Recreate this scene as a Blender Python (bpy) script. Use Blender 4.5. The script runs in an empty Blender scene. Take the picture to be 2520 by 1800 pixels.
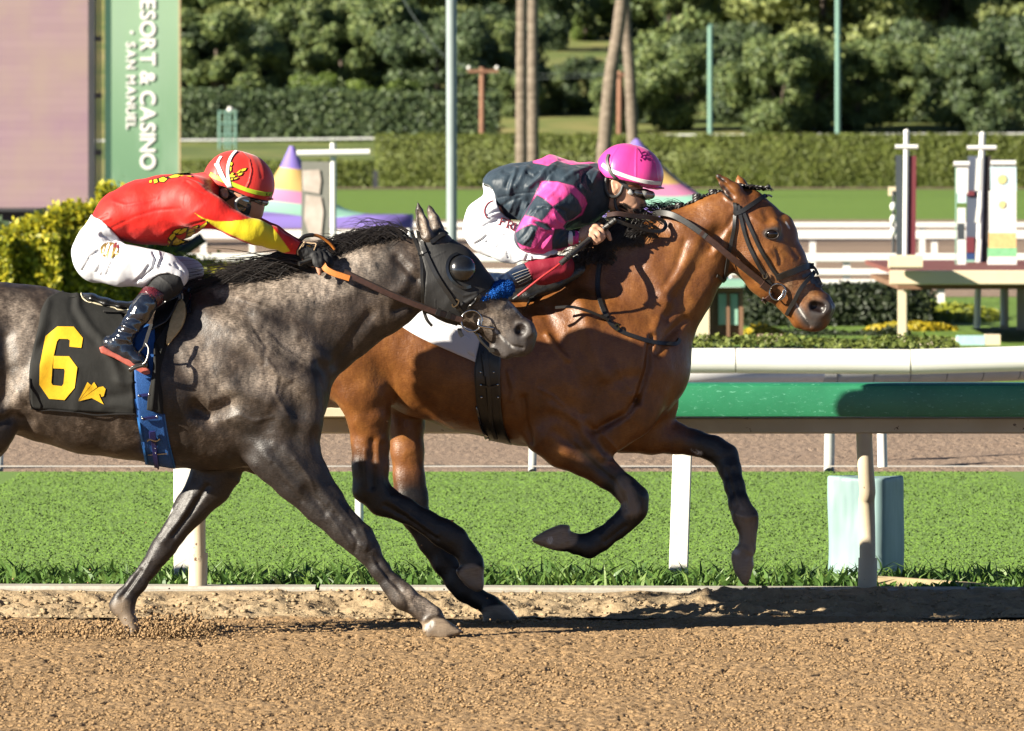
import bpy, bmesh, math, random
import numpy as np
from mathutils import Vector, Matrix
from mathutils.bvhtree import BVHTree
from mathutils.geometry import delaunay_2d_cdt
random.seed(7)
RNG = np.random.default_rng(11)
S = bpy.context.scene
COL = S.collection

# ------------------------------------------------------------ camera, sky, sun, exposure
FPX, CAMH, HOR, CX = 25065.0, 2.222, 330.0, 1260.0   # focal length in photo pixels, eye height, horizon row, centre column
cam_d = bpy.data.cameras.new('camera'); cam = bpy.data.objects.new('camera', cam_d); COL.objects.link(cam)
cam.location = (0, 0, CAMH); cam.rotation_euler = (math.radians(90), 0, 0)
cam_d.sensor_fit = 'HORIZONTAL'; cam_d.sensor_width = 36; cam_d.lens = FPX / 2520 * 36
cam_d.shift_y = -(900 - HOR) / 2520
cam_d.clip_start = 1; cam_d.clip_end = 4000
cam_d.dof.use_dof = True; cam_d.dof.focus_distance = 45.6; cam_d.dof.aperture_fstop = 14.5
S.camera = cam
SUN_TO = Vector((1.0, 0.57, -0.50)).normalized()      # direction the sunlight travels
sun_d = bpy.data.lights.new('sun', 'SUN'); sun = bpy.data.objects.new('sun', sun_d); COL.objects.link(sun)
sun_d.energy = 5.0; sun_d.angle = math.radians(0.5); sun_d.color = (1.0, 0.915, 0.77)
sun.rotation_euler = SUN_TO.to_track_quat('-Z', 'Y').to_euler()
SUN_EL = math.asin(-SUN_TO.z); SUN_AZ = math.atan2(-SUN_TO.x, -SUN_TO.y)
W = bpy.data.worlds.new('World'); S.world = W; W.use_nodes = True
wn = W.node_tree.nodes; bg = wn['Background']
sky = wn.new('ShaderNodeTexSky'); sky.sky_type = 'NISHITA'; sky.sun_disc = False
sky.sun_elevation = SUN_EL; sky.sun_rotation = SUN_AZ; sky.altitude = 100; sky.dust_density = 0.0; sky.air_density = 0.3
W.node_tree.links.new(sky.outputs[0], bg.inputs[0]); bg.inputs[1].default_value = 0.05
S.view_settings.view_transform = 'Standard'; S.view_settings.look = 'None'
S.view_settings.exposure = 2.05; S.view_settings.gamma = 1
S.render.engine = 'CYCLES'
S.cycles.use_denoising = True

# ------------------------------------------------------------ pixel <-> place helpers
def P(px, py, d):
    return Vector(((px - CX) / FPX * d, d, CAMH - (py - HOR) / FPX * d))
def topx(co):
    return CX + co[:, 0] / co[:, 1] * FPX, HOR + (CAMH - co[:, 2]) / co[:, 1] * FPX
CROP = {  # windows of the photograph used while measuring: x0, y0, scale
 's': (0, 0, 1), 'c1': (0, 300, .55419), 'c2': (800, 300, .55419), 'c3': (1600, 300, .5665), 'c4': (0, 1000, .43103),
 'c5': (800, 900, .49261), 'c6': (1600, 900, .49251), 'hd': (960, 480, .25857), 'bh': (1740, 400, .2648),
 'j1h': (480, 350, .21552), 'j2h': (1340, 340, .20931), 'j2b': (1120, 380, .23399), 'j1b': (160, 400, .24631),
 'sc': (60, 680, .29557), 'bc': (1120, 720, .26385), 'g1': (0, 1180, .25867), 'g2': (1000, 1180, .25857), 'gl': (660, 520, .12314)}
def X(c, p):
    a = CROP[c]; return (a[0] + p[0] * a[2], a[1] + p[1] * a[2])
def XS(c, pts): return [X(c, p) for p in pts]

# ------------------------------------------------------------ object helpers
def wl(o):
    v = Vector((0, 0, 0))
    while o is not None:
        v += o.location; o = o.parent
    return v
def tag(o, label=None, cat=None, group=None, kind=None):
    if label: o['label'] = label
    if cat: o['category'] = cat
    if group: o['group'] = group
    if kind: o['kind'] = kind
    return o
def empty(name, loc, label=None, cat=None, group=None, parent=None):
    o = bpy.data.objects.new(name, None); COL.objects.link(o); o.location = Vector(loc); o.empty_display_size = .1
    if parent is not None:
        o.parent = parent; o.location = Vector(loc) - wl(parent)
    return tag(o, label, cat, group)
def mk(name, V, Fc, mat, parent=None, origin=None, smooth=True):
    V = np.asarray(V, dtype=np.float64).reshape(-1, 3)
    off = wl(parent) if parent is not None else Vector(origin if origin is not None else (0, 0, 0))
    V = V - np.array(off)
    me = bpy.data.meshes.new(name)
    if isinstance(Fc, np.ndarray):
        n, k = Fc.shape
        me.vertices.add(len(V)); me.vertices.foreach_set('co', V.ravel().astype(np.float32))
        me.loops.add(n * k); me.loops.foreach_set('vertex_index', Fc.ravel().astype(np.int32))
        me.polygons.add(n); me.polygons.foreach_set('loop_start', np.arange(0, n * k, k, dtype=np.int32))
        me.update(calc_edges=True)
    else:
        me.from_pydata([tuple(v) for v in V], [], Fc)
    if smooth: me.polygons.foreach_set('use_smooth', np.ones(len(me.polygons), dtype=bool))
    for m in (mat if isinstance(mat, (list, tuple)) else [mat]): me.materials.append(m)
    o = bpy.data.objects.new(name, me); COL.objects.link(o)
    if parent is not None: o.parent = parent
    else: o.location = off
    return o
def fattr(o, name, arr):
    a = o.data.attributes.new(name, 'FLOAT', 'POINT'); a.data.foreach_set('value', np.asarray(arr, dtype=np.float32))
def copy_tree(o, loc=None, parent=None):
    c = o.copy(); COL.objects.link(c)
    if parent is not None: c.parent = parent
    for ch in list(o.children): copy_tree(ch, None, c)
    if loc is not None: c.location = Vector(loc)
    return c

# mesh collector: boxes, tubes, spheres and prisms into one mesh
class MB:
    def __init__(s): s.v = []; s.f = []
    def add(s, vs, fs):
        b = len(s.v); s.v += [tuple(v) for v in vs]; s.f += [tuple(i + b for i in f) for f in fs]; return s
    def box(s, a, b, bev=0.0):
        x0, y0, z0 = a; x1, y1, z1 = b
        if bev <= 0:
            return s.add([(x0,y0,z0),(x1,y0,z0),(x1,y1,z0),(x0,y1,z0),(x0,y0,z1),(x1,y0,z1),(x1,y1,z1),(x0,y1,z1)],
                         [(0,3,2,1),(4,5,6,7),(0,1,5,4),(1,2,6,5),(2,3,7,6),(3,0,4,7)])
        prof = [(y0+bev,z0),(y1-bev,z0),(y1,z0+bev),(y1,z1-bev),(y1-bev,z1),(y0+bev,z1),(y0,z1-bev),(y0,z0+bev)]
        return s.extrude_x(prof, x0, x1)
    def extrude_x(s, prof, x0, x1, n=1):
        k = len(prof); vs = []; fs = []
        for i in range(n + 1):
            x = x0 + (x1 - x0) * i / n
            vs += [(x, y, z) for y, z in prof]
        for i in range(n):
            for j in range(k):
                a = i*k+j; b = i*k+(j+1) % k
                fs.append((a, a + k, b + k, b))
        fs.append(tuple(range(k))); fs.append(tuple(reversed(range(n*k, n*k+k))))
        return s.add(vs, fs)
    def obox(s, M4, hx, hy, hz):
        c = [M4 @ Vector((sx*hx, sy*hy, sz*hz)) for sz in (-1,1) for sx, sy in ((-1,-1),(1,-1),(1,1),(-1,1))]
        return s.add(c, [(0,3,2,1),(4,5,6,7),(0,1,5,4),(1,2,6,5),(2,3,7,6),(3,0,4,7)])
    def tube(s, pts, r, n=10, cap=True):
        pts = [Vector(p) for p in pts]; R = r if isinstance(r, (list, tuple)) else [r]*len(pts)
        vs = []; fs = []; up = None
        for i, p in enumerate(pts):
            t = (pts[min(i+1, len(pts)-1)] - pts[max(i-1, 0)])
            t = t.normalized() if t.length > 1e-9 else Vector((0,0,1))
            if up is None: up = Vector((0,1,0)) if abs(t.y) < .9 else Vector((1,0,0))
            a = t.cross(up); a = a.normalized() if a.length > 1e-6 else Vector((1,0,0))
            b = a.cross(t).normalized(); up = b
            for j in range(n):
                an = 2*math.pi*j/n
                vs.append(p + (a*math.cos(an) + b*math.sin(an))*R[i])
        for i in range(len(pts)-1):
            for j in range(n):
                a0 = i*n+j; b0 = i*n+(j+1) % n
                fs.append((a0, b0, b0+n, a0+n))
        if cap:
            fs.append(tuple(reversed(range(n)))); fs.append(tuple(range((len(pts)-1)*n, len(pts)*n)))
        return s.add(vs, fs)
    def ball(s, c, r, nu=12, nv=8, sc=(1,1,1)):
        c = Vector(c); vs = []; fs = []
        for i in range(nv+1):
            th = math.pi*i/nv
            for j in range(nu):
                ph = 2*math.pi*j/nu
                vs.append(c + Vector((sc[0]*math.sin(th)*math.cos(ph), sc[1]*math.sin(th)*math.sin(ph), sc[2]*math.cos(th)))*r)
        for i in range(nv):
            for j in range(nu):
                fs.append((i*nu+j, (i+1)*nu+j, (i+1)*nu+(j+1) % nu, i*nu+(j+1) % nu))
        return s.add(vs, fs)
    def build(s, name, mat, parent=None, origin=None, smooth=False):
        o = mk(name, s.v, s.f, mat, parent, origin, smooth)
        if smooth and len(s.f) < 6000: o.data.set_sharp_from_angle(angle=math.radians(62))
        return o
def sharp(o, ang=35):
    me = o.data
    me.polygons.foreach_set('use_smooth', np.ones(len(me.polygons), dtype=bool))
    me.set_sharp_from_angle(angle=math.radians(ang)); return o

# ------------------------------------------------------------ materials
def K(c):
    return tuple(x*.60 for x in c[:3])+tuple(c[3:])
class NT:
    def __init__(s, name):
        s.m = bpy.data.materials.new(name); s.m.use_nodes = True; s.t = s.m.node_tree
        s.b = s.t.nodes['Principled BSDF']; s.tc = None
    def n(s, typ, **kw):
        x = s.t.nodes.new(typ)
        for k, v in kw.items(): setattr(x, k, v)
        return x
    def l(s, a, b): s.t.links.new(a, b)
    def co(s):
        if s.tc is None: s.tc = s.n('ShaderNodeTexCoord')
        return s.tc.outputs['Object']
    def noise(s, scale, detail=3, rough=.55, stretch=None, rot=None):
        x = s.n('ShaderNodeTexNoise'); x.inputs['Scale'].default_value = scale; x.inputs['Detail'].default_value = detail
        x.inputs['Roughness'].default_value = rough
        src = s.co()
        if stretch or rot:
            mp = s.n('ShaderNodeMapping')
            if stretch: mp.inputs['Scale'].default_value = stretch
            if rot: mp.inputs['Rotation'].default_value = rot
            s.l(src, mp.inputs[0]); src = mp.outputs[0]
        s.l(src, x.inputs['Vector']); return x.outputs['Fac']
    def ramp(s, fac, stops):
        r = s.n('ShaderNodeValToRGB'); e = r.color_ramp.elements
        while len(e) < len(stops): e.new(.5)
        for i, (p, c) in enumerate(stops):
            e[i].position = p; e[i].color = ((K(c) if len(c) == 4 else K(c) + (1,)) if not isinstance(c, (int, float)) else (c, c, c, 1))
        s.l(fac, r.inputs[0]); return r.outputs[0]
    def mix(s, fac, a, b, mode='MIX'):
        x = s.n('ShaderNodeMix', data_type='RGBA', blend_type=mode)
        for v, i in ((fac, 0), (a, 6), (b, 7)):
            if isinstance(v, (int, float)): x.inputs[i].default_value = v if i == 0 else (v, v, v, 1)
            elif isinstance(v, (tuple, list)): x.inputs[i].default_value = K(v) + (1,) if len(v) == 3 else v
            else: s.l(v, x.inputs[i])
        return x.outputs[2]
    def attr(s, name):
        a = s.n('ShaderNodeAttribute'); a.attribute_name = name; return a.outputs['Fac']
    def math(s, op, a, b=None):
        x = s.n('ShaderNodeMath', operation=op)
        for v, i in ((a, 0), (b, 1)):
            if v is None: continue
            if isinstance(v, (int, float)): x.inputs[i].default_value = v
            else: s.l(v, x.inputs[i])
        return x.outputs[0]
    def step(s, v, e0, e1):
        x = s.n('ShaderNodeMapRange'); x.clamp = True
        x.inputs[1].default_value = e0; x.inputs[2].default_value = e1
        s.l(v, x.inputs[0]); return x.outputs[0]
    def bump(s, h, strength=.3, dist=.01, prev=None):
        b = s.n('ShaderNodeBump'); b.inputs['Strength'].default_value = strength; b.inputs['Distance'].default_value = dist
        s.l(h, b.inputs['Height'])
        if prev is not None: s.l(prev, b.inputs['Normal'])
        return b.outputs[0]
    def out(s, col=None, rough=.6, normal=None, spec=.5, metal=0, sheen=0, coat=0, emit=None):
        if col is not None:
            if isinstance(col, (tuple, list)): s.b.inputs['Base Color'].default_value = K(tuple(col)[:3]) + (1,)
            else: s.l(col, s.b.inputs['Base Color'])
        if isinstance(rough, (int, float)): s.b.inputs['Roughness'].default_value = rough
        else: s.l(rough, s.b.inputs['Roughness'])
        s.b.inputs['Specular IOR Level'].default_value = spec; s.b.inputs['Metallic'].default_value = metal
        if sheen: s.b.inputs['Sheen Weight'].default_value = sheen; s.b.inputs['Sheen Roughness'].default_value = .4
        if coat: s.b.inputs['Coat Weight'].default_value = coat; s.b.inputs['Coat Roughness'].default_value = .08
        if normal is not None: s.l(normal, s.b.inputs['Normal'])
        return s.m
def mat(name, col, rough=.6, var=.15, nscale=20, bump=.15, bscale=None, bdist=.004, spec=.4, metal=0, sheen=0, coat=0):
    t = NT(name); f = t.noise(nscale, 4)
    c = t.ramp(f, [(.3, tuple(x*(1-var) for x in col)), (.7, tuple(min(1, x*(1+var)) for x in col))])
    nb = t.bump(t.noise(bscale or nscale*3, 3), bump, bdist) if bump else None
    return t.out(c, rough, nb, spec, metal, sheen, coat)

# ------------------------------------------------------------ implicit modelling: tapered tubes of elliptical section, smoothly joined
def smin(a, b, k):
    h = np.clip(k - np.abs(a - b), 0, None) / k
    return np.minimum(a, b) - h*h*k*.25
def poly_sdf(pts, px, py):
    d = np.full(px.shape, 1e18); inside = np.zeros(px.shape, dtype=bool); n = len(pts)
    for i in range(n):
        ax, ay = pts[i]; bx, by = pts[(i+1) % n]
        ex, ey = bx-ax, by-ay; wx, wy = px-ax, py-ay
        t = np.clip((wx*ex+wy*ey)/(ex*ex+ey*ey+1e-12), 0, 1)
        d = np.minimum(d, (wx-ex*t)**2+(wy-ey*t)**2)
        c = (ay > py) != (by > py)
        xi = ax+(py-ay)*ex/(ey if abs(ey) > 1e-12 else 1e-12)
        inside ^= c & (px < xi)
    return np.sqrt(d)*np.where(inside, -1, 1)
def line_dist(pts, px, py):
    d = np.full(px.shape, 1e18)
    for (ax, ay), (bx, by) in zip(pts[:-1], pts[1:]):
        ex, ey = bx-ax, by-ay
        t = np.clip(((px-ax)*ex+(py-ay)*ey)/(ex*ex+ey*ey+1e-12), 0, 1)
        d = np.minimum(d, (px-ax-ex*t)**2+(py-ay-ey*t)**2)
    return np.sqrt(d)
class Vol:
    def __init__(s, D, box, dep, h):
        s.D = D; s.h = h; s.m = D/FPX
        a = P(box[0], box[3], D); b = P(box[2], box[1], D)
        s.o = np.array([a.x, D+dep[0], a.z]); s.n = np.maximum(8, np.ceil((np.array([b.x, D+dep[1], b.z])-s.o)/h).astype(int)+1)
        s.F = np.full(tuple(s.n), .5, dtype=np.float32)
        s.ax = [s.o[i]+np.arange(s.n[i])*h for i in range(3)]
    def block(s, lo, hi):
        i0 = np.clip(np.floor((lo-s.o)/s.h).astype(int), 0, s.n-1); i1 = np.clip(np.ceil((hi-s.o)/s.h).astype(int)+1, 1, s.n)
        return None if np.any(i1 <= i0) else (tuple(slice(a, b) for a, b in zip(i0, i1)), [s.ax[i][i0[i]:i1[i]] for i in range(3)])
    def chain(s, pts, c, off=0.0):
        out = []; a = CROP[c]
        for p in pts:
            x, y = X(c, p); dy = p[4] if len(p) > 4 else 0.0
            r = p[2]*a[2]*s.m; w = p[3] if len(p) > 3 and p[3] else r
            q = P(x, y, s.D+dy); out.append((q.x, q.z, max(r+off, 1e-3), max(w+off, 1e-3), s.D+dy))
        if len(out) == 1: out = out*2
        return np.array(out)
    def tube_d(s, T, X_, Y_, Z_, kin):
        d = None
        for p, q in zip(T[:-1], T[1:]):
            ex, ez = q[0]-p[0], q[1]-p[1]
            t = np.clip(((X_-p[0])*ex+(Z_-p[1])*ez)/(ex*ex+ez*ez+1e-12), 0, 1)
            r = p[2]+(q[2]-p[2])*t; w = p[3]+(q[3]-p[3])*t; yc = p[4]+(q[4]-p[4])*t
            dx2 = (X_-p[0]-ex*t)**2+(Z_-p[1]-ez*t)**2
            dy2 = (Y_-yc)**2
            k0 = np.sqrt(dx2/r**2+dy2/w**2); k1 = np.sqrt(dx2/r**4+dy2/w**4)+1e-9
            e = np.where(k0 < 1e-4, -np.minimum(r, w), k0*(k0-1)/k1)
            d = e if d is None else smin(d, e, kin)
        return d
    def tube(s, pts, c='s', k=.03, off=0.0, sub=False):
        T = s.chain(pts, c, off); mg = k+.02+3*s.h
        lo = np.array([(T[:,0]-T[:,2]).min(), (T[:,4]-T[:,3]).min(), (T[:,1]-T[:,2]).min()])-mg
        hi = np.array([(T[:,0]+T[:,2]).max(), (T[:,4]+T[:,3]).max(), (T[:,1]+T[:,2]).max()])+mg
        B = s.block(lo, hi)
        if B is None: return s
        sl, ax = B; X_ = ax[0][:,None,None]; Y_ = ax[1][None,:,None]; Z_ = ax[2][None,None,:]
        d = s.tube_d(T, X_, Y_, Z_, min(.02, k+1e-4))
        s.F[sl] = -smin(-s.F[sl], d, max(k, 1e-4)) if sub else smin(s.F[sl], d, max(k, 1e-4))
        return s
    def prism(s, pts, c, dy, hw, k=.015, rnd=.012):
        q = [P(*X(c, p), s.D+dy) for p in pts]; q2 = [(v.x, v.z) for v in q]
        xs = [v[0] for v in q2]; zs = [v[1] for v in q2]
        B = s.block(np.array([min(xs), s.D+dy-hw, min(zs)])-.04, np.array([max(xs), s.D+dy+hw, max(zs)])+.04)
        if B is None: return s
        sl, ax = B; g = np.meshgrid(ax[0], ax[2], indexing='ij')
        d2 = poly_sdf(q2, g[0], g[1])[:,None,:]; dz = (np.abs(ax[1]-s.D-dy)-hw)[None,:,None]
        d = -smin(-(d2+0*dz), -(dz+0*d2), rnd)
        s.F[sl] = smin(s.F[sl], d, k); return s
    def add(s, prims, off=0.0):
        for p in prims:
            if p[0] == 'p': s.prism(*p[1:])
            elif p[0] == 'c': s.tube(p[1], p[2], p[3], off, True)
            else: s.tube(p[0], p[1], p[2], off)
        return s
    def clip(s, pts, c):      # keep what lies inside an outline
        q2 = [(v.x, v.z) for v in (P(*X(c, p), s.D) for p in pts)]
        g = np.meshgrid(s.ax[0], s.ax[2], indexing='ij')
        s.F = np.maximum(s.F, poly_sdf(q2, g[0], g[1])[:,None,:].astype(np.float32)); return s
    def cut(s, pts, c):
        q2 = [(v.x, v.z) for v in (P(*X(c, p), s.D) for p in pts)]
        g = np.meshgrid(s.ax[0], s.ax[2], indexing='ij')
        s.F = np.maximum(s.F, -poly_sdf(q2, g[0], g[1])[:,None,:].astype(np.float32)); return s
    def surface(s):
        F = s.F.copy()
        for ax_ in range(3):
            for e in (0, -1):
                sl = [slice(None)]*3; sl[ax_] = e; F[tuple(sl)] = np.maximum(F[tuple(sl)], 1e-3)
        I = F < 0; cnt = np.zeros(tuple(np.array(F.shape)-1), dtype=np.int8)
        cs = [(i, j, k) for i in (0,1) for j in (0,1) for k in (0,1)]
        for i, j, k in cs: cnt += I[i:F.shape[0]-1+i, j:F.shape[1]-1+j, k:F.shape[2]-1+k]
        idx = np.argwhere((cnt > 0) & (cnt < 8)); ident = np.full(cnt.shape, -1, dtype=np.int32)
        ident[tuple(idx.T)] = np.arange(len(idx))
        vals = {c: F[idx[:,0]+c[0], idx[:,1]+c[1], idx[:,2]+c[2]] for c in cs}
        pos = np.zeros((len(idx), 3)); num = np.zeros(len(idx))
        for c in cs:
            for a in range(3):
                if c[a] == 0:
                    e = list(c); e[a] = 1; e = tuple(e); v0, v1 = vals[c], vals[e]
                    m = (v0 < 0) != (v1 < 0); t = np.where(m, v0/np.where(m, v0-v1, 1), 0)
                    q = np.tile(np.array(c, float), (len(idx), 1)); q[:,a] += t
                    pos += q*m[:,None]; num += m
        V = (idx+pos/num[:,None])*s.h+s.o
        Q = []
        for a in range(3):
            sl0 = [slice(1, -1)]*3; sl1 = [slice(1, -1)]*3; sl0[a] = slice(0, -1); sl1[a] = slice(1, None)
            A = I[tuple(sl0)]; Bm = I[tuple(sl1)]
            e = np.argwhere(A != Bm); flip = A[tuple(e.T)]
            o = np.ones(3, int); o[a] = 0; e = e+o
            b, c = (a+1) % 3, (a+2) % 3; ub = np.zeros(3, int); ub[b] = 1; uc = np.zeros(3, int); uc[c] = 1
            q = np.stack([ident[tuple(x.T)] for x in (e-ub-uc, e-uc, e, e-ub)], 1)
            q[~flip] = q[~flip][:, ::-1]; Q.append(q)
        return V, np.concatenate(Q)
def nbr_smooth(V, Q, it=2, lam=.5):
    E = np.concatenate([Q[:, [0,1]], Q[:, [1,2]], Q[:, [2,3]], Q[:, [3,0]]]); E = np.concatenate([E, E[:, ::-1]])
    deg = np.bincount(E[:,0], minlength=len(V))[:,None]+1e-9
    for _ in range(it):
        A = np.stack([np.bincount(E[:,0], weights=V[E[:,1], i], minlength=len(V)) for i in range(3)], 1)/deg
        V = V+(A-V)*lam
    return V
def normals(V, Q):
    n = np.cross(V[Q[:,2]]-V[Q[:,0]], V[Q[:,3]]-V[Q[:,1]]); N = np.zeros_like(V)
    for i in range(4):
        for a in range(3): N[:,a] += np.bincount(Q[:,i], weights=n[:,a], minlength=len(V))
    return N/(np.linalg.norm(N, axis=1)[:,None]+1e-12)
def hash3(i, j, k, seed):
    n = (i*73856093 ^ j*19349663 ^ k*83492791 ^ seed*2654435) & 0x7fffffff
    n = (n*1103515245+12345) & 0x7fffffff; n ^= n >> 13; n = (n*1274126177) & 0x7fffffff
    return (n & 0xffff)/65535.0
def vnoise(p, seed=0):
    p = np.asarray(p, float); f = np.floor(p).astype(np.int64); t = p-f; t = t*t*(3-2*t); out = 0
    for i in (0,1):
        for j in (0,1):
            for k in (0,1):
                w = (t[:,0] if i else 1-t[:,0])*(t[:,1] if j else 1-t[:,1])*(t[:,2] if k else 1-t[:,2])
                out = out+w*hash3(f[:,0]+i, f[:,1]+j, f[:,2]+k, seed)
    return out*2-1
# grooves (negative) and ridges (positive) drawn along lines on the near side
def sculpt(V, Q, lines, rough=((.09, .002),), seed=3, both=False):
    N = normals(V, Q); px, py = topx(V); wgt = np.clip(-N[:,1]*1.3, 0, 1) if not both else np.clip(np.abs(N[:,1])*1.3, 0, 1)
    disp = np.zeros(len(V))
    for c, pts, sig, amp in lines:
        q = XS(c, pts); sg = sig*CROP[c][2]; xs = [a[0] for a in q]; ys = [a[1] for a in q]
        m = (px > min(xs)-3*sg) & (px < max(xs)+3*sg) & (py > min(ys)-3*sg) & (py < max(ys)+3*sg)
        if m.any(): disp[m] += amp*np.exp(-(line_dist(q, px[m], py[m])/sg)**2)
    disp *= wgt
    for sc_, am in rough: disp += am*vnoise(V/sc_+50, seed)
    return V+N*disp[:,None]
def paint(V, strokes, D):
    """strokes: crop, points, radius, softness, side (-1 near, 1 far, 0 both) -> 0..1 per vertex"""
    px, py = topx(V); out = np.zeros(len(V))
    for c, pts, rad, soft, side in strokes:
        s_ = CROP[c][2]; d = line_dist(XS(c, pts), px, py) if len(pts) > 1 else np.hypot(px-X(c, pts[0])[0], py-X(c, pts[0])[1])
        v = np.clip((rad*s_-d)/(soft*s_)+.5, 0, 1)
        if side: v = v*((V[:,1]-D)*side > -.02)
        out = np.maximum(out, v)
    return out

# ------------------------------------------------------------ straps, patches and flat marks laid on a surface
def spline(pts, n=8):
    pts = [np.array(p, float) for p in pts]
    if len(pts) < 3: 
        return [tuple(pts[0]+(pts[1]-pts[0])*i/n) for i in range(n+1)]
    q = [2*pts[0]-pts[1]]+pts+[2*pts[-1]-pts[-2]]; out = []
    for i in range(1, len(q)-2):
        p0, p1, p2, p3 = q[i-1:i+3]
        for j in range(n):
            t = j/n
            out.append(tuple(.5*((2*p1)+(-p0+p2)*t+(2*p0-5*p1+4*p2-p3)*t*t+(-p0+3*p1-3*p2+p3)*t**3)))
    out.append(tuple(pts[-1])); return out
def bvh_of(o):
    off = wl(o); me = o.data; return BVHTree.FromPolygons([v.co+off for v in me.vertices], [tuple(p.vertices) for p in me.polygons])
EYE = Vector((0, 0, CAMH))
def hit(bvhs, px, py, D):
    tgt = P(px, py, D); d = (tgt-EYE).normalized(); best = None
    for b in bvhs:
        r = b.ray_cast(EYE, d)
        if r[0] is not None and (best is None or r[3] < best[2]):
            n = r[1]; n = n if n.dot(d) < 0 else -n
            best = (r[0], n, r[3])
    return best
def band(name, pts, nrm, width, thick, m, parent, closed=False, smooth=True):
    """a flat strap swept along 3-D points; nrm = the side that faces out"""
    n = len(pts); vs = []; fs = []
    for i in range(n):
        p = Vector(pts[i]); t = Vector(pts[(i+1) % n if closed else min(i+1, n-1)])-Vector(pts[(i-1) % n if closed else max(i-1, 0)])
        t = t.normalized() if t.length > 1e-9 else Vector((1,0,0))
        nn = Vector(nrm[i] if isinstance(nrm, list) else nrm); nn = (nn-t*nn.dot(t)); nn = nn.normalized() if nn.length > 1e-6 else Vector((0,-1,0))
        b = t.cross(nn).normalized(); w = (width[i] if isinstance(width, list) else width)/2; h = thick/2
        vs += [p-b*w-nn*h, p-b*w*.86+nn*h, p+b*w*.86+nn*h, p+b*w-nn*h]
    for i in range(n if closed else n-1):
        a = 4*i; c = 4*((i+1) % n)
        for j in range(4): fs.append((a+j, a+(j+1) % 4, c+(j+1) % 4, c+j))
    if not closed: fs += [(3,2,1,0), (4*n-4, 4*n-3, 4*n-2, 4*n-1)]
    if parent is None: 
        o = mk(name, vs, fs, m, None, tuple(Vector(pts[n//2])), smooth)
    else: o = mk(name, vs, fs, m, parent, None, smooth)
    me = o.data; me.set_sharp_from_angle(angle=math.radians(50)); return o
def strap(name, c, pts, w, m, parent, bvhs, D, off=.004, thick=.004, n=6, dy=None):
    px = spline(XS(c, pts), n); L = []; N = []; last = None
    for x, y in px:
        h = hit(bvhs, x, y, D)
        if h is None:
            q = P(x, y, last[1] if last else D); L.append(q); N.append(last[0] if last else Vector((0,-1,0)))
        else:
            last = (h[1], h[0].y); L.append(h[0]+h[1]*off); N.append(h[1])
    Ns = [sum((N[j] for j in range(max(0, i-2), min(len(N), i+3))), Vector()).normalized() for i in range(len(N))]
    for _ in range(2): L = [L[0]]+[(L[i-1]+L[i]*2+L[i+1])/4 for i in range(1, len(L)-1)]+[L[-1]]
    return band(name, L, Ns, w*CROP[c][2]*D/FPX, thick, m, parent)
def free_band(name, c, pts, w, m, parent, D, thick=.004, n=6, nrm=(0,-1,0)):
    q = spline([X(c, p)+(p[2],) for p in pts], n)
    return band(name, [P(a, b, D+d) for a, b, d in q], Vector(nrm), w*CROP[c][2]*D/FPX, thick, m, parent)
def decal(name, c, pts, m, parent, bvhs, D, off=.003, step=5.0):
    q = XS(c, pts); xs = [a for a, b in q]; ys = [b for a, b in q]; st = step
    edge = []
    for (ax, ay), (bx, by) in zip(q, q[1:]+q[:1]):
        k = max(1, int(math.hypot(bx-ax, by-ay)/st))
        edge += [(ax+(bx-ax)*i/k, ay+(by-ay)*i/k) for i in range(k)]
    gx, gy = np.meshgrid(np.arange(min(xs), max(xs), st), np.arange(min(ys), max(ys), st))
    g = np.stack([gx.ravel(), gy.ravel()], 1); d = poly_sdf(q, g[:,0], g[:,1]); g = g[d < -st*.45]
    allp = [Vector(e) for e in edge]+[Vector((a, b)) for a, b in g]
    r = delaunay_2d_cdt(allp, [], [list(range(len(edge)))], 1, 1e-5)
    V = []; last = D-.1
    for v in r[0]:
        h = hit(bvhs, v.x, v.y, D)
        if h is None: V.append(P(v.x, v.y, last))
        else: last = h[0].y; V.append(h[0]-(h[0]-EYE).normalized()*off)
    return mk(name, V, [tuple(reversed(f)) for f in r[2]], m, parent)
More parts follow.
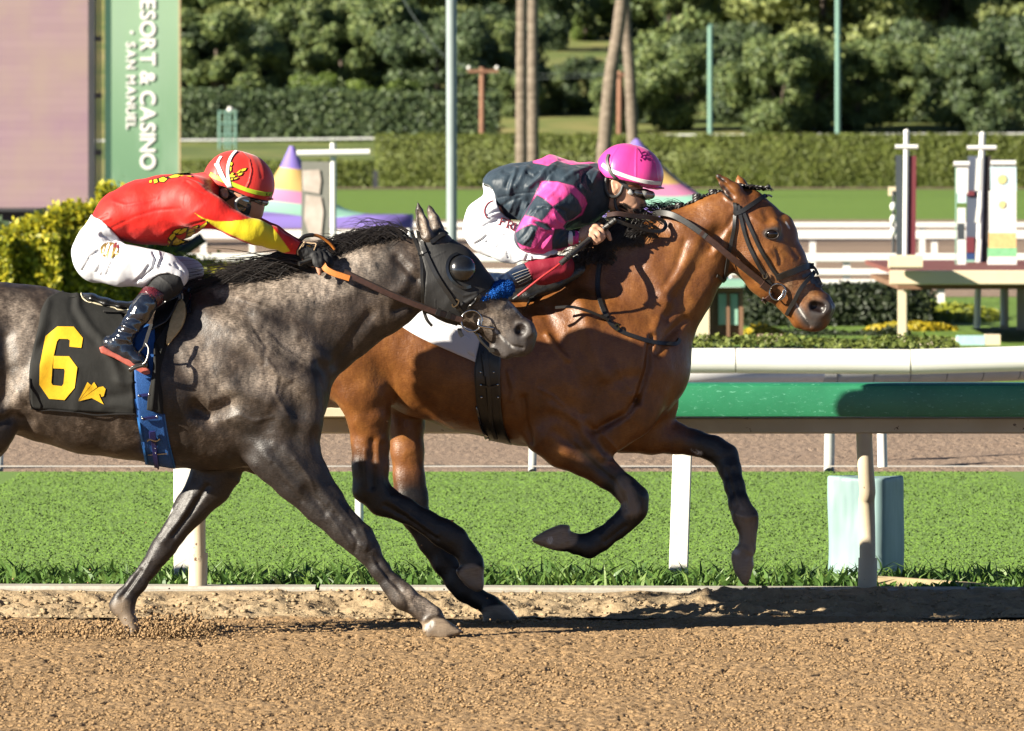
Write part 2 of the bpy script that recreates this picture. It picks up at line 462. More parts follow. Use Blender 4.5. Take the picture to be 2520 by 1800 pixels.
def sheet(name, c, left, right, m, parent, bvhs, D, off=.01, nu=24, nv=40, folds=(), thick=.006, lift=0.0):
    """cloth between a left and a right edge (both from top to bottom) laid on a surface"""
    L = spline(XS(c, left), nv); R = spline(XS(c, right), nv)
    L = [L[int(i*(len(L)-1)/nv)] for i in range(nv+1)]; R = [R[int(i*(len(R)-1)/nv)] for i in range(nv+1)]
    pp = [(a[0]+(b[0]-a[0])*u/nu, a[1]+(b[1]-a[1])*u/nu) for a, b in zip(L, R) for u in range(nu+1)]
    px = np.array([a for a, b in pp]); py = np.array([b for a, b in pp]); amp = np.zeros(len(pp))
    for fc, fp, sig, a in folds:
        amp += a*np.exp(-(line_dist(XS(fc, fp), px, py)/(sig*CROP[fc][2]))**2)
    V = []; N = []; last = None
    for (x, y), a in zip(pp, amp):
        h = hit(bvhs, x, y, D)
        if h is None:
            q = P(x, y, D-.1); best = None
            for b in bvhs:
                r = b.find_nearest(q)
                if r[0] is not None and (best is None or r[3] < best[3]): best = r
            h = (best[0], best[1]); 
        dirc = (h[1]+Vector((0, -.6, 0))).normalized()
        V.append(h[0]+dirc*(off+a)); N.append(dirc)
    n1 = nu+1; fs = []
    A = np.array([tuple(v) for v in V]).reshape(nv+1, n1, 3)
    for _ in range(2): A[1:-1,1:-1] = (A[1:-1,1:-1]*2+A[:-2,1:-1]+A[2:,1:-1]+A[1:-1,:-2]+A[1:-1,2:])/6
    B = A+np.array([tuple(v) for v in N]).reshape(A.shape)*-thick
    for v in range(nv):
        for u in range(nu):
            a = v*n1+u; fs.append((a, a+n1, a+n1+1, a+1))
    k = (nv+1)*n1; fs += [tuple(i+k for i in reversed(f)) for f in fs]
    rim = [u for u in range(nu+1)]+[v*n1+nu for v in range(1, nv+1)]+[nv*n1+u for u in range(nu-1, -1, -1)]+[v*n1 for v in range(nv-1, 0, -1)]
    for a, b in zip(rim, rim[1:]+rim[:1]): fs.append((a, b, b+k, a+k))
    return mk(name, np.concatenate([A.reshape(-1,3), B.reshape(-1,3)]), fs, m, parent, None if parent is not None else tuple(V[len(V)//2]))
# ------------------------------------------------------------ ground
def gmat(name, stops, scale, rough=.9, bump=None, stretch=None, scale2=None, amt=.4, spec=.2):
    t = NT(name); f = t.noise(scale, 5, .65, stretch)
    if scale2: f = t.math('ADD', t.math('MULTIPLY', f, 1-amt), t.math('MULTIPLY', t.noise(scale2, 3, .6), amt))
    nb = t.bump(t.noise(bump[0], 4, .6), bump[1], bump[2]) if bump else None
    return t.out(t.ramp(f, stops), rough, nb, spec)
m_dirt = gmat('track_dirt', [(.30, (.228, .138, .060)), (.5, (.325, .207, .102)), (.72, (.395, .27, .147))], 9, bump=(70, .5, .02), scale2=60, amt=.45)
m_clod = gmat('dirt_clods', [(.3, (.228, .138, .060)), (.5, (.325, .207, .102)), (.7, (.41, .285, .16))], 14, scale2=90, amt=.4, bump=(120, .4, .006))
m_bank = gmat('bank_dirt', [(.3, (.24, .165, .095)), (.5, (.36, .265, .155)), (.7, (.45, .35, .22))], 7, bump=(40, .6, .02), scale2=45, amt=.4)
m_turf = gmat('turf_soil', [(.3, (.135, .235, .048)), (.7, (.168, .275, .060))], 3, bump=(60, .4, .02), scale2=40, amt=.5)
m_lawn = gmat('lawn', [(.3, (.105, .19, .026)), (.7, (.165, .265, .038))], .35, scale2=4, amt=.5, bump=(3, .5, .2))
m_fardirt = gmat('training_dirt', [(.3, (.25, .175, .125)), (.7, (.36, .265, .19))], 2.2, bump=(16, .7, .06), scale2=14, amt=.4)
m_hill = gmat('hill_grass', [(.30, (.06, .085, .024)), (.46, (.14, .185, .045)), (.58, (.27, .25, .085)), (.72, (.38, .29, .15))], .035, scale2=.3, amt=.4)
m_board = mat('edging_board', (.62, .58, .50), .7, .1, 4, .1)
def gsheet(name, x0, x1, y0, y1, z, m, nx=2, ny=2, fn=None):
    xs = np.linspace(x0, x1, nx); ys = np.linspace(y0, y1, ny); g = np.meshgrid(xs, ys, indexing='ij'); Z = np.full(g[0].shape, float(z)) if fn is None else fn(g[0], g[1])
    V = np.stack([g[0].ravel(), g[1].ravel(), Z.ravel()], 1); i = np.arange(nx*ny).reshape(nx, ny)
    Q = np.stack([i[:-1,:-1].ravel(), i[1:,:-1].ravel(), i[1:,1:].ravel(), i[:-1,1:].ravel()], 1)
    o = mk(name, V, Q, m); o['kind'] = 'structure'; return o
def dirt_z(x, y):
    p = np.stack([x.ravel(), y.ravel(), np.zeros(x.size)], 1)
    n1 = vnoise(p/(.026, .045, 1), 4); n2 = vnoise(p/(.0135, .028, 1), 6); z = .010*vnoise(p/(.5, .9, 1), 1)+.003*vnoise(p/(.10, .15, 1), 2)-.024*np.clip(n1-.12, 0, 1)-.022*np.clip(n2-.18, 0, 1)+.004*n2+.006
    e = np.clip(1-(np.abs(p[:,0])-2.8)/.3, 0, 1)*np.clip((p[:,1]-37.2)/.3, 0, 1)
    return (z*e-.004).reshape(x.shape)
gsheet('ground', -3000, 3000, -40, 3200, -.06, m_hill)
gsheet('dirt_track', -3.2, 3.2, 37.0, 46.8, 0, m_dirt, 860, 640, dirt_z)
gsheet('dirt_track', -60, -3.2, 20, 46.8, -.004, m_dirt); gsheet('dirt_track', 3.2, 60, 20, 46.8, -.004, m_dirt); gsheet('dirt_track', -3.2, 3.2, 20, 37.0, -.004, m_dirt)
# loose clods scattered on the track
def lump(r, seed):
    bm = bmesh.new(); bmesh.ops.create_icosphere(bm, subdivisions=1, radius=1); rr = random.Random(seed)
    vs = [tuple(v.co*r*rr.uniform(.45, 1.35)) for v in bm.verts]; fs = [tuple(v.index for v in f.verts) for f in bm.faces]; bm.free(); return np.array(vs), np.array(fs)
LUMPS = [lump(1, i) for i in range(6)]
def clods(name, pos, rad, m, flat=.6):
    V = []; Fc = []; b = 0
    for i, (p, r) in enumerate(zip(pos, rad)):
        v, f = LUMPS[i % 6]; a = random.uniform(0, 6.28); c, s_ = math.cos(a), math.sin(a)
        w = v*r; w = np.stack([w[:,0]*c-w[:,1]*s_, w[:,0]*s_+w[:,1]*c, w[:,2]*flat], 1)+np.array(p); V.append(w); Fc.append(f+b); b += len(v)
    return tag(mk(name, np.concatenate(V), np.concatenate(Fc), m), None, None, None, 'stuff')
n = 34000; d_ = 1/np.random.default_rng(5).uniform(1/46.5, 1/37.3, n); x_ = RNG.uniform(-2.75, 2.75, n)
clods('dirt_clods', np.stack([x_, d_, np.full(n, .003)], 1), np.random.default_rng(6).gamma(2.0, .0020, n).clip(.0015, .011), m_clod)
pos = []; rad = []
for cx, cz, n, sx, sz in ((322, 0, 700, .17, .03), (425, 0, 1900, .10, .05), (150, 0, 700, .3, .02), (1060, 0, 120, .1, .015), (1240, 0, 120, .1, .015)):
    D = 45.1 if cx < 1100 else 46.2; c = P(cx, 1560, D)
    for i in range(n): pos.append((c.x+random.gauss(0, sx), D+random.gauss(0, .18), max(.005, abs(random.gauss(0, sz))))); rad.append(min(.010, random.gammavariate(1.6, .0024)))
for i in range(60): pos.append((random.uniform(-2.6, 0), random.uniform(44.6, 46), random.expovariate(3))); rad.append(random.uniform(.003, .007))
clods('kicked_up_dirt', pos, rad, m_clod, .9)
# dirt bank against a concrete kerb
def bank_z(x, y):
    p = np.stack([x.ravel(), y.ravel(), np.zeros(x.size)], 1); t = np.clip((p[:,1]-46.74)/.86, 0, 1); s_ = t*t*(3-2*t)
    top = .105-.014*(p[:,0]+2.3)/4.6; cov = np.clip((p[:,0]-.4)/.5, 0, 1)
    z = s_*(top-.018+.014*cov)+(.022*vnoise(p/(.26, .3, 1), 9)+.022*vnoise(p/(.10, .08, 1), 12)+.014*vnoise(p/(.035, .04, 1), 14))*np.clip(t*4, .3, 1)*np.clip((1.04-t)*3+.4*cov, 0, 1)
    return z.reshape(x.shape)
gsheet('dirt_bank', -4.5, 4.5, 46.74, 47.66, 0, m_bank, 560, 80, bank_z)
gsheet('dirt_bank', -60, -4.5, 46.74, 47.66, 0, m_bank, 2, 8, lambda x, y: .08*np.clip((y-46.74)/.86, 0, 1)); gsheet('dirt_bank', 4.5, 60, 46.74, 47.66, 0, m_bank, 2, 8, lambda x, y: .08*np.clip((y-46.74)/.86, 0, 1))
pos = []; rad = []
for i in range(2600):
    x = random.uniform(-2.8, 2.8); y = random.uniform(46.72, 47.5); pos.append((x, y, float(bank_z(np.array([x]), np.array([y]))[0])+.004)); rad.append(min(.018, random.gammavariate(1.6, .0036)))
clods('bank_clods', pos, rad, m_bank, .7)
m_conc = gmat('weathered_concrete', [(.3, (.34, .31, .255)), (.7, (.52, .49, .42))], 5, bump=(60, .3, .006), scale2=40, amt=.3)
for i in range(-3, 4):
    x0, x1 = i*3.05-.9, i*3.05+2.13; zt = lambda x: .108-.014*(x+2.3)/4.6
    mb = MB(); bev = .012; vs = []
    for x in (x0, x1): z = zt(x); vs += [(x, 47.62, -.05), (x, 47.62, z-bev), (x, 47.62+bev, z), (x, 47.88-bev, z), (x, 47.88, z-bev), (x, 47.88, -.05)]
    mb.add(vs, [(j, j+6, (j+1) % 6+6, (j+1) % 6) for j in range(6)]+[(0,1,2,3,4,5), (11,10,9,8,7,6)]); kb = mb.build('kerb', m_conc, None, (x0, 47.7, 0)); kb['kind'] = 'structure'
# turf course, grass blades
ZT = .09
gsheet('turf', -60, 60, 47.86, 64.3, ZT, m_turf)
def blades(name, n, x0, x1, yfun, hfun, wfun, m, z=ZT, lean=.5, seg=2):
    r = np.random.default_rng(len(name)+n); x = r.uniform(x0, x1, n); y = yfun(r, n); h = hfun(r, n); w = wfun(r, n); h = np.where((x > 1.70) & (x < 2.36) & (y < 48.16), h*.35, h); a = r.uniform(0, 2*np.pi, n); l = r.normal(0, lean, (n, 2))*h[:,None]
    ca, sa = np.cos(a)*w, np.sin(a)*w*.6; zz = np.full(n, z)
    A = np.stack([x-ca, y-sa, zz], 1); B = np.stack([x+ca, y+sa, zz], 1)
    mx = x+l[:,0]*.35; my = y+l[:,1]*.35; C = np.stack([mx-ca*.8, my-sa*.8, zz+h*.6], 1); Dd = np.stack([mx+ca*.8, my+sa*.8, zz+h*.6], 1); E = np.stack([x+l[:,0], y+l[:,1], zz+h], 1)
    V = np.stack([A, B, C, Dd, E], 1).reshape(-1, 3); i = np.arange(n)*5
    F3 = np.stack([np.stack([i, i+1, i+3], 1), np.stack([i, i+3, i+2], 1), np.stack([i+2, i+3, i+4], 1)], 1).reshape(-1, 3)
    o = mk(name, V, F3, m, smooth=False); return tag(o, None, None, None, 'stuff')
def leafmat(name, stops, trans=.25, rough=.55, scale=40, spec=.3, island=True, up=0.0):
    t = NT(name)
    g = t.n('ShaderNodeNewGeometry').outputs['Random Per Island'] if island else t.noise(scale, 2)
    f = t.math('ADD', t.math('MULTIPLY', g, .6), t.math('MULTIPLY', t.noise(scale, 3), .4)); c = t.ramp(f, stops); nn_ = None
    if up:
        gn = t.n('ShaderNodeNewGeometry').outputs['Normal']; vm = t.n('ShaderNodeMix', data_type='VECTOR'); vm.inputs[0].default_value = up; t.l(gn, vm.inputs[4]); vm.inputs[5].default_value = (-.25, -.35, .9); nz = t.n('ShaderNodeVectorMath', operation='NORMALIZE'); t.l(vm.outputs[1], nz.inputs[0]); nn_ = nz.outputs[0]
    t.out(c, rough, nn_, spec)
    tr = t.n('ShaderNodeBsdfTranslucent'); t.l(c, tr.inputs[0]); mx = t.n('ShaderNodeMixShader'); mx.inputs[0].default_value = trans
    t.l(t.b.outputs[0], mx.inputs[1]); t.l(tr.outputs[0], mx.inputs[2]); t.l(mx.outputs[0], t.t.nodes['Material Output'].inputs[0]); return t.m
m_blade = leafmat('grass_blades', [(.2, (.06, .135, .026)), (.55, (.125, .235, .044)), (.85, (.21, .31, .07)), (.97, (.42, .38, .12))], .3, .5, 2.2)
m_mown = leafmat('mown_grass', [(.1, (.130, .228, .045)), (.6, (.152, .265, .054)), (.93, (.175, .285, .062)), (.99, (.30, .37, .14))], .12, .7, .7, .1, up=.85)
blades('mown_grass', 80000, -3.1, 3.1, lambda r, n: 1/r.uniform(1/64.2, 1/48.9, n), lambda r, n: r.uniform(.004, .010, n), lambda r, n: r.uniform(.004, .008, n), m_mown)
def strip(r, n): return 47.9+np.abs(r.normal(0, .55, n)).clip(0, 1.9)
blades('long_grass', 5200, -2.75, 2.75, strip, lambda r, n: r.gamma(5, .0105, n).clip(.02, .14), lambda r, n: r.uniform(.005, .011, n), m_blade, lean=.8)
blades('kerb_weeds', 1500, -2.75, 2.75, lambda r, n: r.uniform(47.88, 48.15, n), lambda r, n: r.gamma(5, .009, n).clip(.03, .11), lambda r, n: r.uniform(.009, .018, n), leafmat('weed_leaves', [(.2, (.06, .14, .03)), (.6, (.13, .25, .05)), (.93, (.22, .30, .06)), (.98, (.42, .34, .05))], .3, .45, 4), lean=.7)
gsheet('ground_edge', -60, 60, 64.3, 64.55, ZT+.03, m_board); gsheet('training_track', -120, 120, 64.55, 76.2, .006, m_fardirt, 240, 60, lambda x, y: .01+.03*vnoise(np.stack([x.ravel(), y.ravel(), 0*x.ravel()], 1)/(.5, .4, 1), 5).reshape(x.shape)*np.clip(6-np.abs(x), 0, 1))
gsheet('lawn', -140, 140, 76.2, 138, .012, m_lawn); gsheet('infield_track', -240, 240, 138, 262, .016, m_fardirt)
gsheet('lawn', -420, 420, 262, 412, .02, m_lawn, 2, 12, lambda x, y: .02+0*x)
gsheet('sandy_path', -420, 420, 403, 411.5, .40, m_fardirt, 2, 2, lambda x, y: .05+0*x)
# ------------------------------------------------------------ rail beside the dirt track
m_green = NT('green_rail_paint'); fa = m_green.noise(5, 5, .7); fs_ = m_green.noise(30, 5, .75, (1, 1, 2.2), (0, .5, 0))
cg = m_green.mix(m_green.step(fs_, .575, .74), m_green.ramp(fa, [(.3, (.018, .185, .082)), (.7, (.028, .245, .112))]), (.18, .50, .34)); m_green = m_green.out(cg, .42, m_green.bump(fs_, .15, .002), .5)
m_crm = NT('cream_rail_paint'); fb = m_crm.noise(16, 4, .8); m_crm = m_crm.out(m_crm.mix(m_crm.step(fb, .63, .67), m_crm.ramp(m_crm.noise(4, 3), [(.3, (.56, .46, .31)), (.7, (.68, .58, .42))]), (.09, .040, .018)), .55, m_crm.bump(fb, .2, .003), .4)
rail = empty('running_rail', (0, 47.6, 0), 'green topped cream running rail on bent posts behind the bay horse', 'rail')
yf = 47.33; xg = (1030-CX)/FPX*yf
zt, zb = CAMH-(945-HOR)/FPX*yf, CAMH-(1025-HOR)/FPX*yf
prof = [(yf+.02, zb-.004), (yf+.004, zb), (yf, zb+.012), (yf, zt-.028), (yf+.006, zt-.010), (yf+.022, zt-.001), (yf+.05, zt+.002), (yf+.24, zt+.002), (yf+.27, zt-.02), (yf+.27, zb), (yf+.25, zb-.004)]
for a, b in ((xg, xg+3.2), (xg+3.204, xg+6.4), (xg+6.404, xg+9.6)): sharp(MB().extrude_x(prof, a, b, 1).build('rail_cap', m_green, rail), 40)
zc = CAMH-(1001-HOR)/FPX*47.4; zm = CAMH-(1029-HOR)/FPX*47.4; ze = CAMH-(1070-HOR)/FPX*47.4
sharp(MB().extrude_x([(47.40, zm), (47.385, zm+.008), (47.385, zc-.012), (47.40, zc), (47.68, zc), (47.68, zm)], -14, xg-.002).build('rail_lip', m_crm, rail), 40)
MB().box((-14, 47.535, ze), (14, 47.66, zm-.002), .008).build('rail_beam', m_crm, rail)
def rail_post(x0, x1, base):
    q = [(x0, 47.58, ze+.01), (x0+.002, 47.582, ze-.06), (x0+.008, 47.60, ze-.16), (x0+.018, 47.64, ze-.27), ((x0+x1)/2+.004, 47.68, .50), (x1-.003, 47.72, .35), (x1, 47.74, base-.03)]
    p = MB().tube([Vector(a) for a in spline(q, 5)], .0375, 16).build('post', m_crm, rail, smooth=True); sharp(p)
    sharp(MB().tube([(x1-.004, 47.735, base-.05), (x1, 47.74, base+.145)], .0445, 16).build('post_sleeve', m_crm, p))
for k in (-2, -1, 1, 2): rail_post(-1.47+k*3.1-.0, -1.47+k*3.1+.02, .1) if k not in (1,) else None
rail_post(-1.475, -1.47, .115); rail_post(1.645, 1.668, .09)
m_wht = mat('white_rail_plastic', (.80, .79, .75), .4, .04, 5, .05); m_whtp = mat('white_post_paint', (.80, .77, .69), .5, .07, 6, .1)
for (xa, ya), (xb, yb), w, lab in (((450, 1000), (452, 1436), 47, 'white upright post in turf behind the cream rail post'), ((1684, 985), (1668, 1432), 47, 'white leaning post in turf beside the foreleg of the bay')):
    d = 48.62; a = P(xa, ya, d); b = P(xb, yb, d); a.z = .97; b.z = ZT-.05; w_ = w/FPX*d/2
    vs = [Vector((c.x+sx*w_, d+sy*.028, c.z)) for c in (b, a) for sx, sy in ((-1,-1),(-.86,-1.25),(.86,-1.25),(1,-1),(1,1),(-1,1))]
    o = MB().add(vs, [(j, (j+1) % 6, (j+1) % 6+6, j+6) for j in range(6)]+[(5,4,3,2,1,0), (6,7,8,9,10,11)]).build('marker_post', m_whtp, None, (b.x, d, ZT)); tag(o, lab, 'post', 'white posts just inside the rail')
# padded post and a plank lying in the grass
m_pad = NT('pale_blue_vinyl'); m_pad = m_pad.out(m_pad.ramp(m_pad.noise(3.5, 3), [(.3, (.20, .315, .31)), (.7, (.26, .37, .36))]), .5, m_pad.bump(m_pad.noise(9, 2, .5, (1, 1, .3)), .4, .03), .4)
pv = empty('padded_post', (1.70, 48.9, ZT), 'pale blue vinyl pad wrapped round a white post on the turf', 'padded post'); d = 48.8
xa, xb = (2028-CX)/FPX*d, (2237-CX)/FPX*d; zt_ = CAMH-(1175-HOR)/FPX*d
V8 = Vol(d, (1990, 1140, 2270, 1450), (-.2, .35), .008); g = np.meshgrid(*V8.ax, indexing='ij'); cx_, cy_ = (xa+xb)/2, d+.12; rr = .045
ca_, sa_ = math.cos(.42), math.sin(.42); hx, hy = .150, .15; ux = ca_*(g[0]-cx_)-sa_*(g[1]-cy_); uy = sa_*(g[0]-cx_)+ca_*(g[1]-cy_); qx = np.abs(ux)-(hx-rr); qy = np.abs(uy)-(hy-rr); dd = np.hypot(np.maximum(qx, 0), np.maximum(qy, 0))+np.minimum(np.maximum(qx, qy), 0)-rr
V8.F = np.maximum(dd, g[2]-zt_-.002*np.abs((g[0]-cx_)/hx)**4).astype(np.float32); V8.F = np.maximum(V8.F, ZT-.02-g[2]).astype(np.float32)
V, Q = V8.surface(); V = nbr_smooth(V, Q, 3); N = normals(V, Q); V = V+N*(.006*vnoise(V/(.12, .12, .25), 4))[:,None]; mk('pad_cover', V, Q, m_pad, pv)
sharp(MB().tube([P(2172, 1150, d+.1), P(2168, 985, d+.1)], .0235, 14).build('post', m_wht, pv, smooth=True))
o = MB().add([P(2160, 1419, 48.0), P(2480, 1441, 48.0), P(2480, 1466, 47.98), P(2160, 1466, 47.98), P(2160, 1417, 48.12), P(2480, 1439, 48.12), P(2480, 1466, 48.12), P(2160, 1466, 48.12)], [(0,1,2,3),(7,6,5,4),(0,4,5,1),(3,2,6,7),(0,3,7,4),(1,5,6,2)]).build('plank', mat('raw_timber', (.52, .40, .22), .7, .2, 14, .2), None, tuple(P(2300, 1465, 48.1))); tag(o, 'weathered timber plank lying in the grass beside the padded post', 'plank')
# ------------------------------------------------------------ white turf rail and its posts
wr = empty('turf_rail', (0, 64.6, .7), 'thick white plastic rail on posts along the far edge of the turf', 'rail'); d = 64.6
pts = [P(-400, 905, d), P(900, 893, d), P(1640, 886, d), P(2230, 893, d)]; R = .080
joints = [(-1200, 905), (350, 896), (1180, 889), (1810, 888), (2240, 891), (2900, 872)]
for (a, b), (c, e) in zip(joints[:-1], joints[1:]):
    A, B = P(a, b, d), P(c, e, d); t = (B-A).normalized()*.004; MB().tube([A+t, B-t], R, 18).build('rail_tube', m_wht, wr, smooth=True)
    MB().tube([B-t, B+t], R*.97, 18).build('joint', m_conc, wr, smooth=True)
for x, y0, w in ((-2, 1160, 20), (1310, 1160, 20), (2040, 1165, 26), (2900, 1165, 24), (-900, 1165, 24)):
    sharp(MB().tube([P(x, y0, d), P(x+4, 962, d)], w/2/FPX*d, 12).build('post', mat('galvanised_post', (.50,.51,.48), .5, .1, 8, .1), wr, smooth=True))
ir = empty('inner_rail', (0, 70, .6), 'grey ribbed rail curving away beneath the white turf rail', 'rail')
MB().tube([P(-900, 938, 67), P(900, 932, 67), P(1640, 930, 67), P(1840, 929, 67.2), P(2010, 924, 68)], .062, 14).build('rail_tube', m_wht, ir, smooth=True)
prev = None
for k in range(16):
    a = P(1780+k*90, 939-k*3.2, 68.5+k*.15); b = P(1780+k*90+88, 939-(k+.98)*3.2, 68.5+k*.15+.14); MB().tube([a, b], .066, 12).build('rail_segment', mat('grey_rail_plastic', (.52,.52,.47), .5, .06, 5, .1) if k == 0 else bpy.data.materials['grey_rail_plastic'], ir, smooth=True)
o = MB().tube([P(884, 1298, 54.8), P(884, 1120, 54.8)], .023, 12).build('marker_post', m_wht, None, tuple(P(884, 1298, 54.8)), smooth=True); sharp(o); tag(o, 'thin white post on the turf seen between the hind legs of the bay', 'post')
o = MB().box((P(-1500, 0, 75.5).x, 75.5, 0), (P(330, 0, 75.5).x, 75.6, .07)).build('edge_board', mat('teal_board', (.10,.42,.34), .6, .1, 4, .1), None, (-3, 75.5, 0)); tag(o, 'low teal board at the far edge of the training track beneath the grey', 'board')

# ------------------------------------------------------------ foliage builders
def leaf_cloud(cent, rad, n, size, shell=.55, seed=0, squash=1.0):
    """n leaf-clump quads spread through the outer part of ellipsoids"""
    r = np.random.default_rng(seed); cent = np.asarray(cent, float); rad = np.asarray(rad, float); vol = rad.prod(1)**(2/3); k = r.choice(len(cent), n, p=vol/vol.sum())
    u = r.normal(size=(n, 3)); u /= np.linalg.norm(u, axis=1)[:,None]; t = shell+(1.06-shell)*r.uniform(0, 1, n)**.7; p = cent[k]+u*rad[k]*t[:,None]
    nrm = u+r.normal(0, .55, (n, 3)); nrm /= np.linalg.norm(nrm, axis=1)[:,None]; a = np.cross(nrm, r.normal(size=(n, 3))); a /= np.linalg.norm(a, axis=1)[:,None]; b = np.cross(nrm, a)
    s_ = size*r.uniform(.55, 1.4, n)[:,None]; f = r.uniform(.5, .9, n)[:,None]
    V = np.stack([p-a*s_, p-b*s_*f, p+a*s_, p+b*s_*f+nrm*s_*.25], 1).reshape(-1, 3); i = np.arange(n)*4
    return V, np.stack([i, i+1, i+2, i+3], 1)
def cores(cent, rad, f=.72, seed=0):
    bm = bmesh.new(); bmesh.ops.create_icosphere(bm, subdivisions=2, radius=1); v0 = np.array([v.co for v in bm.verts]); f0 = np.array([[v.index for v in q.verts] for q in bm.faces]); bm.free(); V = []; Fc = []; b = 0
    for c, r in zip(cent, rad): V.append(np.array(c)+v0*np.array(r)*f*(1+.22*vnoise(v0*2.2+np.array(c), seed))[:,None]); Fc.append(np.column_stack([f0, f0[:,2]])+b); b += len(v0)
    return np.concatenate(V), np.concatenate(Fc)
def join(*vf):
    V = []; Fc = []; b = 0
    for v, f in vf: V.append(v); Fc.append(f+b); b += len(v)
    return np.concatenate(V), np.concatenate(Fc)
def tri_fix(o): return o
m_leaves = {'oak': leafmat('dark_oak_leaves', [(.2, (0.065, 0.104, 0.036)), (.55, (0.146, 0.201, 0.060)), (.9, (0.277, 0.321, 0.102))], .15, .6, .25), 'euc': leafmat('olive_leaves', [(.2, (0.129, 0.165, 0.053)), (.55, (0.242, 0.288, 0.090)), (.9, (0.384, 0.414, 0.137))], .2, .6, .25),
 'dark_leaf': leafmat('deep_green_leaves', [(.2, (0.038, 0.065, 0.029)), (.6, (0.079, 0.120, 0.044)), (.9, (0.146, 0.188, 0.064))], .1, .6, .25), 'lime': leafmat('bright_green_leaves', [(.2, (0.069, 0.112, 0.018)), (.6, (0.138, 0.206, 0.031)), (.9, (0.213, 0.275, 0.050))], .25, .55, .3),  # darkest kind is foliage of its own deep green
 'hedge': leafmat('clipped_hedge_leaves', [(.2, (0.086, 0.115, 0.021)), (.6, (0.149, 0.190, 0.032)), (.9, (0.230, 0.253, 0.051))], .15, .6, .6), 'gold': leafmat('yellow_green_leaves', [(.15, (0.083, 0.112, 0.012)), (.40, (0.260, 0.283, 0.017)), (.68, (0.543, 0.496, 0.026)), (.95, (0.732, 0.590, 0.035))], .3, .5, 3),
 'bed': leafmat('low_bed_leaves', [(.2, (.09, .12, .012)), (.6, (.23, .26, .018)), (.9, (.36, .36, .03))], .2, .6, 1), 'flower': leafmat('yellow_flowers', [(.2, (.24, .23, .02)), (.6, (.50, .38, .015)), (.9, (.60, .44, .02))], .2, .6, 2), 'dkhedge': leafmat('dark_box_hedge_leaves', [(.2, (.012, .022, .008)), (.7, (.030, .045, .014)), (.95, (.06, .075, .022))], .1, .6, 1)}
m_bark = mat('grey_bark', (.16, .125, .095), .9, .3, 6, .5, 18, .03); m_barkr = mat('brown_trunk', (.22, .13, .075), .9, .3, 4, .4, 14, .03)
def tree_proto(kind, seed, H=8.0, Wd=4.0, n=17000, size=.135, nl=42):
    r = random.Random(seed); cent = []; rad = []
    for i in range(nl):
        a = r.uniform(0, 6.283); u = r.random()**.85; z = H*(.10+.78*u); prof = math.sin(math.pi*min(1, .18+.82*(1-u)))**.6; rr = Wd*.78*r.uniform(.35, 1)*prof
        s_ = Wd*r.uniform(.12, .32); cent.append((math.cos(a)*rr, math.sin(a)*rr, z)); rad.append((s_, s_, s_*r.uniform(.6, .95)))
    V, Fc = join(leaf_cloud(cent, rad, n, size, .38, seed), cores(cent, rad, .62, seed))
    root = empty('tree', (0, 0, 0)); mk('crown', V, Fc, m_leaves[kind], root, smooth=False)
    mb = MB(); mb.tube([(0,0,-.4), (.05,0,H*.15), (.12,.05,H*.35), (.1,.1,H*.6)], [.28, .23, .17, .08], 8)
    for c in cent[:6]: mb.tube([(.1,.05,H*.28), (c[0]*.5, c[1]*.5, (H*.3+c[2])/2), c], [.11, .08, .03], 6)
    mb.build('trunk', m_bark, root, smooth=True); return root
def hedge(name, c0, c1, m, n, size, label, cat='hedge', bump_=.06, group=None):
    a, b = Vector(c0), Vector(c1); r = np.random.default_rng(n); dims = np.array(b-a); nx, ny, nz = [max(2, int(q)) for q in (dims/ max(size*2.2, .05)).clip(2, 90)]
    mb = MB().box(a, b); bm = bmesh.new(); me0 = bpy.data.meshes.new('t'); me0.from_pydata(mb.v, [], mb.f); bm.from_mesh(me0); bpy.data.meshes.remove(me0); bm.free()
    A = np.array(a); fr = np.array([dims[1]*dims[2], dims[0]*dims[2]*2, dims[0]*dims[1]*1.5]); fr = fr/fr.sum(); k = r.choice(3, n, p=fr); p = A+r.uniform(0, 1, (n, 3))*dims
    sgn = np.where(r.uniform(0, 1, n) < .5, 0., 1.); nrm = np.zeros((n, 3))
    for ax in range(3):
        q = k == ax; sd_ = sgn[q] if ax == 0 else (np.zeros(q.sum()) if ax == 1 else np.ones(q.sum())); p[q, ax] = A[ax]+sd_*dims[ax]; nrm[q, ax] = sd_*2-1
    p += nrm*(bump_*vnoise(p/(bump_*7+.01), 3)+r.normal(0, bump_*.35, n))[:,None]; nrm = nrm+r.normal(0, .6, (n, 3)); nrm /= np.linalg.norm(nrm, axis=1)[:,None]
    t1 = np.cross(nrm, r.normal(size=(n, 3))); t1 /= np.linalg.norm(t1, axis=1)[:,None]; t2 = np.cross(nrm, t1); s_ = size*r.uniform(.6, 1.4, n)[:,None]
    V = np.stack([p-t1*s_, p-t2*s_*.6, p+t1*s_, p+t2*s_*.6], 1).reshape(-1, 3); i = np.arange(n)*4; Fq = np.stack([i, i+1, i+2, i+3], 1)
    cb = MB().box(a+Vector((bump_, bump_, 0)), b-Vector((bump_, bump_, bump_))); V, Fq = join((V, Fq), (np.array(cb.v), np.array(cb.f)))
    o = mk(name, V, Fq, m, None, tuple((a+b)/2), False); return tag(o, label, cat, group)
def span(x0, x1, ytop, d0, d1, zb=0.0):
    a = P(x0, ytop, d0); b = P(x1, ytop, d0); return (a.x, d0, zb), (b.x, d1, a.z)

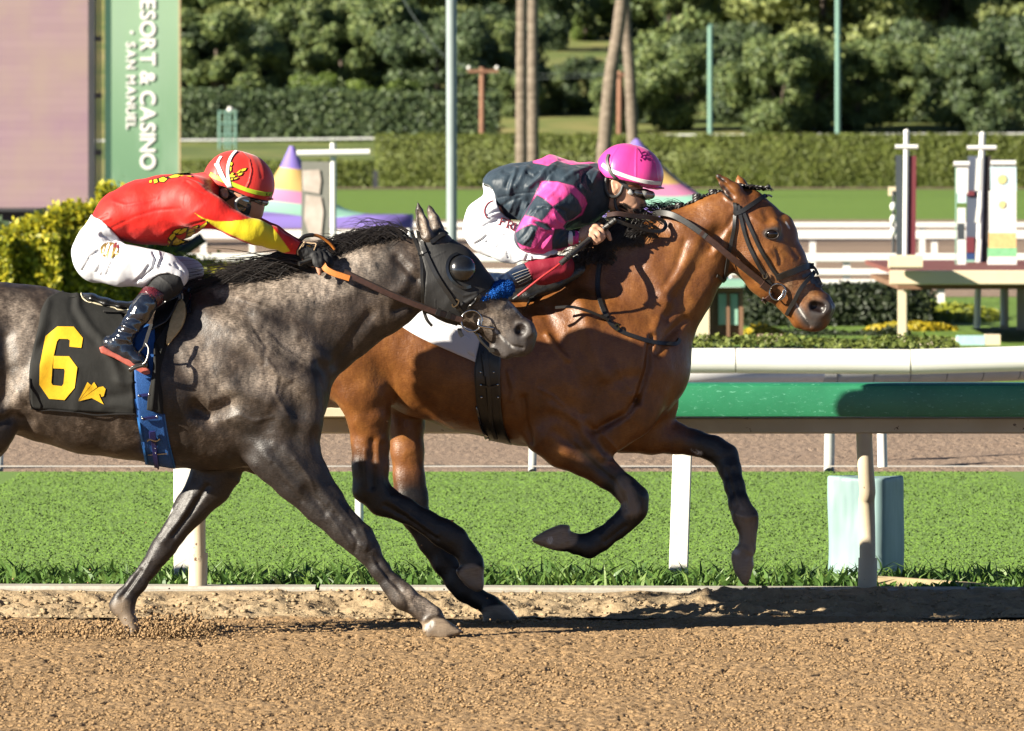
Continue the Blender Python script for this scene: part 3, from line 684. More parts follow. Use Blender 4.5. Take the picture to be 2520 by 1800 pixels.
# ------------------------------------------------------------ infield
hedge('clipped_hedge', *span(-900, 2360, 846, 77, 78, 0), m_leaves['hedge'], 22000, .021, 'long low clipped hedge just beyond the white turf rail', bump_=.04)
hedge('box_hedge', *span(1832, 2292, 716, 117, 119.5), m_leaves['dkhedge'], 8000, .03, 'dark clipped box hedge on the lawn behind the nose of the bay')
hedge('bed_edging', *span(1880, 2240, 826, 111.5, 112.6), m_leaves['dkhedge'], 3000, .026, 'low dark hedge in front of the yellow flower bed')
def mound(name, x0, x1, yb, h, d, dp, m, n, size, label):
    a, b = P(x0, yb, d), P(x1, yb, d); c = (a+b)/2; V, Fq = join(leaf_cloud([(c.x, d+dp, 0)], [((b.x-a.x)/2, dp, h)], n, size, .9, n), cores([(c.x, d+dp, 0)], [((b.x-a.x)/2, dp, h)], .93, 3))
    k = V[:,2] > -.4; o = mk(name, V, Fq, m, None, (c.x, d+dp, 0), False); return tag(o, label, 'flower bed')
mound('flower_bed', 2105, 2500, 815, .17, 119, 3.2, m_leaves['bed'], 5000, .05, 'wide yellow green flower bed on the lawn at right'); mound('flower_bed', 2135, 2358, 823, .09, 114, .6, m_leaves['flower'], 1600, .04, 'narrow strip of yellow flowers in front of the green bed'); mound('flower_bed', 1828, 1930, 836, .14, 109, .6, m_leaves['flower'], 900, .045, 'small patch of yellow flowers beside the kiosk')
m_crmp = mat('cream_paint', (.72, .61, .42), .6, .06, 2, .05); m_brn = mat('brown_stain', (.20, .105, .055), .7, .15, 3, .1); m_redb = mat('red_brown_deck', (.19, .055, .04), .7, .15, 3, .1); m_grnp = mat('pale_green_paint', (.26, .46, .35), .5, .1, 3, .05)
pl = empty('viewing_platform', P(2360, 848, 107), 'cream edged timber platform on posts at the right of the infield', 'platform'); zt = CAMH-(666-HOR)/FPX*107; zb2 = CAMH-(701-HOR)/FPX*107
X0 = P(2190, 0, 107).x; MB().box((X0, 107, zb2), (X0+4.2, 107.12, zt), .01).build('fascia', m_crmp, pl); MB().box((X0+.05, 107.121, zb2+.10), (X0+4.15, 116, zt-.002)).build('deck', m_redb, pl); MB().box((X0+.1, 107.4, zb2-.055), (X0+4.1, 115.5, zb2-.002)).build('joist', m_brn, pl)
for x, d in ((2220, 107.2), (2472, 115.4), (2513, 114.6), (2700, 107.2)): MB().box((P(x-10, 0, d).x, d, 0), (P(x+10, 0, d).x, d+.1, zb2-.06)).build('leg', m_crmp, pl)
o = MB().box(P(2188, 661, 106.6)-Vector((0,0,0)), P(2268, 628, 106.9), .015).build('notice_box', m_crmp, None, tuple(P(2228, 661, 106.7))); tag(o, 'cream box standing at the left end of the timber platform', 'box')
ki = empty('kiosk', P(1780, 846, 108), 'small kiosk with cream post and pale green panels behind the neck of the bay', 'kiosk'); d = 108
def px_box(x0, y0, x1, y1, d, th, name, m, par): return MB().box((P(x0, 0, d).x, d, P(0, y1, d).z), (P(x1, 0, d).x, d+th, P(0, y0, d).z)).build(name, m, par)
px_box(1714, 708, 1745, 846, d-.1, .2, 'corner_post', m_crmp, ki); px_box(1640, 690, 1832, 707, d-.25, 1.4, 'roof', m_grnp, ki); px_box(1747, 708, 1829, 720, d, .1, 'lintel', m_brn, ki); px_box(1746, 721, 1829, 842, d+.06, .6, 'wall', m_brn, ki)
for x0, x1 in ((1768, 1788), (1797, 1816)): px_box(x0, 724, x1, 800, d+.02, .038, 'panel', m_grnp, ki)
for x0, x1 in ((1748, 1756), (1788, 1796), (1819, 1829)): px_box(x0, 721, x1, 842, d-.01, .068, 'stile', m_brn, ki)
px_box(1660, 709, 1713, 830, d+.2, .5, 'side_wall', mat('grey_green_board', (.30,.36,.32), .6), ki)
def slatbox(x0, y0, x1, y1, d, n, m, lab, cat='box'):
    r_ = empty('planter_box', P((x0+x1)/2, y1, d), lab, cat); px_box(x0, y0, x1, y1, d+.02, .3, 'body', m_brn, r_); w = (x1-x0)/n
    for k in range(n): px_box(x0+k*w+.1*w, y0, x0+(k+.82)*w, y1, d, .02, 'slat', m, r_)
slatbox(1865, 824, 1926, 846, 105, 6, m_crmp, 'cream slatted planter box beside the kiosk'); slatbox(2260, 834, 2356, 850, 104, 10, m_crmp, 'cream slatted low box right of the platform leg')
px = empty('crate', P(2410, 850, 104), 'pale blue and cream crate under the timber platform', 'crate'); px_box(2356, 827, 2424, 850, 103.8, .3, 'body', mat('pale_blue_paint', (.42,.66,.66), .6), px); px_box(2425, 824, 2462, 850, 103.8, .3, 'end_panel', m_crmp, px)
# white infield fences
def fence(name, d, rails, posts, lab, x0=-700, x1=3200):
    r_ = empty(name, (0, d, 0), lab, 'fence', 'white infield fences')
    for y0, y1 in rails: MB().box((P(x0, 0, d).x, d, P(0, y1, d).z), (P(x1, 0, d).x, d+.06, P(0, y0, d).z), .01).build('rail', m_wht, r_)
    ps = MB().box((-.045, d+.062, 0), (.045, d+.14, P(0, rails[0][0]+2, d).z)); first = None
    k = x0
    while k < x1:
        if first is None: first = ps.build('post', m_wht, r_); first.location.x = P(k, 0, d).x; fo = first
        else: c = fo.copy(); COL.objects.link(c); c.parent = r_; c.location = fo.location.copy(); c.location.x = P(k, 0, d).x
        k += posts
fence('white_fence', 122.5, [(624, 645), (662, 678), (688, 712)], 232, 'nearest white fence with three broad rails across the infield')
fence('white_fence', 149, [(567, 589)], 300, 'white fence with one thick rail in front of the grass bank')
fence('white_fence', 158, [(548, 561)], 330, 'thin cream topped white fence farthest across the infield')
# banners, poles, tents
m_pole = mat('white_pole', (.74, .74, .72), .4, .05, 3, 0); m_gpole = mat('grey_green_pole', (.26, .31, .31), .45, .1, 3, .05); m_dgr = mat('dark_pole', (.03,.035,.04), .6)
def vbox(name, x0, y0, x1, y1, d, th, m, par, lean=0.0):
    a, b = P(x0, y1, d), P(x1, y0, d); sh = lean/FPX*d; return MB().add([(a.x,d,a.z),(b.x,d,a.z),(b.x,d+th,a.z),(a.x,d+th,a.z),(a.x+sh,d,b.z),(b.x+sh,d,b.z),(b.x+sh,d+th,b.z),(a.x+sh,d+th,b.z)], [(0,3,2,1),(4,5,6,7),(0,1,5,4),(1,2,6,5),(2,3,7,6),(3,0,4,7)]).build(name, m, par)
def banner_mat(name, stops, sc=.6): 
    t = NT(name); return t.out(t.ramp(t.noise(sc, 3), stops), .6, None, .3)
m_bdark = banner_mat('dark_grey_banner', [(.3,(.035,.045,.05)),(.7,(.07,.085,.10))]); m_bred = banner_mat('maroon_banner', [(.3,(.13,.02,.03)),(.7,(.21,.045,.055))]); m_bblue = banner_mat('slate_banner', [(.3,(.05,.065,.10)),(.7,(.12,.14,.19))]); m_bblk = banner_mat('black_banner', [(.3,(.02,.018,.018)),(.7,(.07,.055,.05))])
def tpole(name, x0, y0, x1, y1, d, r, m, par): return sharp(MB().tube([P(x0, y0, d), P(x1, y1, d)], r/FPX*d, 12).build(name, m, par, smooth=True))
p1 = empty('banner_pole', P(2231, 848, 110), 'white capped pole with dark and maroon banners left of the banner cluster', 'banner pole'); tpole('pole', 2226, 848, 2231, 326, 110, 7, m_pole, p1); tpole('crossbar', 2203, 362, 2259, 362, 109.8, 6, m_pole, p1); vbox('banner', 2206, 382, 2223, 628, 110, .03, m_bdark, p1, -2); vbox('banner', 2236, 384, 2253, 628, 110, .03, m_bred, p1, 2); vbox('banner_stripe', 2230, 388, 2238, 628, 110.05, .02, m_bblue, p1, -2); MB().ball(P(2231, 326, 110), 8/FPX*110, 12, 8).build('finial', m_wht, p1, smooth=True)
p2 = empty('banner_pole', P(2410, 716, 114), 'leaning white capped pole with slate and black banners between the pale banners', 'banner pole'); tpole('pole', 2404, 808, 2418, 332, 114, 8, m_pole, p2); tpole('crossbar', 2380, 364, 2452, 364, 113.8, 6, m_pole, p2); vbox('banner', 2376, 384, 2402, 656, 114, .03, m_bblue, p2, 6); vbox('banner', 2412, 384, 2430, 656, 114, .03, m_bblk, p2, 10); MB().ball(P(2418, 332, 114), 8/FPX*114, 12, 8).build('finial', m_wht, p2, smooth=True)
for y0, y1, m in ((470, 482, m_bred), (584, 622, m_bred), (624, 640, banner_mat('blue_banner', [(.3,(.02,.05,.16)),(.7,(.03,.07,.2))])), (640, 656, m_grnp)): vbox('banner_panel', 2378, y0, 2398, y1, 113.97, .02, m, p2)
for y0, y1 in ((390, 470), (512, 548), (590, 655)): vbox('banner_panel', 2399, y0, 2411, y1, 113.96, .02, m_wht, p2, 4)
m_sky = banner_mat('pale_blue_banner', [(.3,(.50,.68,.74)),(.7,(.66,.78,.80))]); m_wb = mat('white_banner_cloth', (.78,.78,.74), .6, .03, 2, 0); m_yb = mat('yellow_banner_print', (.76,.66,.26), .6); m_ob = mat('orange_banner_print', (.72,.48,.20), .6); m_gb = mat('green_banner_print', (.22,.52,.26), .6)
p3 = empty('banner', P(2470, 716, 112), 'pale blue and white upright banner with yellow suns at far right', 'banner'); tpole('crossbar', 2438, 402, 2500, 402, 112, 7, m_pole, p3); vbox('banner_panel', 2438, 410, 2502, 470, 112, .03, m_sky, p3, -1); vbox('banner_panel', 2434, 470, 2501, 574, 112, .03, m_wb, p3); vbox('banner_panel', 2433, 574, 2501, 610, 112, .03, m_ob, p3); vbox('banner_panel', 2431, 610, 2502, 632, 112, .03, m_gb, p3); vbox('banner_panel', 2430, 640, 2502, 655, 112, .03, m_wb, p3); tpole('pole', 2466, 655, 2466, 800, 112.1, 5, m_pole, p3)
for y, r in ((442, 13), (504, 10)):
    c = P(2466, y, 111.99); q = [(c.x+math.cos(a)*r/FPX*112*(1 if i % 2 else .72), c.y, c.z+math.sin(a)*r/FPX*112*(1 if i % 2 else .72)) for i, a in enumerate([k*math.pi/10 for k in range(20)])]
    mk('sun_emblem', q+[(x, y_+.008, z) for x, y_, z in q], [tuple(reversed(range(20))), tuple(range(20, 40))]+[(i, (i+1) % 20, (i+1) % 20+20, i+20) for i in range(20)], m_yb, p3, smooth=False)
p4 = empty('banner', P(2366, 716, 112), 'narrow white upright banner left of the slate banner', 'banner'); tpole('crossbar', 2347, 404, 2386, 404, 112, 7, m_pole, p4); vbox('banner_panel', 2353, 412, 2382, 476, 112, .03, m_wb, p4, 1); vbox('banner_panel', 2356, 476, 2378, 500, 112, .03, m_sky, p4); vbox('banner_panel', 2356, 512, 2376, 550, 112, .03, m_wb, p4); vbox('banner_panel', 2356, 550, 2374, 590, 112, .03, m_bdark, p4); vbox('banner_panel', 2356, 590, 2377, 655, 112, .03, m_wb, p4); vbox('banner_panel', 2351, 412, 2353.5, 655, 112, .04, m_grnp, p4)
p5 = empty('marker_pole', P(2197, 600, 128), 'pole with stacked white blocks beside the maroon banner', 'marker pole'); tpole('pole', 2199, 640, 2199, 470, 128, 4, m_dgr, p5); vbox('top_sign', 2186, 460, 2210, 482, 128, .05, m_crmp, p5)
for y in (509, 540, 570): MB().ball(P(2198, y, 127.95), 8/FPX*128, 12, 8, (1, 1, 1.4)).build('white_block', m_wht, p5, smooth=True)
px6 = empty('cross_pole', P(820, 700, 136), 'white cross shaped pole holding a hanging grey portrait banner', 'pole'); tpole('pole', 821, 690, 820, 352, 136, 7.5, m_wht, px6); tpole('crossbar', 730, 378, 910, 375, 135.9, 8, m_wht, px6)
po = empty('portrait_banner', P(778, 580, 136.1), 'dark grey hanging banner with a pale figure beside the white cross pole', 'banner'); vbox('cloth', 742, 398, 812, 590, 136.2, .03, mat('grey_banner_cloth', (.20,.20,.175), .6, .1, 2, 0), po)
m_pal = banner_mat('pale_print', [(.3,(.42,.35,.30)),(.7,(.68,.60,.55))], 3); 
for q in ([(744,420),(786,418),(790,445),(786,478),(746,470)], [(752,480),(790,485),(796,520),(790,590),(765,590),(748,540)]):
    w = [P(a, b, 136.18) for a, b in q]; mk('figure_print', [tuple(v) for v in w]+[(v.x, v.y+.01, v.z) for v in w], [tuple(range(len(w))), tuple(reversed(range(len(w), 2*len(w))))], m_pal, po, smooth=False)
def tentmat(name, dd, bands):
    t = NT(name); sep = t.n('ShaderNodeSeparateXYZ'); t.l(t.co(), sep.inputs[0]); f = t.math('ADD', t.step(sep.outputs['Z'], 0, 1.62), t.math('MULTIPLY', t.math('SINE', t.math('MULTIPLY', sep.outputs['X'], 3.2)), .035)); r = t.n('ShaderNodeValToRGB'); r.color_ramp.interpolation = 'CONSTANT'; e = r.color_ramp.elements
    while len(e) < len(bands): e.new(.5)
    for i, (p, c) in enumerate(bands): e[i].position = p; e[i].color = K(c)+(1,)
    t.l(f, r.inputs[0]); return t.out(r.outputs[0], .55, None, .3)
PUR, ORA, PNK, TEA = (.22,.16,.48), (.60,.40,.14), (.58,.22,.37), (.30,.56,.43)
def tent(x, ya, yv, yb, hw, d, lab, pw=4.2):
    c = P(x, yb, d); r_ = empty('tent', (c.x, d+1.6, 0), lab, 'tent'); za, zv, zb_ = P(0, ya, d).z, P(0, yv, d).z, P(0, yb, d).z; W_ = hw/FPX*d; N_ = 32; K = 14; vs = []; fs = []
    for k in range(K+1):
        f = k/K; rr = W_*(.02+.98*f); z = zv+(za-zv)*((1-f)**pw)
        for i in range(N_):
            a = 2*math.pi*i/N_; sq = 1/max(abs(math.cos(a)), abs(math.sin(a))); s_ = 1+(sq-1)*f; vs.append((c.x+math.cos(a)*rr*s_, d+1.6+math.sin(a)*rr*s_, z))
    for i in range(N_):
        p = vs[K*N_+i]; vs.append((p[0], p[1], zb_))
    for k in range(K+1):
        for i in range(N_): fs.append((k*N_+i, k*N_+(i+1) % N_, (k+1)*N_+(i+1) % N_, (k+1)*N_+i))
    h = za-zb_; m = tentmat('tent_canopy_print', d, [(0, PUR), ((zv-zb_)/h*1.02+.01, TEA), (.30, PNK), (.45, ORA), (.72, PUR)])
    V = np.array(vs); V[:,2] = V[:,2]; r_.location.z = 0
    o = mk('canopy', V-np.array([c.x, d+1.6, zb_]), fs, m, None, (0,0,0)); o.parent = r_; o.location = (0, 0, zb_); o.scale = (1, 1, 1)
    # the print runs with height: scale it to the canopy
    for nd in m.node_tree.nodes:
        if nd.type == 'MAP_RANGE': nd.inputs[2].default_value = h
    for sx in (-1, 1):
        for sy in (-1, 1): MB().tube([(c.x+sx*W_*.98, d+1.6+sy*W_*.98, 0), (c.x+sx*W_*.98, d+1.6+sy*W_*.98, zv)], .03, 8).build('leg', m_pole, r_, smooth=True)
    return r_
tent(712, 360, 532, 562, 300, 139, 'purple orange and pink peaked tent behind the red jockey'); tent(1570, 342, 508, 536, 235, 150, 'purple yellow and pink peaked tent behind the pink helmet', 1.6)
o = empty('lamp_post', P(1112, 760, 128), 'tall slim grey lamp post rising out of the picture between the riders', 'lamp post'); tpole('post', 1112, 765, 1110, -420, 128, 13, m_gpole, o); sharp(MB().tube([P(1110, -420, 128), P(1150, -470, 128), P(1230, -480, 128)], .03, 10).build('arm', m_gpole, o, smooth=True)); MB().box(P(1225, -470, 127.9), P(1300, -490, 128.1)).build('lamp_head', m_gpole, o)
# big screen and the green banner at left
m_led = NT('led_screen'); br = m_led.n('ShaderNodeTexBrick'); br.inputs['Scale'].default_value = 1.0; br.inputs['Brick Width'].default_value = 1.2; br.inputs['Row Height'].default_value = .16; br.inputs['Mortar Size'].default_value = .006; br.inputs['Color1'].default_value = (0.159,0.103,0.129,1.0); br.inputs['Color2'].default_value = (0.177,0.118,0.142,1.0); br.inputs['Mortar'].default_value = (0.136,0.085,0.118,1.0)
mp = m_led.n('ShaderNodeMapping'); mp.inputs['Rotation'].default_value = (math.radians(90), 0, 0); m_led.l(m_led.co(), mp.inputs[0]); m_led.l(mp.outputs[0], br.inputs['Vector'])
cl = m_led.mix(m_led.step(m_led.noise(.8, 3), .3, .75), br.outputs[0], (.31,.235,.195)); m_led.out(cl, .6, None, .2); m_led.l(cl, m_led.b.inputs['Emission Color']); m_led.b.inputs['Emission Strength'].default_value = .06; m_led = m_led.m
sc_ = empty('video_screen', P(0, 560, 200), 'big pinkish video screen with dark frame at the upper left', 'screen'); d = 200; A, B = P(-900, 512, d), P(217, -700, d)
MB().box((A.x, d, A.z), (B.x, d+.3, B.z)).build('display', m_led, sc_); m_frm = mat('dark_steel', (.03,.032,.036), .6, .2, 2, .1); MB().box((B.x+.002, d-.06, A.z-.06), (B.x+.12, d+.5, B.z)).build('frame_side', m_frm, sc_); MB().box((A.x, d-.05, A.z-.07), (B.x, d+.4, A.z-.003)).build('frame_bottom', m_frm, sc_); MB().box((A.x, d+.32, 0), (B.x+.1, d+.6, B.z)).build('backing', m_frm, sc_)
for x in (238, 246): tpole('support', x, 620, x, -700, 201, 2.5, mat('grey_steel', (.22,.21,.20), .6) if x == 238 else bpy.data.materials['grey_steel'], sc_)
for y in (90, 230, 370): vbox('bracket', 232, y, 250, y+12, 200.6, .2, bpy.data.materials['grey_steel'], sc_)
t = NT('pale_green_banner'); sep = t.n('ShaderNodeSeparateXYZ'); t.l(t.co(), sep.inputs[0]); fz = t.step(sep.outputs['Z'], -1.5, 3.2); m_ban = t.out(t.mix(t.step(t.noise(1.3, 3, .5, (1.6, 1, .35)), .45, .75), t.ramp(fz, [(0, (.085,.195,.105)), (.5, (.15,.285,.165)), (1, (.26,.40,.26))]), (.25,.38,.26)), .6, None, .3)
gb = empty('vertical_banner', P(350, 460, 195), 'tall pale green hanging banner with white lettering down it', 'banner'); d = 195
ob = vbox('cloth', 274, -500, 443, 462, d, .04, m_ban, None); ob.parent = gb; ob.data.transform(Matrix.Translation(-gb.location)); vbox('edge_trim', 439.5, -500, 444, 462, d-.02, .06, mat('tan_edge', (.42,.33,.18), .6), gb); vbox('side_panel', 258, -500, 273.5, 470, d+.01, .3, mat('dark_green_panel', (.018,.075,.045), .6), gb)
def sign(txt, size, x, y, m, parent, d, sp=1.0, bold=.02):
    adv = 0.0; p = P(x, y, d); R = Matrix(((0, 1, 0), (0, 0, -1), (-1, 0, 0))).to_4x4()
    for ch in txt:
        if ch == ' ': adv += size*.34*sp; continue
        cu = bpy.data.curves.new('letter', 'FONT'); cu.body = ch; cu.size = size; cu.extrude = .008; cu.offset = bold; o0 = bpy.data.objects.new('t', cu); COL.objects.link(o0); bpy.context.view_layer.update()
        me = bpy.data.meshes.new_from_object(o0.evaluated_get(bpy.context.evaluated_depsgraph_get())); bpy.data.objects.remove(o0); xs = [v.co.x for v in me.vertices]; me.transform(Matrix.Translation((-min(xs), 0, 0)))
        o = bpy.data.objects.new('letter', me); COL.objects.link(o); me.materials.clear(); me.materials.append(m); o.parent = parent; o.matrix_local = Matrix.Translation(p-parent.location+Vector((0, 0, -adv))) @ R; adv += max(xs)-min(xs)+size*.10*sp
m_let = mat('white_lettering', (.80,.80,.76), .5, .02, 3, 0); sign('RESORT & CASINO', .40, 346, -34, m_let, gb, d-.02, .62, .010); sign('SAN MANUEL', .245, 311, 104, m_let, gb, d-.02, 1.15, .006)
c = P(324, 80, d-.02); MB().tube([(c.x, d-.02, c.z), (c.x, d-.005, c.z)], .035, 12).build('lettering_mark', m_let, gb)
# yellow-green shrubs at left
def shrub(x0, x1, ytop, d, n, seed, lab, kind='gold', size=.040):
    r = random.Random(seed); a, b = P(x0, ytop, d), P(x1, ytop, d); cent = []; rad = []; L = b.x-a.x
    for i in range(14): s_ = r.uniform(.26, .44)*max(.7, min(1, L)); cent.append((a.x+L*r.random(), d+r.uniform(0, .9), max(.1, a.z*r.uniform(.15, 1)-s_*.8))); rad.append((s_*1.2, s_, s_))
    V, Fq = join(leaf_cloud(cent, rad, n, size, .7, seed), cores(cent, rad, .8, seed)); o = mk('shrub', V, Fq, m_leaves[kind], None, ((a.x+b.x)/2, d+.4, 0), False); return tag(o, lab, 'shrub', 'yellow green shrubs at the left')
for i, (x0, x1, yt, lab) in enumerate(((-180, 30, 570, 'yellow green shrub at the left edge under the screen'), (20, 150, 562, 'yellow green shrub under the middle of the screen'), (120, 260, 545, 'tall yellow green shrub behind the white breeches of the red jockey'), (236, 318, 496, 'tallest yellow green shrub behind the back of the red jockey'), (300, 640, 655, 'yellow green shrub showing under the thigh of the red jockey'))):
    hedge('shrub', *span(x0, x1, yt+(16 if x0 < 200 else 6), 110+i*.3, 111.2+i*.3), m_leaves['gold'], 9000, .036, lab, 'shrub', .17, 'yellow green shrubs at the left')
hedge('ground_cover', *span(420, 760, 724, 100, 102), m_leaves['bed'], 2600, .05, 'bright lime ground cover above the saddle of the grey', 'ground cover')
shrub(-300, 330, 500, 117, 6000, 77, 'dark shrub mass below the video screen', 'dark_leaf', .09)['group'] = 'dark shrubs'
o = tpole('leaning_pole', 392, 655, 500, 585, 118, 14, m_dgr, None); o.data.transform(Matrix.Translation(-P(446, 620, 118))); o.location = P(446, 620, 118); tag(o, 'dark leaning pole blurred below the chest of the red jockey', 'pole')
# ------------------------------------------------------------ far hedges, rail, hill
hedge('tall_hedge', *span(926, 3300, 336, 412, 415), m_leaves['hedge'], 60000, .055, 'long tall clipped hedge across the far side of the course', bump_=.10)
hedge('low_hedge', *span(440, 922, 400, 424, 427), m_leaves['hedge'], 10000, .055, 'lower clipped hedge left of the tall far hedge', bump_=.10)
o = vbox('bin', 918, 420, 930, 476, 410, .5, m_dgr, None); tag(o, 'small dark bin in the gap between the far hedges', 'bin')
def hz(x, y):
    base = np.clip((y-427)/75, 0, 1)*1.5; up = np.clip(y-515, 0, None); z = base+up*.047+np.clip(up-420, 0, None)*.10; p = np.stack([x.ravel()/60, y.ravel()/70, 0*x.ravel()], 1)
    return z+(vnoise(p, 8)*2.2*np.clip(up.ravel()/120, 0, 1)).reshape(x.shape)
gsheet('hillside', -420, 420, 427, 1900, 0, m_hill, 120, 160, hz)
def hgt(x, y): return float(hz(np.array([[x]]), np.array([[y]]))[0, 0])
o = gsheet('hill_path', -10, 32, 0, 1, 0, mat('pale_path_dust', (.42,.37,.29), .9, .1, .3, 0), 24, 3, lambda x, y: x*0)
me = o.data; L = np.array([v.co for v in me.vertices])
for i, v in enumerate(me.vertices): f = (L[i,0]+10)/42; yy = 690+f*55+L[i,1]*16.0; xx = (1180+f*560-CX)/FPX*yy; v.co = (xx, yy, hgt(xx, yy)+.25)
fr = empty('far_rail', (0, 502, 1.5), 'thin white rail with posts running in front of the far trees', 'rail'); d = 500
for a, b in (((-300, 351), (700, 344)), ((700, 344), (1500, 334)), ((1500, 334), (3000, 328))): MB().tube([P(*a, d), P(*b, d)], .05, 6).build('rail_tube', m_pole, fr)
pp = MB().box((-.10, -.08, -.62), (.10, .08, 0)).build('post', m_pole, fr); pp.location = P(-250, 350, d)-fr.location
for k in range(1, 62):
    x = -250+k*50; y = 351-x*.010 if x < 1500 else 334; c = pp.copy(); COL.objects.link(c); c.parent = fr; c.location = P(x, y, d)-fr.location
# trees
protos = [tree_proto('oak', 1), tree_proto('oak', 2, 7.4, 4.6), tree_proto('euc', 3, 9, 4.2), tree_proto('euc', 14, 8.4, 4.8), tree_proto('dark_leaf', 5, 7.6, 4.6), tree_proto('lime', 6, 5.2, 3.6)]
KND = ['dark green oak', 'spreading dark oak', 'tall olive green tree', 'broad olive green tree', 'very dark green tree', 'bright green bushy tree']
MARKS = [(-400, 'left of the green banner'), (430, 'just right of the green banner'), (560, 'above the teal scaffold tower'), (700, 'above the purple tent'), (820, 'above the white cross pole'), (960, 'left of the lamp post'), (1112, 'behind the lamp post'), (1187, 'behind the utility pole'), (1300, 'behind the upright palms'), (1400, 'between the palm pairs'), (1540, 'behind the leaning palms'), (1650, 'right of the leaning palms'), (1748, 'behind the shorter teal pole'), (1860, 'above the ears of the bay'), (1960, 'left of the taller teal pole'), (2062, 'behind the taller teal pole'), (2231, 'above the maroon banner'), (2417, 'above the slate banner'), (2500, 'at the right edge'), (2700, 'beyond the right edge')]
used = set(); seen_l = {}
def put(kind, x, d, s):
    p = P(x, 0, d); o = protos[kind] if kind not in used else copy_tree(protos[kind]); used.add(kind); o.location = (p.x, d, hgt(p.x, d)-.3); o.scale = (s, s, s*random.uniform(.85, 1.1)); o.rotation_euler = (0, 0, random.uniform(0, 6.28))
    row = 'at the slope foot' if d < 560 else 'low on the hill' if d < 650 else 'mid hill' if d < 770 else 'high on the hill'
    sz = 'small' if s < .6 else 'mid sized' if s < 1 else 'large' if s < 1.35 else 'huge'
    lb = f"{KND[kind]} {row} {min(MARKS, key=lambda m: abs(m[0]-x))[1]}"
    if lb in seen_l: lb = sz+' '+lb
    if lb in seen_l: lb += (', right of its twin' if x > seen_l[lb] else ', left of its twin')
    seen_l[lb] = x; tag(o, lb, 'tree', 'trees on the hillside')
hedge('tall_dark_hedge', *span(430, 1225, 232, 521, 526, 1.2), m_leaves['dark_leaf'], 20000, .11, 'tall dark hedge behind the far rail at left', bump_=.35)
T = []; R2 = random.Random(5)
for x, s in ((1260, .42), (1330, .5), (1420, .55), (1500, .5), (1590, .7), (1680, .75), (1770, .8), (1850, .7), (1930, .8), (2010, .85), (2100, .8), (2190, .85), (2280, .9), (2370, .8), (2460, .9), (2550, .9), (2650, .9)): T.append((4 if R2.random() < .5 else 1, x+R2.uniform(-15, 15), 534+R2.uniform(-6, 14), s*.9))
for x, d, k, s in ((450, 585, 0, 1.15), (545, 600, 1, 1.2), (640, 582, 3, 1.1), (735, 600, 4, 1.25), (830, 590, 3, 1.15), (925, 600, 2, 1.2), (1010, 585, 3, 1.05), (1095, 596, 0, 1.15), (1185, 590, 1, .95), (1640, 600, 1, 1.2), (1730, 590, 0, 1.3), (1830, 606, 4, 1.25), (1930, 592, 2, 1.15), (2030, 580, 3, 1.45), (2130, 588, 2, 1.4), (2230, 596, 3, 1.25), (2320, 588, 0, 1.3), (2410, 590, 4, 1.3), (2500, 582, 3, 1.2), (2600, 592, 1, 1.3)): T.append((k, x, d, s))
for x, d, k, s in ((430, 690, 1, 1.5), (530, 700, 0, 1.5), (640, 690, 4, 1.5), (750, 700, 3, 1.5), (860, 690, 1, 1.5), (970, 700, 2, 1.5), (1080, 690, 3, 1.4), (1165, 720, 0, 1.3), (1640, 790, 0, 1.2), (1720, 740, 1, 1.4), (1820, 730, 0, 1.5), (1930, 720, 2, 1.5), (2040, 700, 4, 1.5), (2150, 720, 0, 1.5), (2260, 700, 1, 1.6), (2370, 700, 3, 1.5), (2480, 710, 0, 1.6), (2600, 720, 1, 1.5), (1352, 640, 4, .6), (1250, 700, 3, .75), (1440, 650, 5, .5), (1560, 650, 5, .75)): T.append((k, x, d, s))
for x, d, k, s in ((1250, 880, 0, 1.0), (1400, 900, 3, .9), (1500, 930, 0, 1.1), (1620, 900, 1, 1.2), (1340, 1000, 1, 1.2)): T.append((k, x, d, s))
for i in range(26): T.append((R2.choice([0, 1, 2, 3, 4]), R2.uniform(330, 1180) if i % 2 else R2.uniform(1660, 2750), R2.uniform(800, 1000), R2.uniform(1.3, 1.8)))
for x, d, s in ((790, 528, .62), (860, 531, .55), (930, 528, .58), (990, 532, .5), (455, 530, .5)): T.append((5, x, d, s))
for x in (440, 520, 610, 690, 760, 850, 930, 1010, 1090, 1160, 1230): T.append((R2.choice([4, 4, 0, 1]), x+R2.uniform(-20, 20), R2.uniform(540, 556), R2.uniform(.62, .85)))
for k, x, d, s in T: put(k, x, d, s)
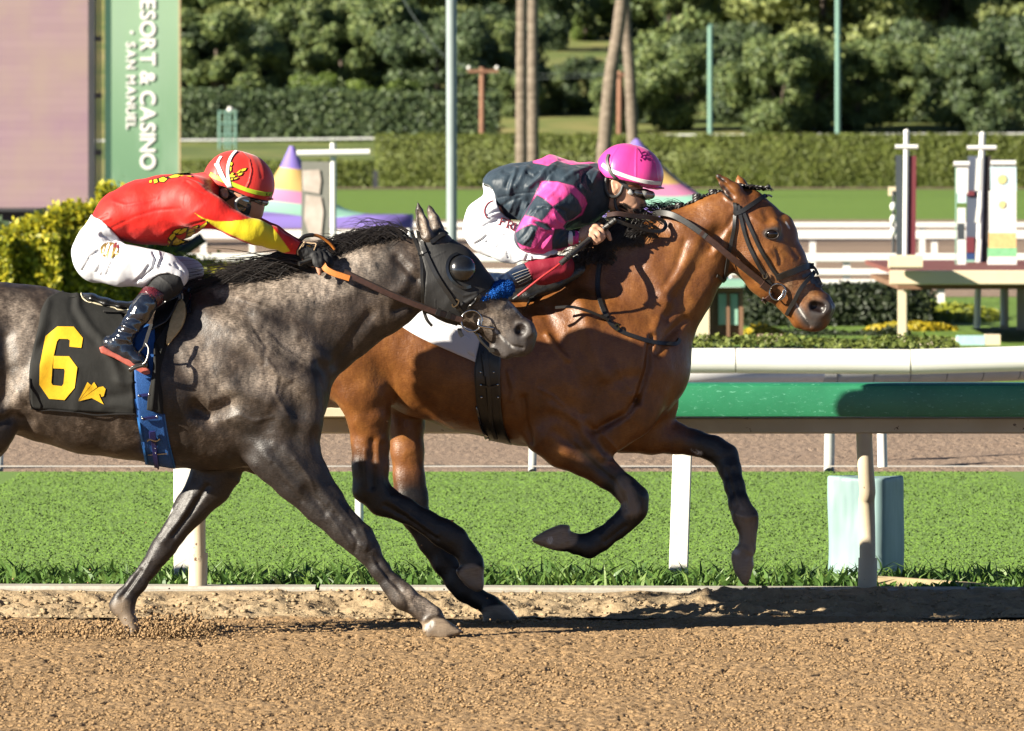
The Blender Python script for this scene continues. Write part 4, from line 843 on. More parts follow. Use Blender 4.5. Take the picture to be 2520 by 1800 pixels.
# palms, poles
m_palm = NT('palm_trunk_fibre'); m_palm = m_palm.out(m_palm.ramp(m_palm.noise(3, 4, .6, (1, 1, 3)), [(.3, (.13,.10,.075)), (.7, (.27,.22,.17))]), .9, m_palm.bump(m_palm.noise(6, 3, .6, (.6, .6, 4)), .6, .05), .2)
m_frond = leafmat('palm_fronds', [(.2, (.03,.05,.015)), (.8, (.08,.11,.03))], .2)
def palm(x0, x1, w0, w1, d, lab):
    b, tp = P(x1, 0, d), P(x0, 0, d); b.z = .1; top = P(x0+(x0-x1)*2.0, -1250, d); r_ = empty('palm_tree', (b.x, d, .1), lab, 'palm tree', 'tall palms in front of the far hedge'); q = spline([tuple(b), tuple(P((x0*.45+x1*.55), 200, d)), tuple(P(x0, 0, d)), tuple(P(x0+(x0-x1)*.9, -600, d)), tuple(top)], 10)
    rr = [(w1+(w0-w1)*min(1, i/20))/2/FPX*d*(1+.05*math.sin(i*2.1)) for i in range(len(q))]; MB().tube([Vector(a) for a in q], rr, 14).build('trunk', m_palm, r_, smooth=True)
    mb = MB(); T_ = Vector(q[-1])
    for k in range(34):
        a = random.uniform(0, 6.28); e = random.uniform(-.5, 1.1); L = random.uniform(1.6, 2.3); pp_ = [T_+Vector((math.cos(a)*math.cos(e), math.sin(a)*math.cos(e), math.sin(e)))*L*f-Vector((0,0,.9*f*f)) for f in (0, .3, .6, .8, 1)]
        for i in range(4):
            s_ = Vector((-math.sin(a), math.cos(a), 0)); w_ = (.25, .5, .6, .5, .1); mb.add([pp_[i]-s_*w_[i], pp_[i]+s_*w_[i], pp_[i+1]+s_*w_[i+1], pp_[i+1]-s_*w_[i+1]], [(0,1,2,3)])
    mb.build('crown', m_frond, r_); return r_
palm(1284, 1283, 25, 30, 352, 'straight palm trunk, leftmost of the four palms'); palm(1311, 1312, 25, 30, 358, 'straight palm trunk just right of the leftmost palm'); palm(1530, 1478, 30, 36, 350, 'palm trunk leaning right above the pink helmet'); palm(1538, 1562, 26, 30, 362, 'palm trunk crossing behind the leaning palm')
m_wood = mat('red_brown_pole', (.25,.12,.07), .8, .15, 2, .1)
tp_ = empty('utility_pole', P(1186, 345, 505), 'brown utility pole with crossarm and white insulators', 'utility pole'); tpole('pole', 1186, 350, 1187, 166, 505, 7, m_wood, tp_); vbox('crossarm', 1150, 172, 1226, 179, 504.8, .2, m_wood, tp_)
for x in (1154, 1223): MB().ball(P(x, 167, 504.9), .10, 10, 6).build('insulator', m_wht, tp_, smooth=True)
t2 = empty('utility_pole', P(1524, 350, 508), 'plain brown utility pole behind the leaning palm', 'utility pole'); tpole('pole', 1524, 350, 1526, 175, 508, 7, m_wood, t2); vbox('crossarm', 1500, 182, 1552, 188, 507.8, .2, m_wood, t2)
m_wire = mat('grey_wire', (.16,.20,.19), .6)
for y0, s_ in ((168, 14), (170, 22)):
    o = MB().tube([P(a, b, 505) for a, b in spline([(1224, y0), (1300, y0+s_), (1400, y0+s_), (1500, y0+14)], 8)], .010, 5, False).build('wire', m_wire, None, tuple(P(1224, y0, 505)), smooth=True); tag(o, ('lower' if s_ > 15 else 'upper')+' thin sagging wire between the two utility poles', 'wire', 'utility wires')
    o = MB().tube([P(a, b, 505) for a, b in spline([(1154, y0), (1090, y0-40+s_*.3), (1030, y0-110), (980, y0-190)], 8)], .010, 5, False).build('wire', m_wire, None, tuple(P(1154, y0, 505)), smooth=True); tag(o, ('lower' if s_ > 15 else 'upper')+' thin wire rising left from the utility pole crossarm', 'wire', 'utility wires')
m_gp = mat('teal_green_pole', (.16,.30,.24), .5, .1, 1, 0)
for x, yt, yb, lab in ((1748, 66, 330, 'shorter teal green pole before the trees at right'), (2062, -260, 336, 'taller teal green pole rising out of the picture at right')):
    o = empty('flood_pole', P(x, yb, 504), lab, 'pole', 'teal green poles before the trees'); tpole('pole', x, yb, x, yt, 504, 6.5, m_gp, o); vbox('cap', x-5, yt-6, x+5, yt-.5, 504, .15, m_gp, o)
tw = empty('timing_tower', P(560, 362, 486), 'small teal scaffold tower standing before the trees at left', 'tower')
for x in (540, 556, 566, 580): tpole('upright', x, 368, x, 272, 486, 3, m_gp, tw)
for y in (274, 302, 330, 352): vbox('rung', 537, y, 583, y+4, 485.9, .1, m_gp, tw)
MB().ball(P(566, 270, 486), .14, 8, 6).build('cap', m_wht, tw, smooth=True)
for x0, x1, lab in ((738, 750, 'bare brown trunk leaning left among the oaks'), (836, 786, 'bare thin trunk leaning right among the oaks')):
    o = MB().tube([P(x1, 150, 583), P((x0+x1)/2, 70, 583), P(x0, -30, 583)], [.26, .22, .18], 8).build('bare_trunk', m_barkr, None, tuple(P(x1, 150, 583)), smooth=True); tag(o, lab, 'tree trunk')
# ------------------------------------------------------------ the two horses
D1, D2 = 45.0, 46.2
def coat(name, stops, dark, pale, rough, spec, grain, sheen=0.0, vein=None):
    t = NT(name)
    big = t.noise(7.5, 4, .62, (1, 1, .7), (0, .6, 0)); mid = t.noise(26, 4, .7, (1, 1, .45), (0, .8, 0)); fine = t.noise(230, 2, .7, (.28, 1, 1), (0, .9, 0))
    f = t.math('ADD', t.math('MULTIPLY', big, .62-grain*.5), t.math('ADD', t.math('MULTIPLY', mid, .38-grain*.5), t.math('MULTIPLY', fine, grain)))
    c = t.ramp(f, stops)
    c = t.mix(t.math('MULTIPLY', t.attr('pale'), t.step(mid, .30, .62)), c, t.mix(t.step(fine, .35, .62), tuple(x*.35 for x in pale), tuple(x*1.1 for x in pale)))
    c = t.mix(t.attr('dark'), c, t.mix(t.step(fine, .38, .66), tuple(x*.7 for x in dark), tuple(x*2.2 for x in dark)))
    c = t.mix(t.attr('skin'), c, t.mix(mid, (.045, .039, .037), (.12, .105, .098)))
    hoof = t.ramp(t.noise(60, 3, .6, (.5, 1, 4)), [(.3, (.20, .145, .10)), (.7, (.33, .25, .17))])
    c = t.mix(t.attr('hoof'), c, hoof)
    c = t.mix(t.math('MULTIPLY', t.attr('white'), t.step(mid, .38, .52)), c, (.72, .7, .66))
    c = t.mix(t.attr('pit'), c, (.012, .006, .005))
    c = t.mix(t.step(t.math('ADD', t.attr('dust'), t.math('MULTIPLY', mid, .7)), .75, 1.25), c, (.20, .15, .105))
    b = t.bump(fine, .5, .003); b = t.bump(mid, .3, .008, b)
    r = t.math('ADD', rough, t.math('MULTIPLY', mid, .16))
    return t.out(c, r, b, spec, sheen=sheen)
def horse(name, label, group, D, prims, box, mats, lines, strokes, soft, h=.0068):
    v = Vol(D, box, (-.40, .40), h).add(prims); V, Q = v.surface(); V = nbr_smooth(V, Q, 2)
    V = sculpt(V, Q, [(a, b, c, d*(.75 if a == 'bh' else 1.5)) for a, b, c, d in lines], soft)
    o = mk(name, V, Q, mats, None, (P((box[0]+box[2])/2, 900, D).x, D, 0))
    for k in ('dark', 'pale', 'skin', 'hoof', 'white', 'pit', 'dust'): fattr(o, k, paint(V, strokes.get(k, []), D))
    return tag(o, label, 'horse', group)

# ---- grey
GREY_HEAD = [
 ([(430,500,175,.075),(535,780,330,.098),(640,900,320,.092),(785,1000,262,.075),(900,1085,225,.062),(1040,1215,198,.055),(1180,1345,188,.060),(1235,1385,150,.055)], 'hd', .03),
 ([(1300,1270,75,.038),(1335,1330,55,.03)], 'hd', .02), ([(1020,1455,70,.036),(1110,1490,72,.036),(1190,1478,55,.03)], 'hd', .012),
 ([(1240,1270,70,.022,-.042),(1290,1290,80,.024,-.044)], 'hd', .018), ([(1240,1270,70,.022,.042),(1290,1290,80,.024,.044)], 'hd', .018),
 ('c', [(1245,1270,54,.032,-.078),(1240,1290,60,.034,-.074)], 'hd', .009),
 ([(350,400,66,.03,-.055),(305,270,60,.026,-.06),(278,150,36,.018,-.06),(262,62,7,.006,-.06)], 'hd', .012),
 ('c', [(318,370,26,.02,-.088),(285,260,28,.018,-.084),(268,160,14,.012,-.078)], 'hd', .008),
 ([(450,330,66,.03,.055),(415,230,55,.026,.06),(385,150,32,.018,.06),(371,96,7,.006,.06)], 'hd', .012),
]
GREY = [
 ([(-260,840,120,.22),(-180,862,165,.26),(-90,876,176,.275),(0,873,176,.275),(70,885,180,.275),(139,908,184,.285),(222,930,186,.29),(332,948,184,.29),(430,948,203,.265),(520,936,222,.24),(610,945,205,.22),(672,972,135,.20)], 's', .05),
 ([(575,840,150,.17),(675,838,168,.155),(755,800,146,.13),(825,765,128,.115),(920,713,113,.10),(990,678,98,.095)], 's', .06),
 ([(600,880,110,.10,-.13),(655,960,120,.10,-.13),(690,1040,105,.09,-.12),(700,1105,88,.085,-.12)], 's', .06),
 ([(600,880,110,.10,.13),(655,960,120,.10,.13),(650,1070,100,.09,.12)], 's', .06),
 ([(712,1000,70,.11),(722,1040,55,.09)], 's', .05),
 # reaching near foreleg
 ([(690,1105,86,.085,-.12),(740,1172,68,.065,-.125),(795,1238,52,.052,-.12),(850,1300,40,.042,-.12),(881,1326,39,.040,-.12),(902,1352,33,.035,-.12)], 's', .03),
 ([(902,1352,30,.034,-.12),(935,1403,23.5,.027,-.12),(965,1440,24,.026,-.12),(986,1462,29,.030,-.12),(996,1472,30,.031,-.12)], 's', .02),
 ([(996,1472,27,.029,-.12),(1035,1497,25,.030,-.12),(1062,1518,30,.040,-.12)], 's', .02),
 ('p', [(485,1325),(500,1270),(560,1240),(620,1275),(688,1328),(672,1346),(600,1368),(515,1362)], 'c5', -.12, .042, .015, .03),
 # far foreleg planted behind
 ([(1230,380,150,.08,.12),(1200,450,128,.07,.12),(1085,590,96,.055,.12),(985,730,70,.045,.12),(935,800,70,.042,.12),(900,850,58,.036,.12)], 'c4', .03),
 ([(900,850,56,.034,.12),(850,925,50,.027,.12),(780,1015,54,.027,.12),(715,1100,62,.032,.12),(688,1140,68,.034,.12)], 'c4', .02),
 ([(305,1490,27,.032,.12),(312,1512,20,.03,.12),(318,1528,17,.034,.12),(326,1552,20,.045,.12)], 's', .02),
 # hind legs (mostly outside the picture)
 ([(-120,900,150,.12,-.14),(-70,985,115,.10,-.15),(-45,1045,82,.085,-.15),(-110,1120,66,.065,-.14),(-190,1195,44,.045,-.13)], 's', .05),
 ([(-190,1195,40,.042,-.13),(-255,1290,30,.032,-.13),(-300,1380,27,.028,-.13),(-325,1420,32,.032,-.13),(-300,1470,28,.03,-.13),(-285,1500,42,.045,-.13)], 's', .03),
 ([(-120,900,150,.12,.14),(-60,1000,115,.10,.15),(-50,1060,80,.085,.15),(-150,1130,62,.065,.14),(-235,1170,44,.045,.13)], 's', .05),
 ([(-235,1170,40,.042,.13),(-230,1290,30,.032,.13),(-225,1400,27,.028,.13),(-222,1440,32,.032,.13),(-200,1480,28,.03,.13),(-190,1505,42,.045,.13)], 's', .03),
]
grey_lines = [
 ('c1', [(930,760),(1060,850),(1220,960),(1400,1090)], 45, -.010), ('c1', [(900,830),(1080,960),(1260,1090),(1400,1200)], 60, .012),
 ('c1', [(880,1280),(930,1310),(1010,1260)], 42, -.022), ('c1', [(760,1010),(830,1150),(880,1290)], 40, -.008),
 ('c1', [(930,1330),(1050,1380),(1180,1420)], 36, -.007), ('c1', [(1390,1080),(1420,1200),(1390,1330)], 50, .014),
 ('c1', [(1180,1050),(1230,1130),(1220,1210),(1280,1300)], 9, .0028), ('c1', [(1000,1330),(1060,1300),(1130,1330),(1210,1310)], 9, .0026), ('c4', [(1680,300),(1760,400),(1800,500),(1900,600)], 9, .003), ('c4', [(1560,330),(1620,430),(1720,540)], 12, -.003), ('c5', [(-20,690),(60,800),(120,900)], 8, .0028), ('c5', [(230,960),(300,1060),(370,1140)], 7, .003), ('c5', [(255,985),(330,1085)], 6, -.003), ('c4', [(1010,560),(960,650),(905,740)], 12, .003), ('c4', [(860,880),(800,970),(740,1060)], 9, .003), ('c4', [(840,900),(770,1000),(700,1090)], 7, -.003), ('c1', [(560,1330),(640,1400),(720,1440)], 20, -.003), ('c1', [(1060,780),(1180,830),(1320,900)], 10, .0025), ('c1', [(1120,900),(1180,1000),(1170,1080)], 10, -.0025), ('c1', [(1290,1180),(1330,1300),(1300,1420)], 45, -.007), ('c1', [(1150,850),(1250,800),(1400,810),(1560,760)], 40, .006),
 ('c1', [(1330,950),(1450,1070),(1480,1120)], 36, .010), ('c1', [(1480,1080),(1560,960),(1640,860)], 28, -.008),
 ('c1', [(1050,1190),(1180,1230),(1300,1340)], 40, .008), ('c1', [(1140,1420),(1230,1520),(1330,1600)], 40, .009),
 ('c1', [(0,1290),(60,1240),(130,1180),(180,1080)], 40, .012), ('c1', [(0,1330),(60,1310),(130,1330)], 26, -.012),
 ('c1', [(20,960),(35,1100),(20,1250)], 36, -.016), ('c1', [(60,880),(120,820),(160,760)], 50, -.006),
 ('c4', [(320,150),(450,210),(600,240),(780,260)], 40, .006), ('c4', [(1560,270),(1700,420),(1860,600)], 30, -.007),
 ('c4', [(1640,240),(1800,430),(1960,640)], 30, .006), ('c4', [(1100,520),(1020,660),(930,770)], 22, .006),
 ('c4', [(1180,460),(1080,620),(990,740)], 16, -.008), ('c4', [(800,940),(740,1030),(690,1090)], 14, -.006),
 ('c5', [(150,850),(180,890)], 30, .006), ('c5', [(90,620),(170,760)], 26, .005), ('c5', [(265,990),(370,1120)], 12, -.004), ('c5', [(488,1282),(530,1246),(575,1240)], 9, .0035), ('c5', [(490,1300),(540,1262),(590,1258)], 8, -.003), ('c5', [(350,1090),(400,1150),(420,1210)], 14, -.004), ('c5', [(440,1170),(500,1215)], 14, -.003), ('c5', [(185,820),(215,880),(200,920)], 12, .004), ('c5', [(130,830),(160,880),(150,930)], 10, -.004), ('c5', [(20,700),(100,800),(180,880)], 10, -.003), ('c5', [(60,680),(140,790)], 9, .003), ('c1', [(1090,960),(1180,1080),(1280,1150)], 14, .003), ('c1', [(1180,930),(1260,1010),(1380,1080)], 12, .003), ('c1', [(1230,1260),(1150,1400),(1090,1480)], 30, -.005), ('c1', [(980,1100),(1010,1200),(960,1330)], 36, .006), ('c1', [(830,1450),(1000,1500),(1120,1530)], 30, .005),
 ('hd', [(60,600),(160,700),(250,800)], 40, -.008), ('hd', [(20,960),(120,880),(230,700)], 60, .007), ('hd', [(60,1100),(170,1060),(270,1110)], 40, -.008),
 ('hd', [(1040,1080),(1130,1010),(1180,1040)], 34, .004), ('hd', [(930,1150),(1080,1190),(1180,1230)], 40, -.004),
 ('hd', [(980,1240),(1060,1330),(1150,1440),(1260,1460)], 14, -.005), ('hd', [(1230,1170),(1320,1230),(1350,1320)], 26, .003),
]
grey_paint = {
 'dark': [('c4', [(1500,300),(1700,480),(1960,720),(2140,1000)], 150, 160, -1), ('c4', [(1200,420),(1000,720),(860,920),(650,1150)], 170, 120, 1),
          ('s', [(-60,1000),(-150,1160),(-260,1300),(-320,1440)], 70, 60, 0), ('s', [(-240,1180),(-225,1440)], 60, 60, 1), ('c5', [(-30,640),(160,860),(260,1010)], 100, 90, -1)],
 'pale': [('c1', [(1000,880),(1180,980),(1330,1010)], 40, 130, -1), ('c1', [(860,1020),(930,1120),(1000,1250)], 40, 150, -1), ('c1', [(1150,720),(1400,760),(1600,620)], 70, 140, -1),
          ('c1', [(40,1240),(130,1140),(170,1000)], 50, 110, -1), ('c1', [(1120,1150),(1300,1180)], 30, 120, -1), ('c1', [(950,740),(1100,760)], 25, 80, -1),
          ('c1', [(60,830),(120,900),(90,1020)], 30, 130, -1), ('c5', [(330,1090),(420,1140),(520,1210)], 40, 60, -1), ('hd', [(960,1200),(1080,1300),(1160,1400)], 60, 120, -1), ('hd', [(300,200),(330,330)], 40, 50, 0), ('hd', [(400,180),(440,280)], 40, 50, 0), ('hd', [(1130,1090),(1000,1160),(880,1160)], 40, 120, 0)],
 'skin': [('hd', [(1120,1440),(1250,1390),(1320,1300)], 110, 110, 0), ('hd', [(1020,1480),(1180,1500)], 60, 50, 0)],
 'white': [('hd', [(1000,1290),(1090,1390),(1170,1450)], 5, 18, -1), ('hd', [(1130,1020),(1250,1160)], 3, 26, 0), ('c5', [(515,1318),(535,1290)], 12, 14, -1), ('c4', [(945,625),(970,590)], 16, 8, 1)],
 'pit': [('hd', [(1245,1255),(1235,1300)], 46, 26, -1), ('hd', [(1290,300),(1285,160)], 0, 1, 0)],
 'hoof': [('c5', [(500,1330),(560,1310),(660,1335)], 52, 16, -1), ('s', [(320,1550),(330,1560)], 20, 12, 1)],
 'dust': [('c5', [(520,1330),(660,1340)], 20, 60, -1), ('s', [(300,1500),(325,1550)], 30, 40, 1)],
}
m_grey = coat('grey_coat', [(.39, (.0095, .0066, .0048)), (.47, (.026, .0177, .0126)), (.55, (.053, .0372, .0270)), (.65, (.17, .127, .094))], (.014, .0105, .009), (.40, .325, .26), .40, .42, .26)
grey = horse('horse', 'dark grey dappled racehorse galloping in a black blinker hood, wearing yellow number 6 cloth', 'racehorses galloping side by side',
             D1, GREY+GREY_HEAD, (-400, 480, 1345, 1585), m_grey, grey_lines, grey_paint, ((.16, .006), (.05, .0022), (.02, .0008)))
bv_grey = bvh_of(grey)

# ---- bay
BAY_HEAD = [
 ([(380,440,190,.082),(440,620,285,.098),(520,830,318,.098),(640,985,300,.086),(770,1130,228,.066),(870,1258,205,.058),(955,1370,195,.062),(1000,1410,165,.058)], 'bh', .03),
 ([(1080,1310,100,.045),(1130,1350,62,.034)], 'bh', .02), ([(860,1470,80,.038),(930,1500,58,.034)], 'bh', .012), ([(1000,1480,80,.036),(1045,1470,55,.03)], 'bh', .014),
 ([(1030,1330,82,.024,-.046),(1090,1360,80,.024,-.046)], 'bh', .016), ([(1030,1330,82,.024,.046),(1090,1360,80,.024,.046)], 'bh', .016),
 ('c', [(1000,1335,52,.034,-.078),(1055,1350,48,.034,-.078)], 'bh', .008),
 ([(310,350,82,.032,-.055),(245,270,84,.028,-.062),(165,195,56,.020,-.066),(110,135,24,.010,-.066),(88,110,6,.005,-.066)], 'bh', .012),
 ('c', [(240,310,30,.02,-.094),(170,240,34,.018,-.09),(115,165,18,.012,-.082)], 'bh', .008),
 ([(340,250,60,.03,.055),(310,190,46,.026,.06),(288,128,12,.008,.06)], 'bh', .012),
 ([(600,640,70,.018,-.082),(630,600,60,.014,-.082)], 'bh', .02), ([(722,575,78,.03),(752,650,72,.03)], 'bh', .04),
]
BAY = [
 ([(720,880,80,.18),(790,862,140,.24),(870,850,150,.275),(960,846,130,.265),(1050,877,150,.28),(1166,898,168,.285),(1290,912,184,.285),(1400,905,196,.255),(1500,895,185,.23),(1570,900,130,.20),(1612,905,60,.15)], 's', .05),
 ([(1490,830,150,.17),(1560,785,150,.15),(1628,690,134,.125),(1700,618,110,.105),(1770,570,92,.095),(1800,550,85,.09)], 's', .06),
 ([(1330,800,80,.10),(1420,755,92,.10),(1490,705,92,.095),(1560,640,98,.09)], 's', .06),
 ([(1440,830,100,.10,-.13),(1530,900,110,.10,-.13),(1520,985,105,.09,-.13),(1450,1050,90,.085,-.13)], 's', .05),
 ([(1440,830,100,.10,.13),(1560,900,110,.10,.13),(1570,990,100,.09,.12)], 's', .05),
 ([(1600,900,60,.1),(1585,960,62,.12),(1540,1030,50,.10)], 's', .04),
 # folded near foreleg
 ([(1130,320,150,.09,-.14),(1200,390,125,.07,-.14),(1295,450,98,.058,-.14),(1410,545,70,.046,-.14),(1500,615,66,.043,-.14)], 'c5', .03),
 ([(1500,615,64,.043,-.14),(1545,665,66,.042,-.14),(1550,720,62,.038,-.14),(1500,775,55,.033,-.14)], 'c5', .02),
 ([(1530,750,55,.032,-.14),(1455,812,50,.026,-.14),(1380,868,54,.026,-.14),(1320,898,58,.031,-.14)], 'c5', .02),
 ([(1320,900,54,.03,-.14),(1250,893,44,.028,-.14),(1190,868,52,.036,-.14)], 'c5', .02),
 ('p', [(1222,800),(1175,798),(1105,825),(1032,866),(1040,885),(1130,918),(1195,925)], 'c5', -.14, .036, .015, .03),
 # reaching far foreleg
 ([(-110,300,150,.09,.13),(0,335,112,.07,.13),(110,360,80,.055,.13),(220,385,62,.045,.13),(320,415,62,.043,.13),(375,455,66,.042,.13)], 'c6', .03),
 ([(375,455,64,.04,.12),(398,520,56,.034,.10),(420,600,50,.027,.07),(445,690,50,.026,.045),(475,755,60,.031,.03),(486,790,56,.03,.03)], 'c6', .02),
 ([(480,770,54,.03,.03),(487,850,40,.027,.03),(480,915,48,.034,.03)], 'c6', .02),
 ('p', [(425,905),(400,935),(398,965),(420,1030),(464,1092),(480,1095),(500,1050),(517,1000),(515,955),(480,912)], 'c6', .03, .036, .015, .03),
 # swinging near hind leg
 ([(120,-40,190,.12,-.13),(185,110,150,.10,-.15),(215,250,108,.075,-.14),(225,390,92,.055,-.13),(225,500,88,.045,-.13),(225,600,86,.042,-.13)], 'c5', .04),
 ([(225,600,84,.042,-.13),(180,640,36,.028,-.13)], 'c5', .02), ([(225,610,80,.042,-.13),(290,675,74,.037,-.13),(400,725,62,.030,-.13),(500,780,58,.027,-.13),(590,840,70,.032,-.13),(635,870,72,.033,-.13)], 'c5', .02),
 ([(460,580,120,.033,-.13),(560,690,100,.030,-.13),(620,790,108,.036,-.13),(630,840,110,.042,-.13)], 'g2', .02),
 ('p', [(470,880),(480,848),(600,820),(730,800),(742,1000),(730,1058),(680,1080),(640,1065),(560,1010),(500,940)], 'g2', -.13, .038, .015, .03),
 # planted far hind leg
 ([(330,0,200,.12,.13),(395,150,120,.10,.15),(405,300,90,.07,.14),(410,430,80,.05,.13),(420,560,78,.044,.13),(430,650,86,.042,.13)], 'c5', .04),
 ([(430,650,80,.04,.13),(455,760,66,.033,.13),(520,880,58,.027,.13),(600,990,58,.027,.13),(660,1070,60,.03,.13),(690,1110,62,.033,.13)], 'c5', .02),
 ([(590,1075,112,.033,.13),(680,1140,88,.03,.13),(790,1200,92,.036,.13),(850,1250,100,.04,.13)], 'g2', .02),
 ('p', [(730,1245),(860,1180),(940,1190),(1020,1268),(1085,1348),(1080,1370),(820,1385),(725,1375)], 'g2', .13, .042, .015, .03),
]
bay_lines = [
 ('bc', [(1830,420),(1800,700),(1740,900),(1700,1010)], 34, -.016), ('bc', [(1700,1000),(1600,1140),(1400,1240),(1310,1290)], 36, -.016), ('bc', [(1660,960),(1690,1060),(1600,1160)], 40, .008),
 ('bc', [(700,60),(900,300),(1050,600),(1200,900)], 70, -.006), ('bc', [(1150,60),(1240,300),(1330,620),(1400,800)], 80, .012), ('bc', [(860,400),(950,520),(1050,620)], 30, .008),
 ('bc', [(1400,850),(1550,800),(1690,780)], 60, -.006), ('bc', [(640,1000),(660,1200),(690,1400)], 40, -.014), ('bc', [(500,740),(540,900),(520,1000)], 24, .006),
 ('bc', [(900,1060),(1050,1130),(1200,1200)], 50, .008), ('bc', [(1180,1160),(1280,1300),(1400,1480)], 44, -.007), ('bc', [(1120,1180),(1250,1380),(1380,1530)], 40, .007),
 ('bc', [(2150,250),(1990,400),(1900,560)], 40, -.010), ('bc', [(1990,100),(1900,260),(1830,420)], 50, .010),
 ('c3', [(290,480),(230,560),(150,700),(60,840)], 34, -.012), ('c3', [(210,560),(140,680),(60,760)], 40, .009), ('c3', [(260,700),(200,790),(140,880)], 30, .006), ('c3', [(60,420),(150,450),(260,440)], 40, .006),
 ('c3', [(0,640),(60,720),(80,800)], 40, .006),
 ('bh', [(250,500),(190,600),(120,720),(40,800)], 26, -.009), ('bh', [(190,640),(140,720),(60,860)], 30, .007), ('bh', [(540,470),(570,520)], 38, -.009), ('bh', [(430,520),(540,590),(640,570)], 24, .006), ('bh', [(580,830),(640,920),(690,1030)], 30, .006),
 ('bh', [(650,820),(680,900),(670,960)], 14, -.004), ('bh', [(690,700),(760,760),(850,880)], 20, -.005), ('bh', [(700,800),(800,900)], 22, .004), ('bh', [(250,640),(180,800),(150,960)], 36, -.004),
 ('bh', [(830,1310),(880,1400),(930,1480),(960,1530)], 14, -.006), ('bh', [(960,1250),(1060,1240),(1150,1300)], 26, .004), ('bh', [(880,1130),(960,1200),(1060,1260)], 24, .003),
 ('bh', [(350,900),(480,1010),(560,1090)], 60, .004),
 ('c5', [(1150,330),(1300,450),(1440,570)], 26, -.006), ('c5', [(1480,600),(1520,680),(1520,740)], 20, .006), ('c5', [(1460,600),(1490,680)], 14, -.005), ('c5', [(1500,800),(1400,880)], 12, -.004),
 ('c5', [(240,380),(240,520),(235,600)], 22, -.009), ('c5', [(290,400),(300,540),(340,630)], 22, -.006), ('c5', [(300,700),(440,780),(560,860)], 14, -.005), ('bc', [(1500,650),(1560,800),(1640,900)], 12, .0025), ('bc', [(780,900),(900,960),(1010,1050)], 12, .0025), ('bc', [(1320,1240),(1400,1350),(1500,1450)], 12, .003), ('c5', [(1250,380),(1360,490),(1460,570)], 9, .003), ('c5', [(1440,790),(1380,850)], 7, .003), ('c6', [(400,500),(430,620),(460,710)], 8, .003), ('c6', [(380,520),(405,620),(430,700)], 8, -.003), ('c5', [(200,420),(205,520),(215,600)], 10, .003), ('c5', [(340,690),(450,770),(560,850)], 8, .003), ('bh', [(470,700),(520,780),(580,830),(640,930)], 9, .0022), ('bh', [(600,760),(640,850),(650,950)], 8, .002), ('c3', [(150,520),(110,640),(60,720)], 16, -.004), ('c5', [(60,80),(110,180),(150,260)], 40, .006), ('c5', [(1540,600),(1590,670),(1570,740)], 14, .004), ('c5', [(1495,640),(1505,720)], 10, -.005), ('c5', [(1180,800),(1215,850),(1195,925)], 10, .003), ('c6', [(410,905),(450,900),(510,940)], 10, .003), ('c6', [(430,740),(480,760),(530,750)], 16, .004), ('c6', [(420,520),(450,640),(480,720)], 12, -.003), ('g2', [(470,860),(600,850),(730,830)], 14, .003), ('g2', [(735,1235),(860,1190),(940,1200)], 14, .003), ('c5', [(430,760),(560,850)], 12, .003), ('bc', [(300,700),(340,900),(400,1100)], 50, -.004), ('bc', [(520,100),(640,200),(800,240)], 40, .004),
]
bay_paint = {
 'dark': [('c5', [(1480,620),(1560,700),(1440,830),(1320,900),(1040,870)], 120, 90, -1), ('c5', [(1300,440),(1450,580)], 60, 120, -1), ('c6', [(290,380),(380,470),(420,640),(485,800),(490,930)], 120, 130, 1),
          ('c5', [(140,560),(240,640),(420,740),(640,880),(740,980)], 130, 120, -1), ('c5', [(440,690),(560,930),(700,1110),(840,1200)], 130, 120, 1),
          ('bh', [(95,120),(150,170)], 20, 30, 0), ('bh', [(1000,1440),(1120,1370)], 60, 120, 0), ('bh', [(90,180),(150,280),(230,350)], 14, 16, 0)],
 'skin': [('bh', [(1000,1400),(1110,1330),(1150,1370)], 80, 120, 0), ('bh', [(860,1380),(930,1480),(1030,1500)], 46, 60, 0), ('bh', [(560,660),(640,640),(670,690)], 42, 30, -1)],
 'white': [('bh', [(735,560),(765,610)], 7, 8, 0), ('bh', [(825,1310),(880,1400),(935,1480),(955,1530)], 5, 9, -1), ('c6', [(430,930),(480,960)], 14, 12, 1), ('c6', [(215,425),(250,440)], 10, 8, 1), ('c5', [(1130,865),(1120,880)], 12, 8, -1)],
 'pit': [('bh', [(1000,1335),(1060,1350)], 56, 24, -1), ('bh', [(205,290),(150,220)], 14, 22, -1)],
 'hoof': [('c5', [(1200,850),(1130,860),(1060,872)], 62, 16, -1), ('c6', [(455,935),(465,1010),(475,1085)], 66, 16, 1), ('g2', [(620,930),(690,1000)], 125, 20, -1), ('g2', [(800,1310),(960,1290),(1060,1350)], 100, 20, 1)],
 'pale': [('c6', [(470,720),(480,780),(485,870)], 36, 60, 1), ('bh', [(600,1080),(900,1180),(960,1260)], 50, 120, 0), ('c2', [(1260,560),(1340,540)], 40, 60, -1)],  # first stroke paints sunlight onto the front of the far fetlock
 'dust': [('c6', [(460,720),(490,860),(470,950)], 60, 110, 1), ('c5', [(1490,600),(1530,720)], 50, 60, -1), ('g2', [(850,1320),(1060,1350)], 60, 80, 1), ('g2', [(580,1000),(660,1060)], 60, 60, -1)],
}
m_bay = coat('bay_coat', [(.34, (.085, .026, .007)), (.5, (.172, .060, .0125)), (.66, (.29, .115, .025))], (.0065, .0048, .0042), (.36, .22, .12), .34, .42, .24)
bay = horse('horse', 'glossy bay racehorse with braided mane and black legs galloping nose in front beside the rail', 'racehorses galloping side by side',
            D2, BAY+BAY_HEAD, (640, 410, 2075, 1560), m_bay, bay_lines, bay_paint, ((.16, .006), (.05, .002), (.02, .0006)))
bv_bay = bvh_of(bay)

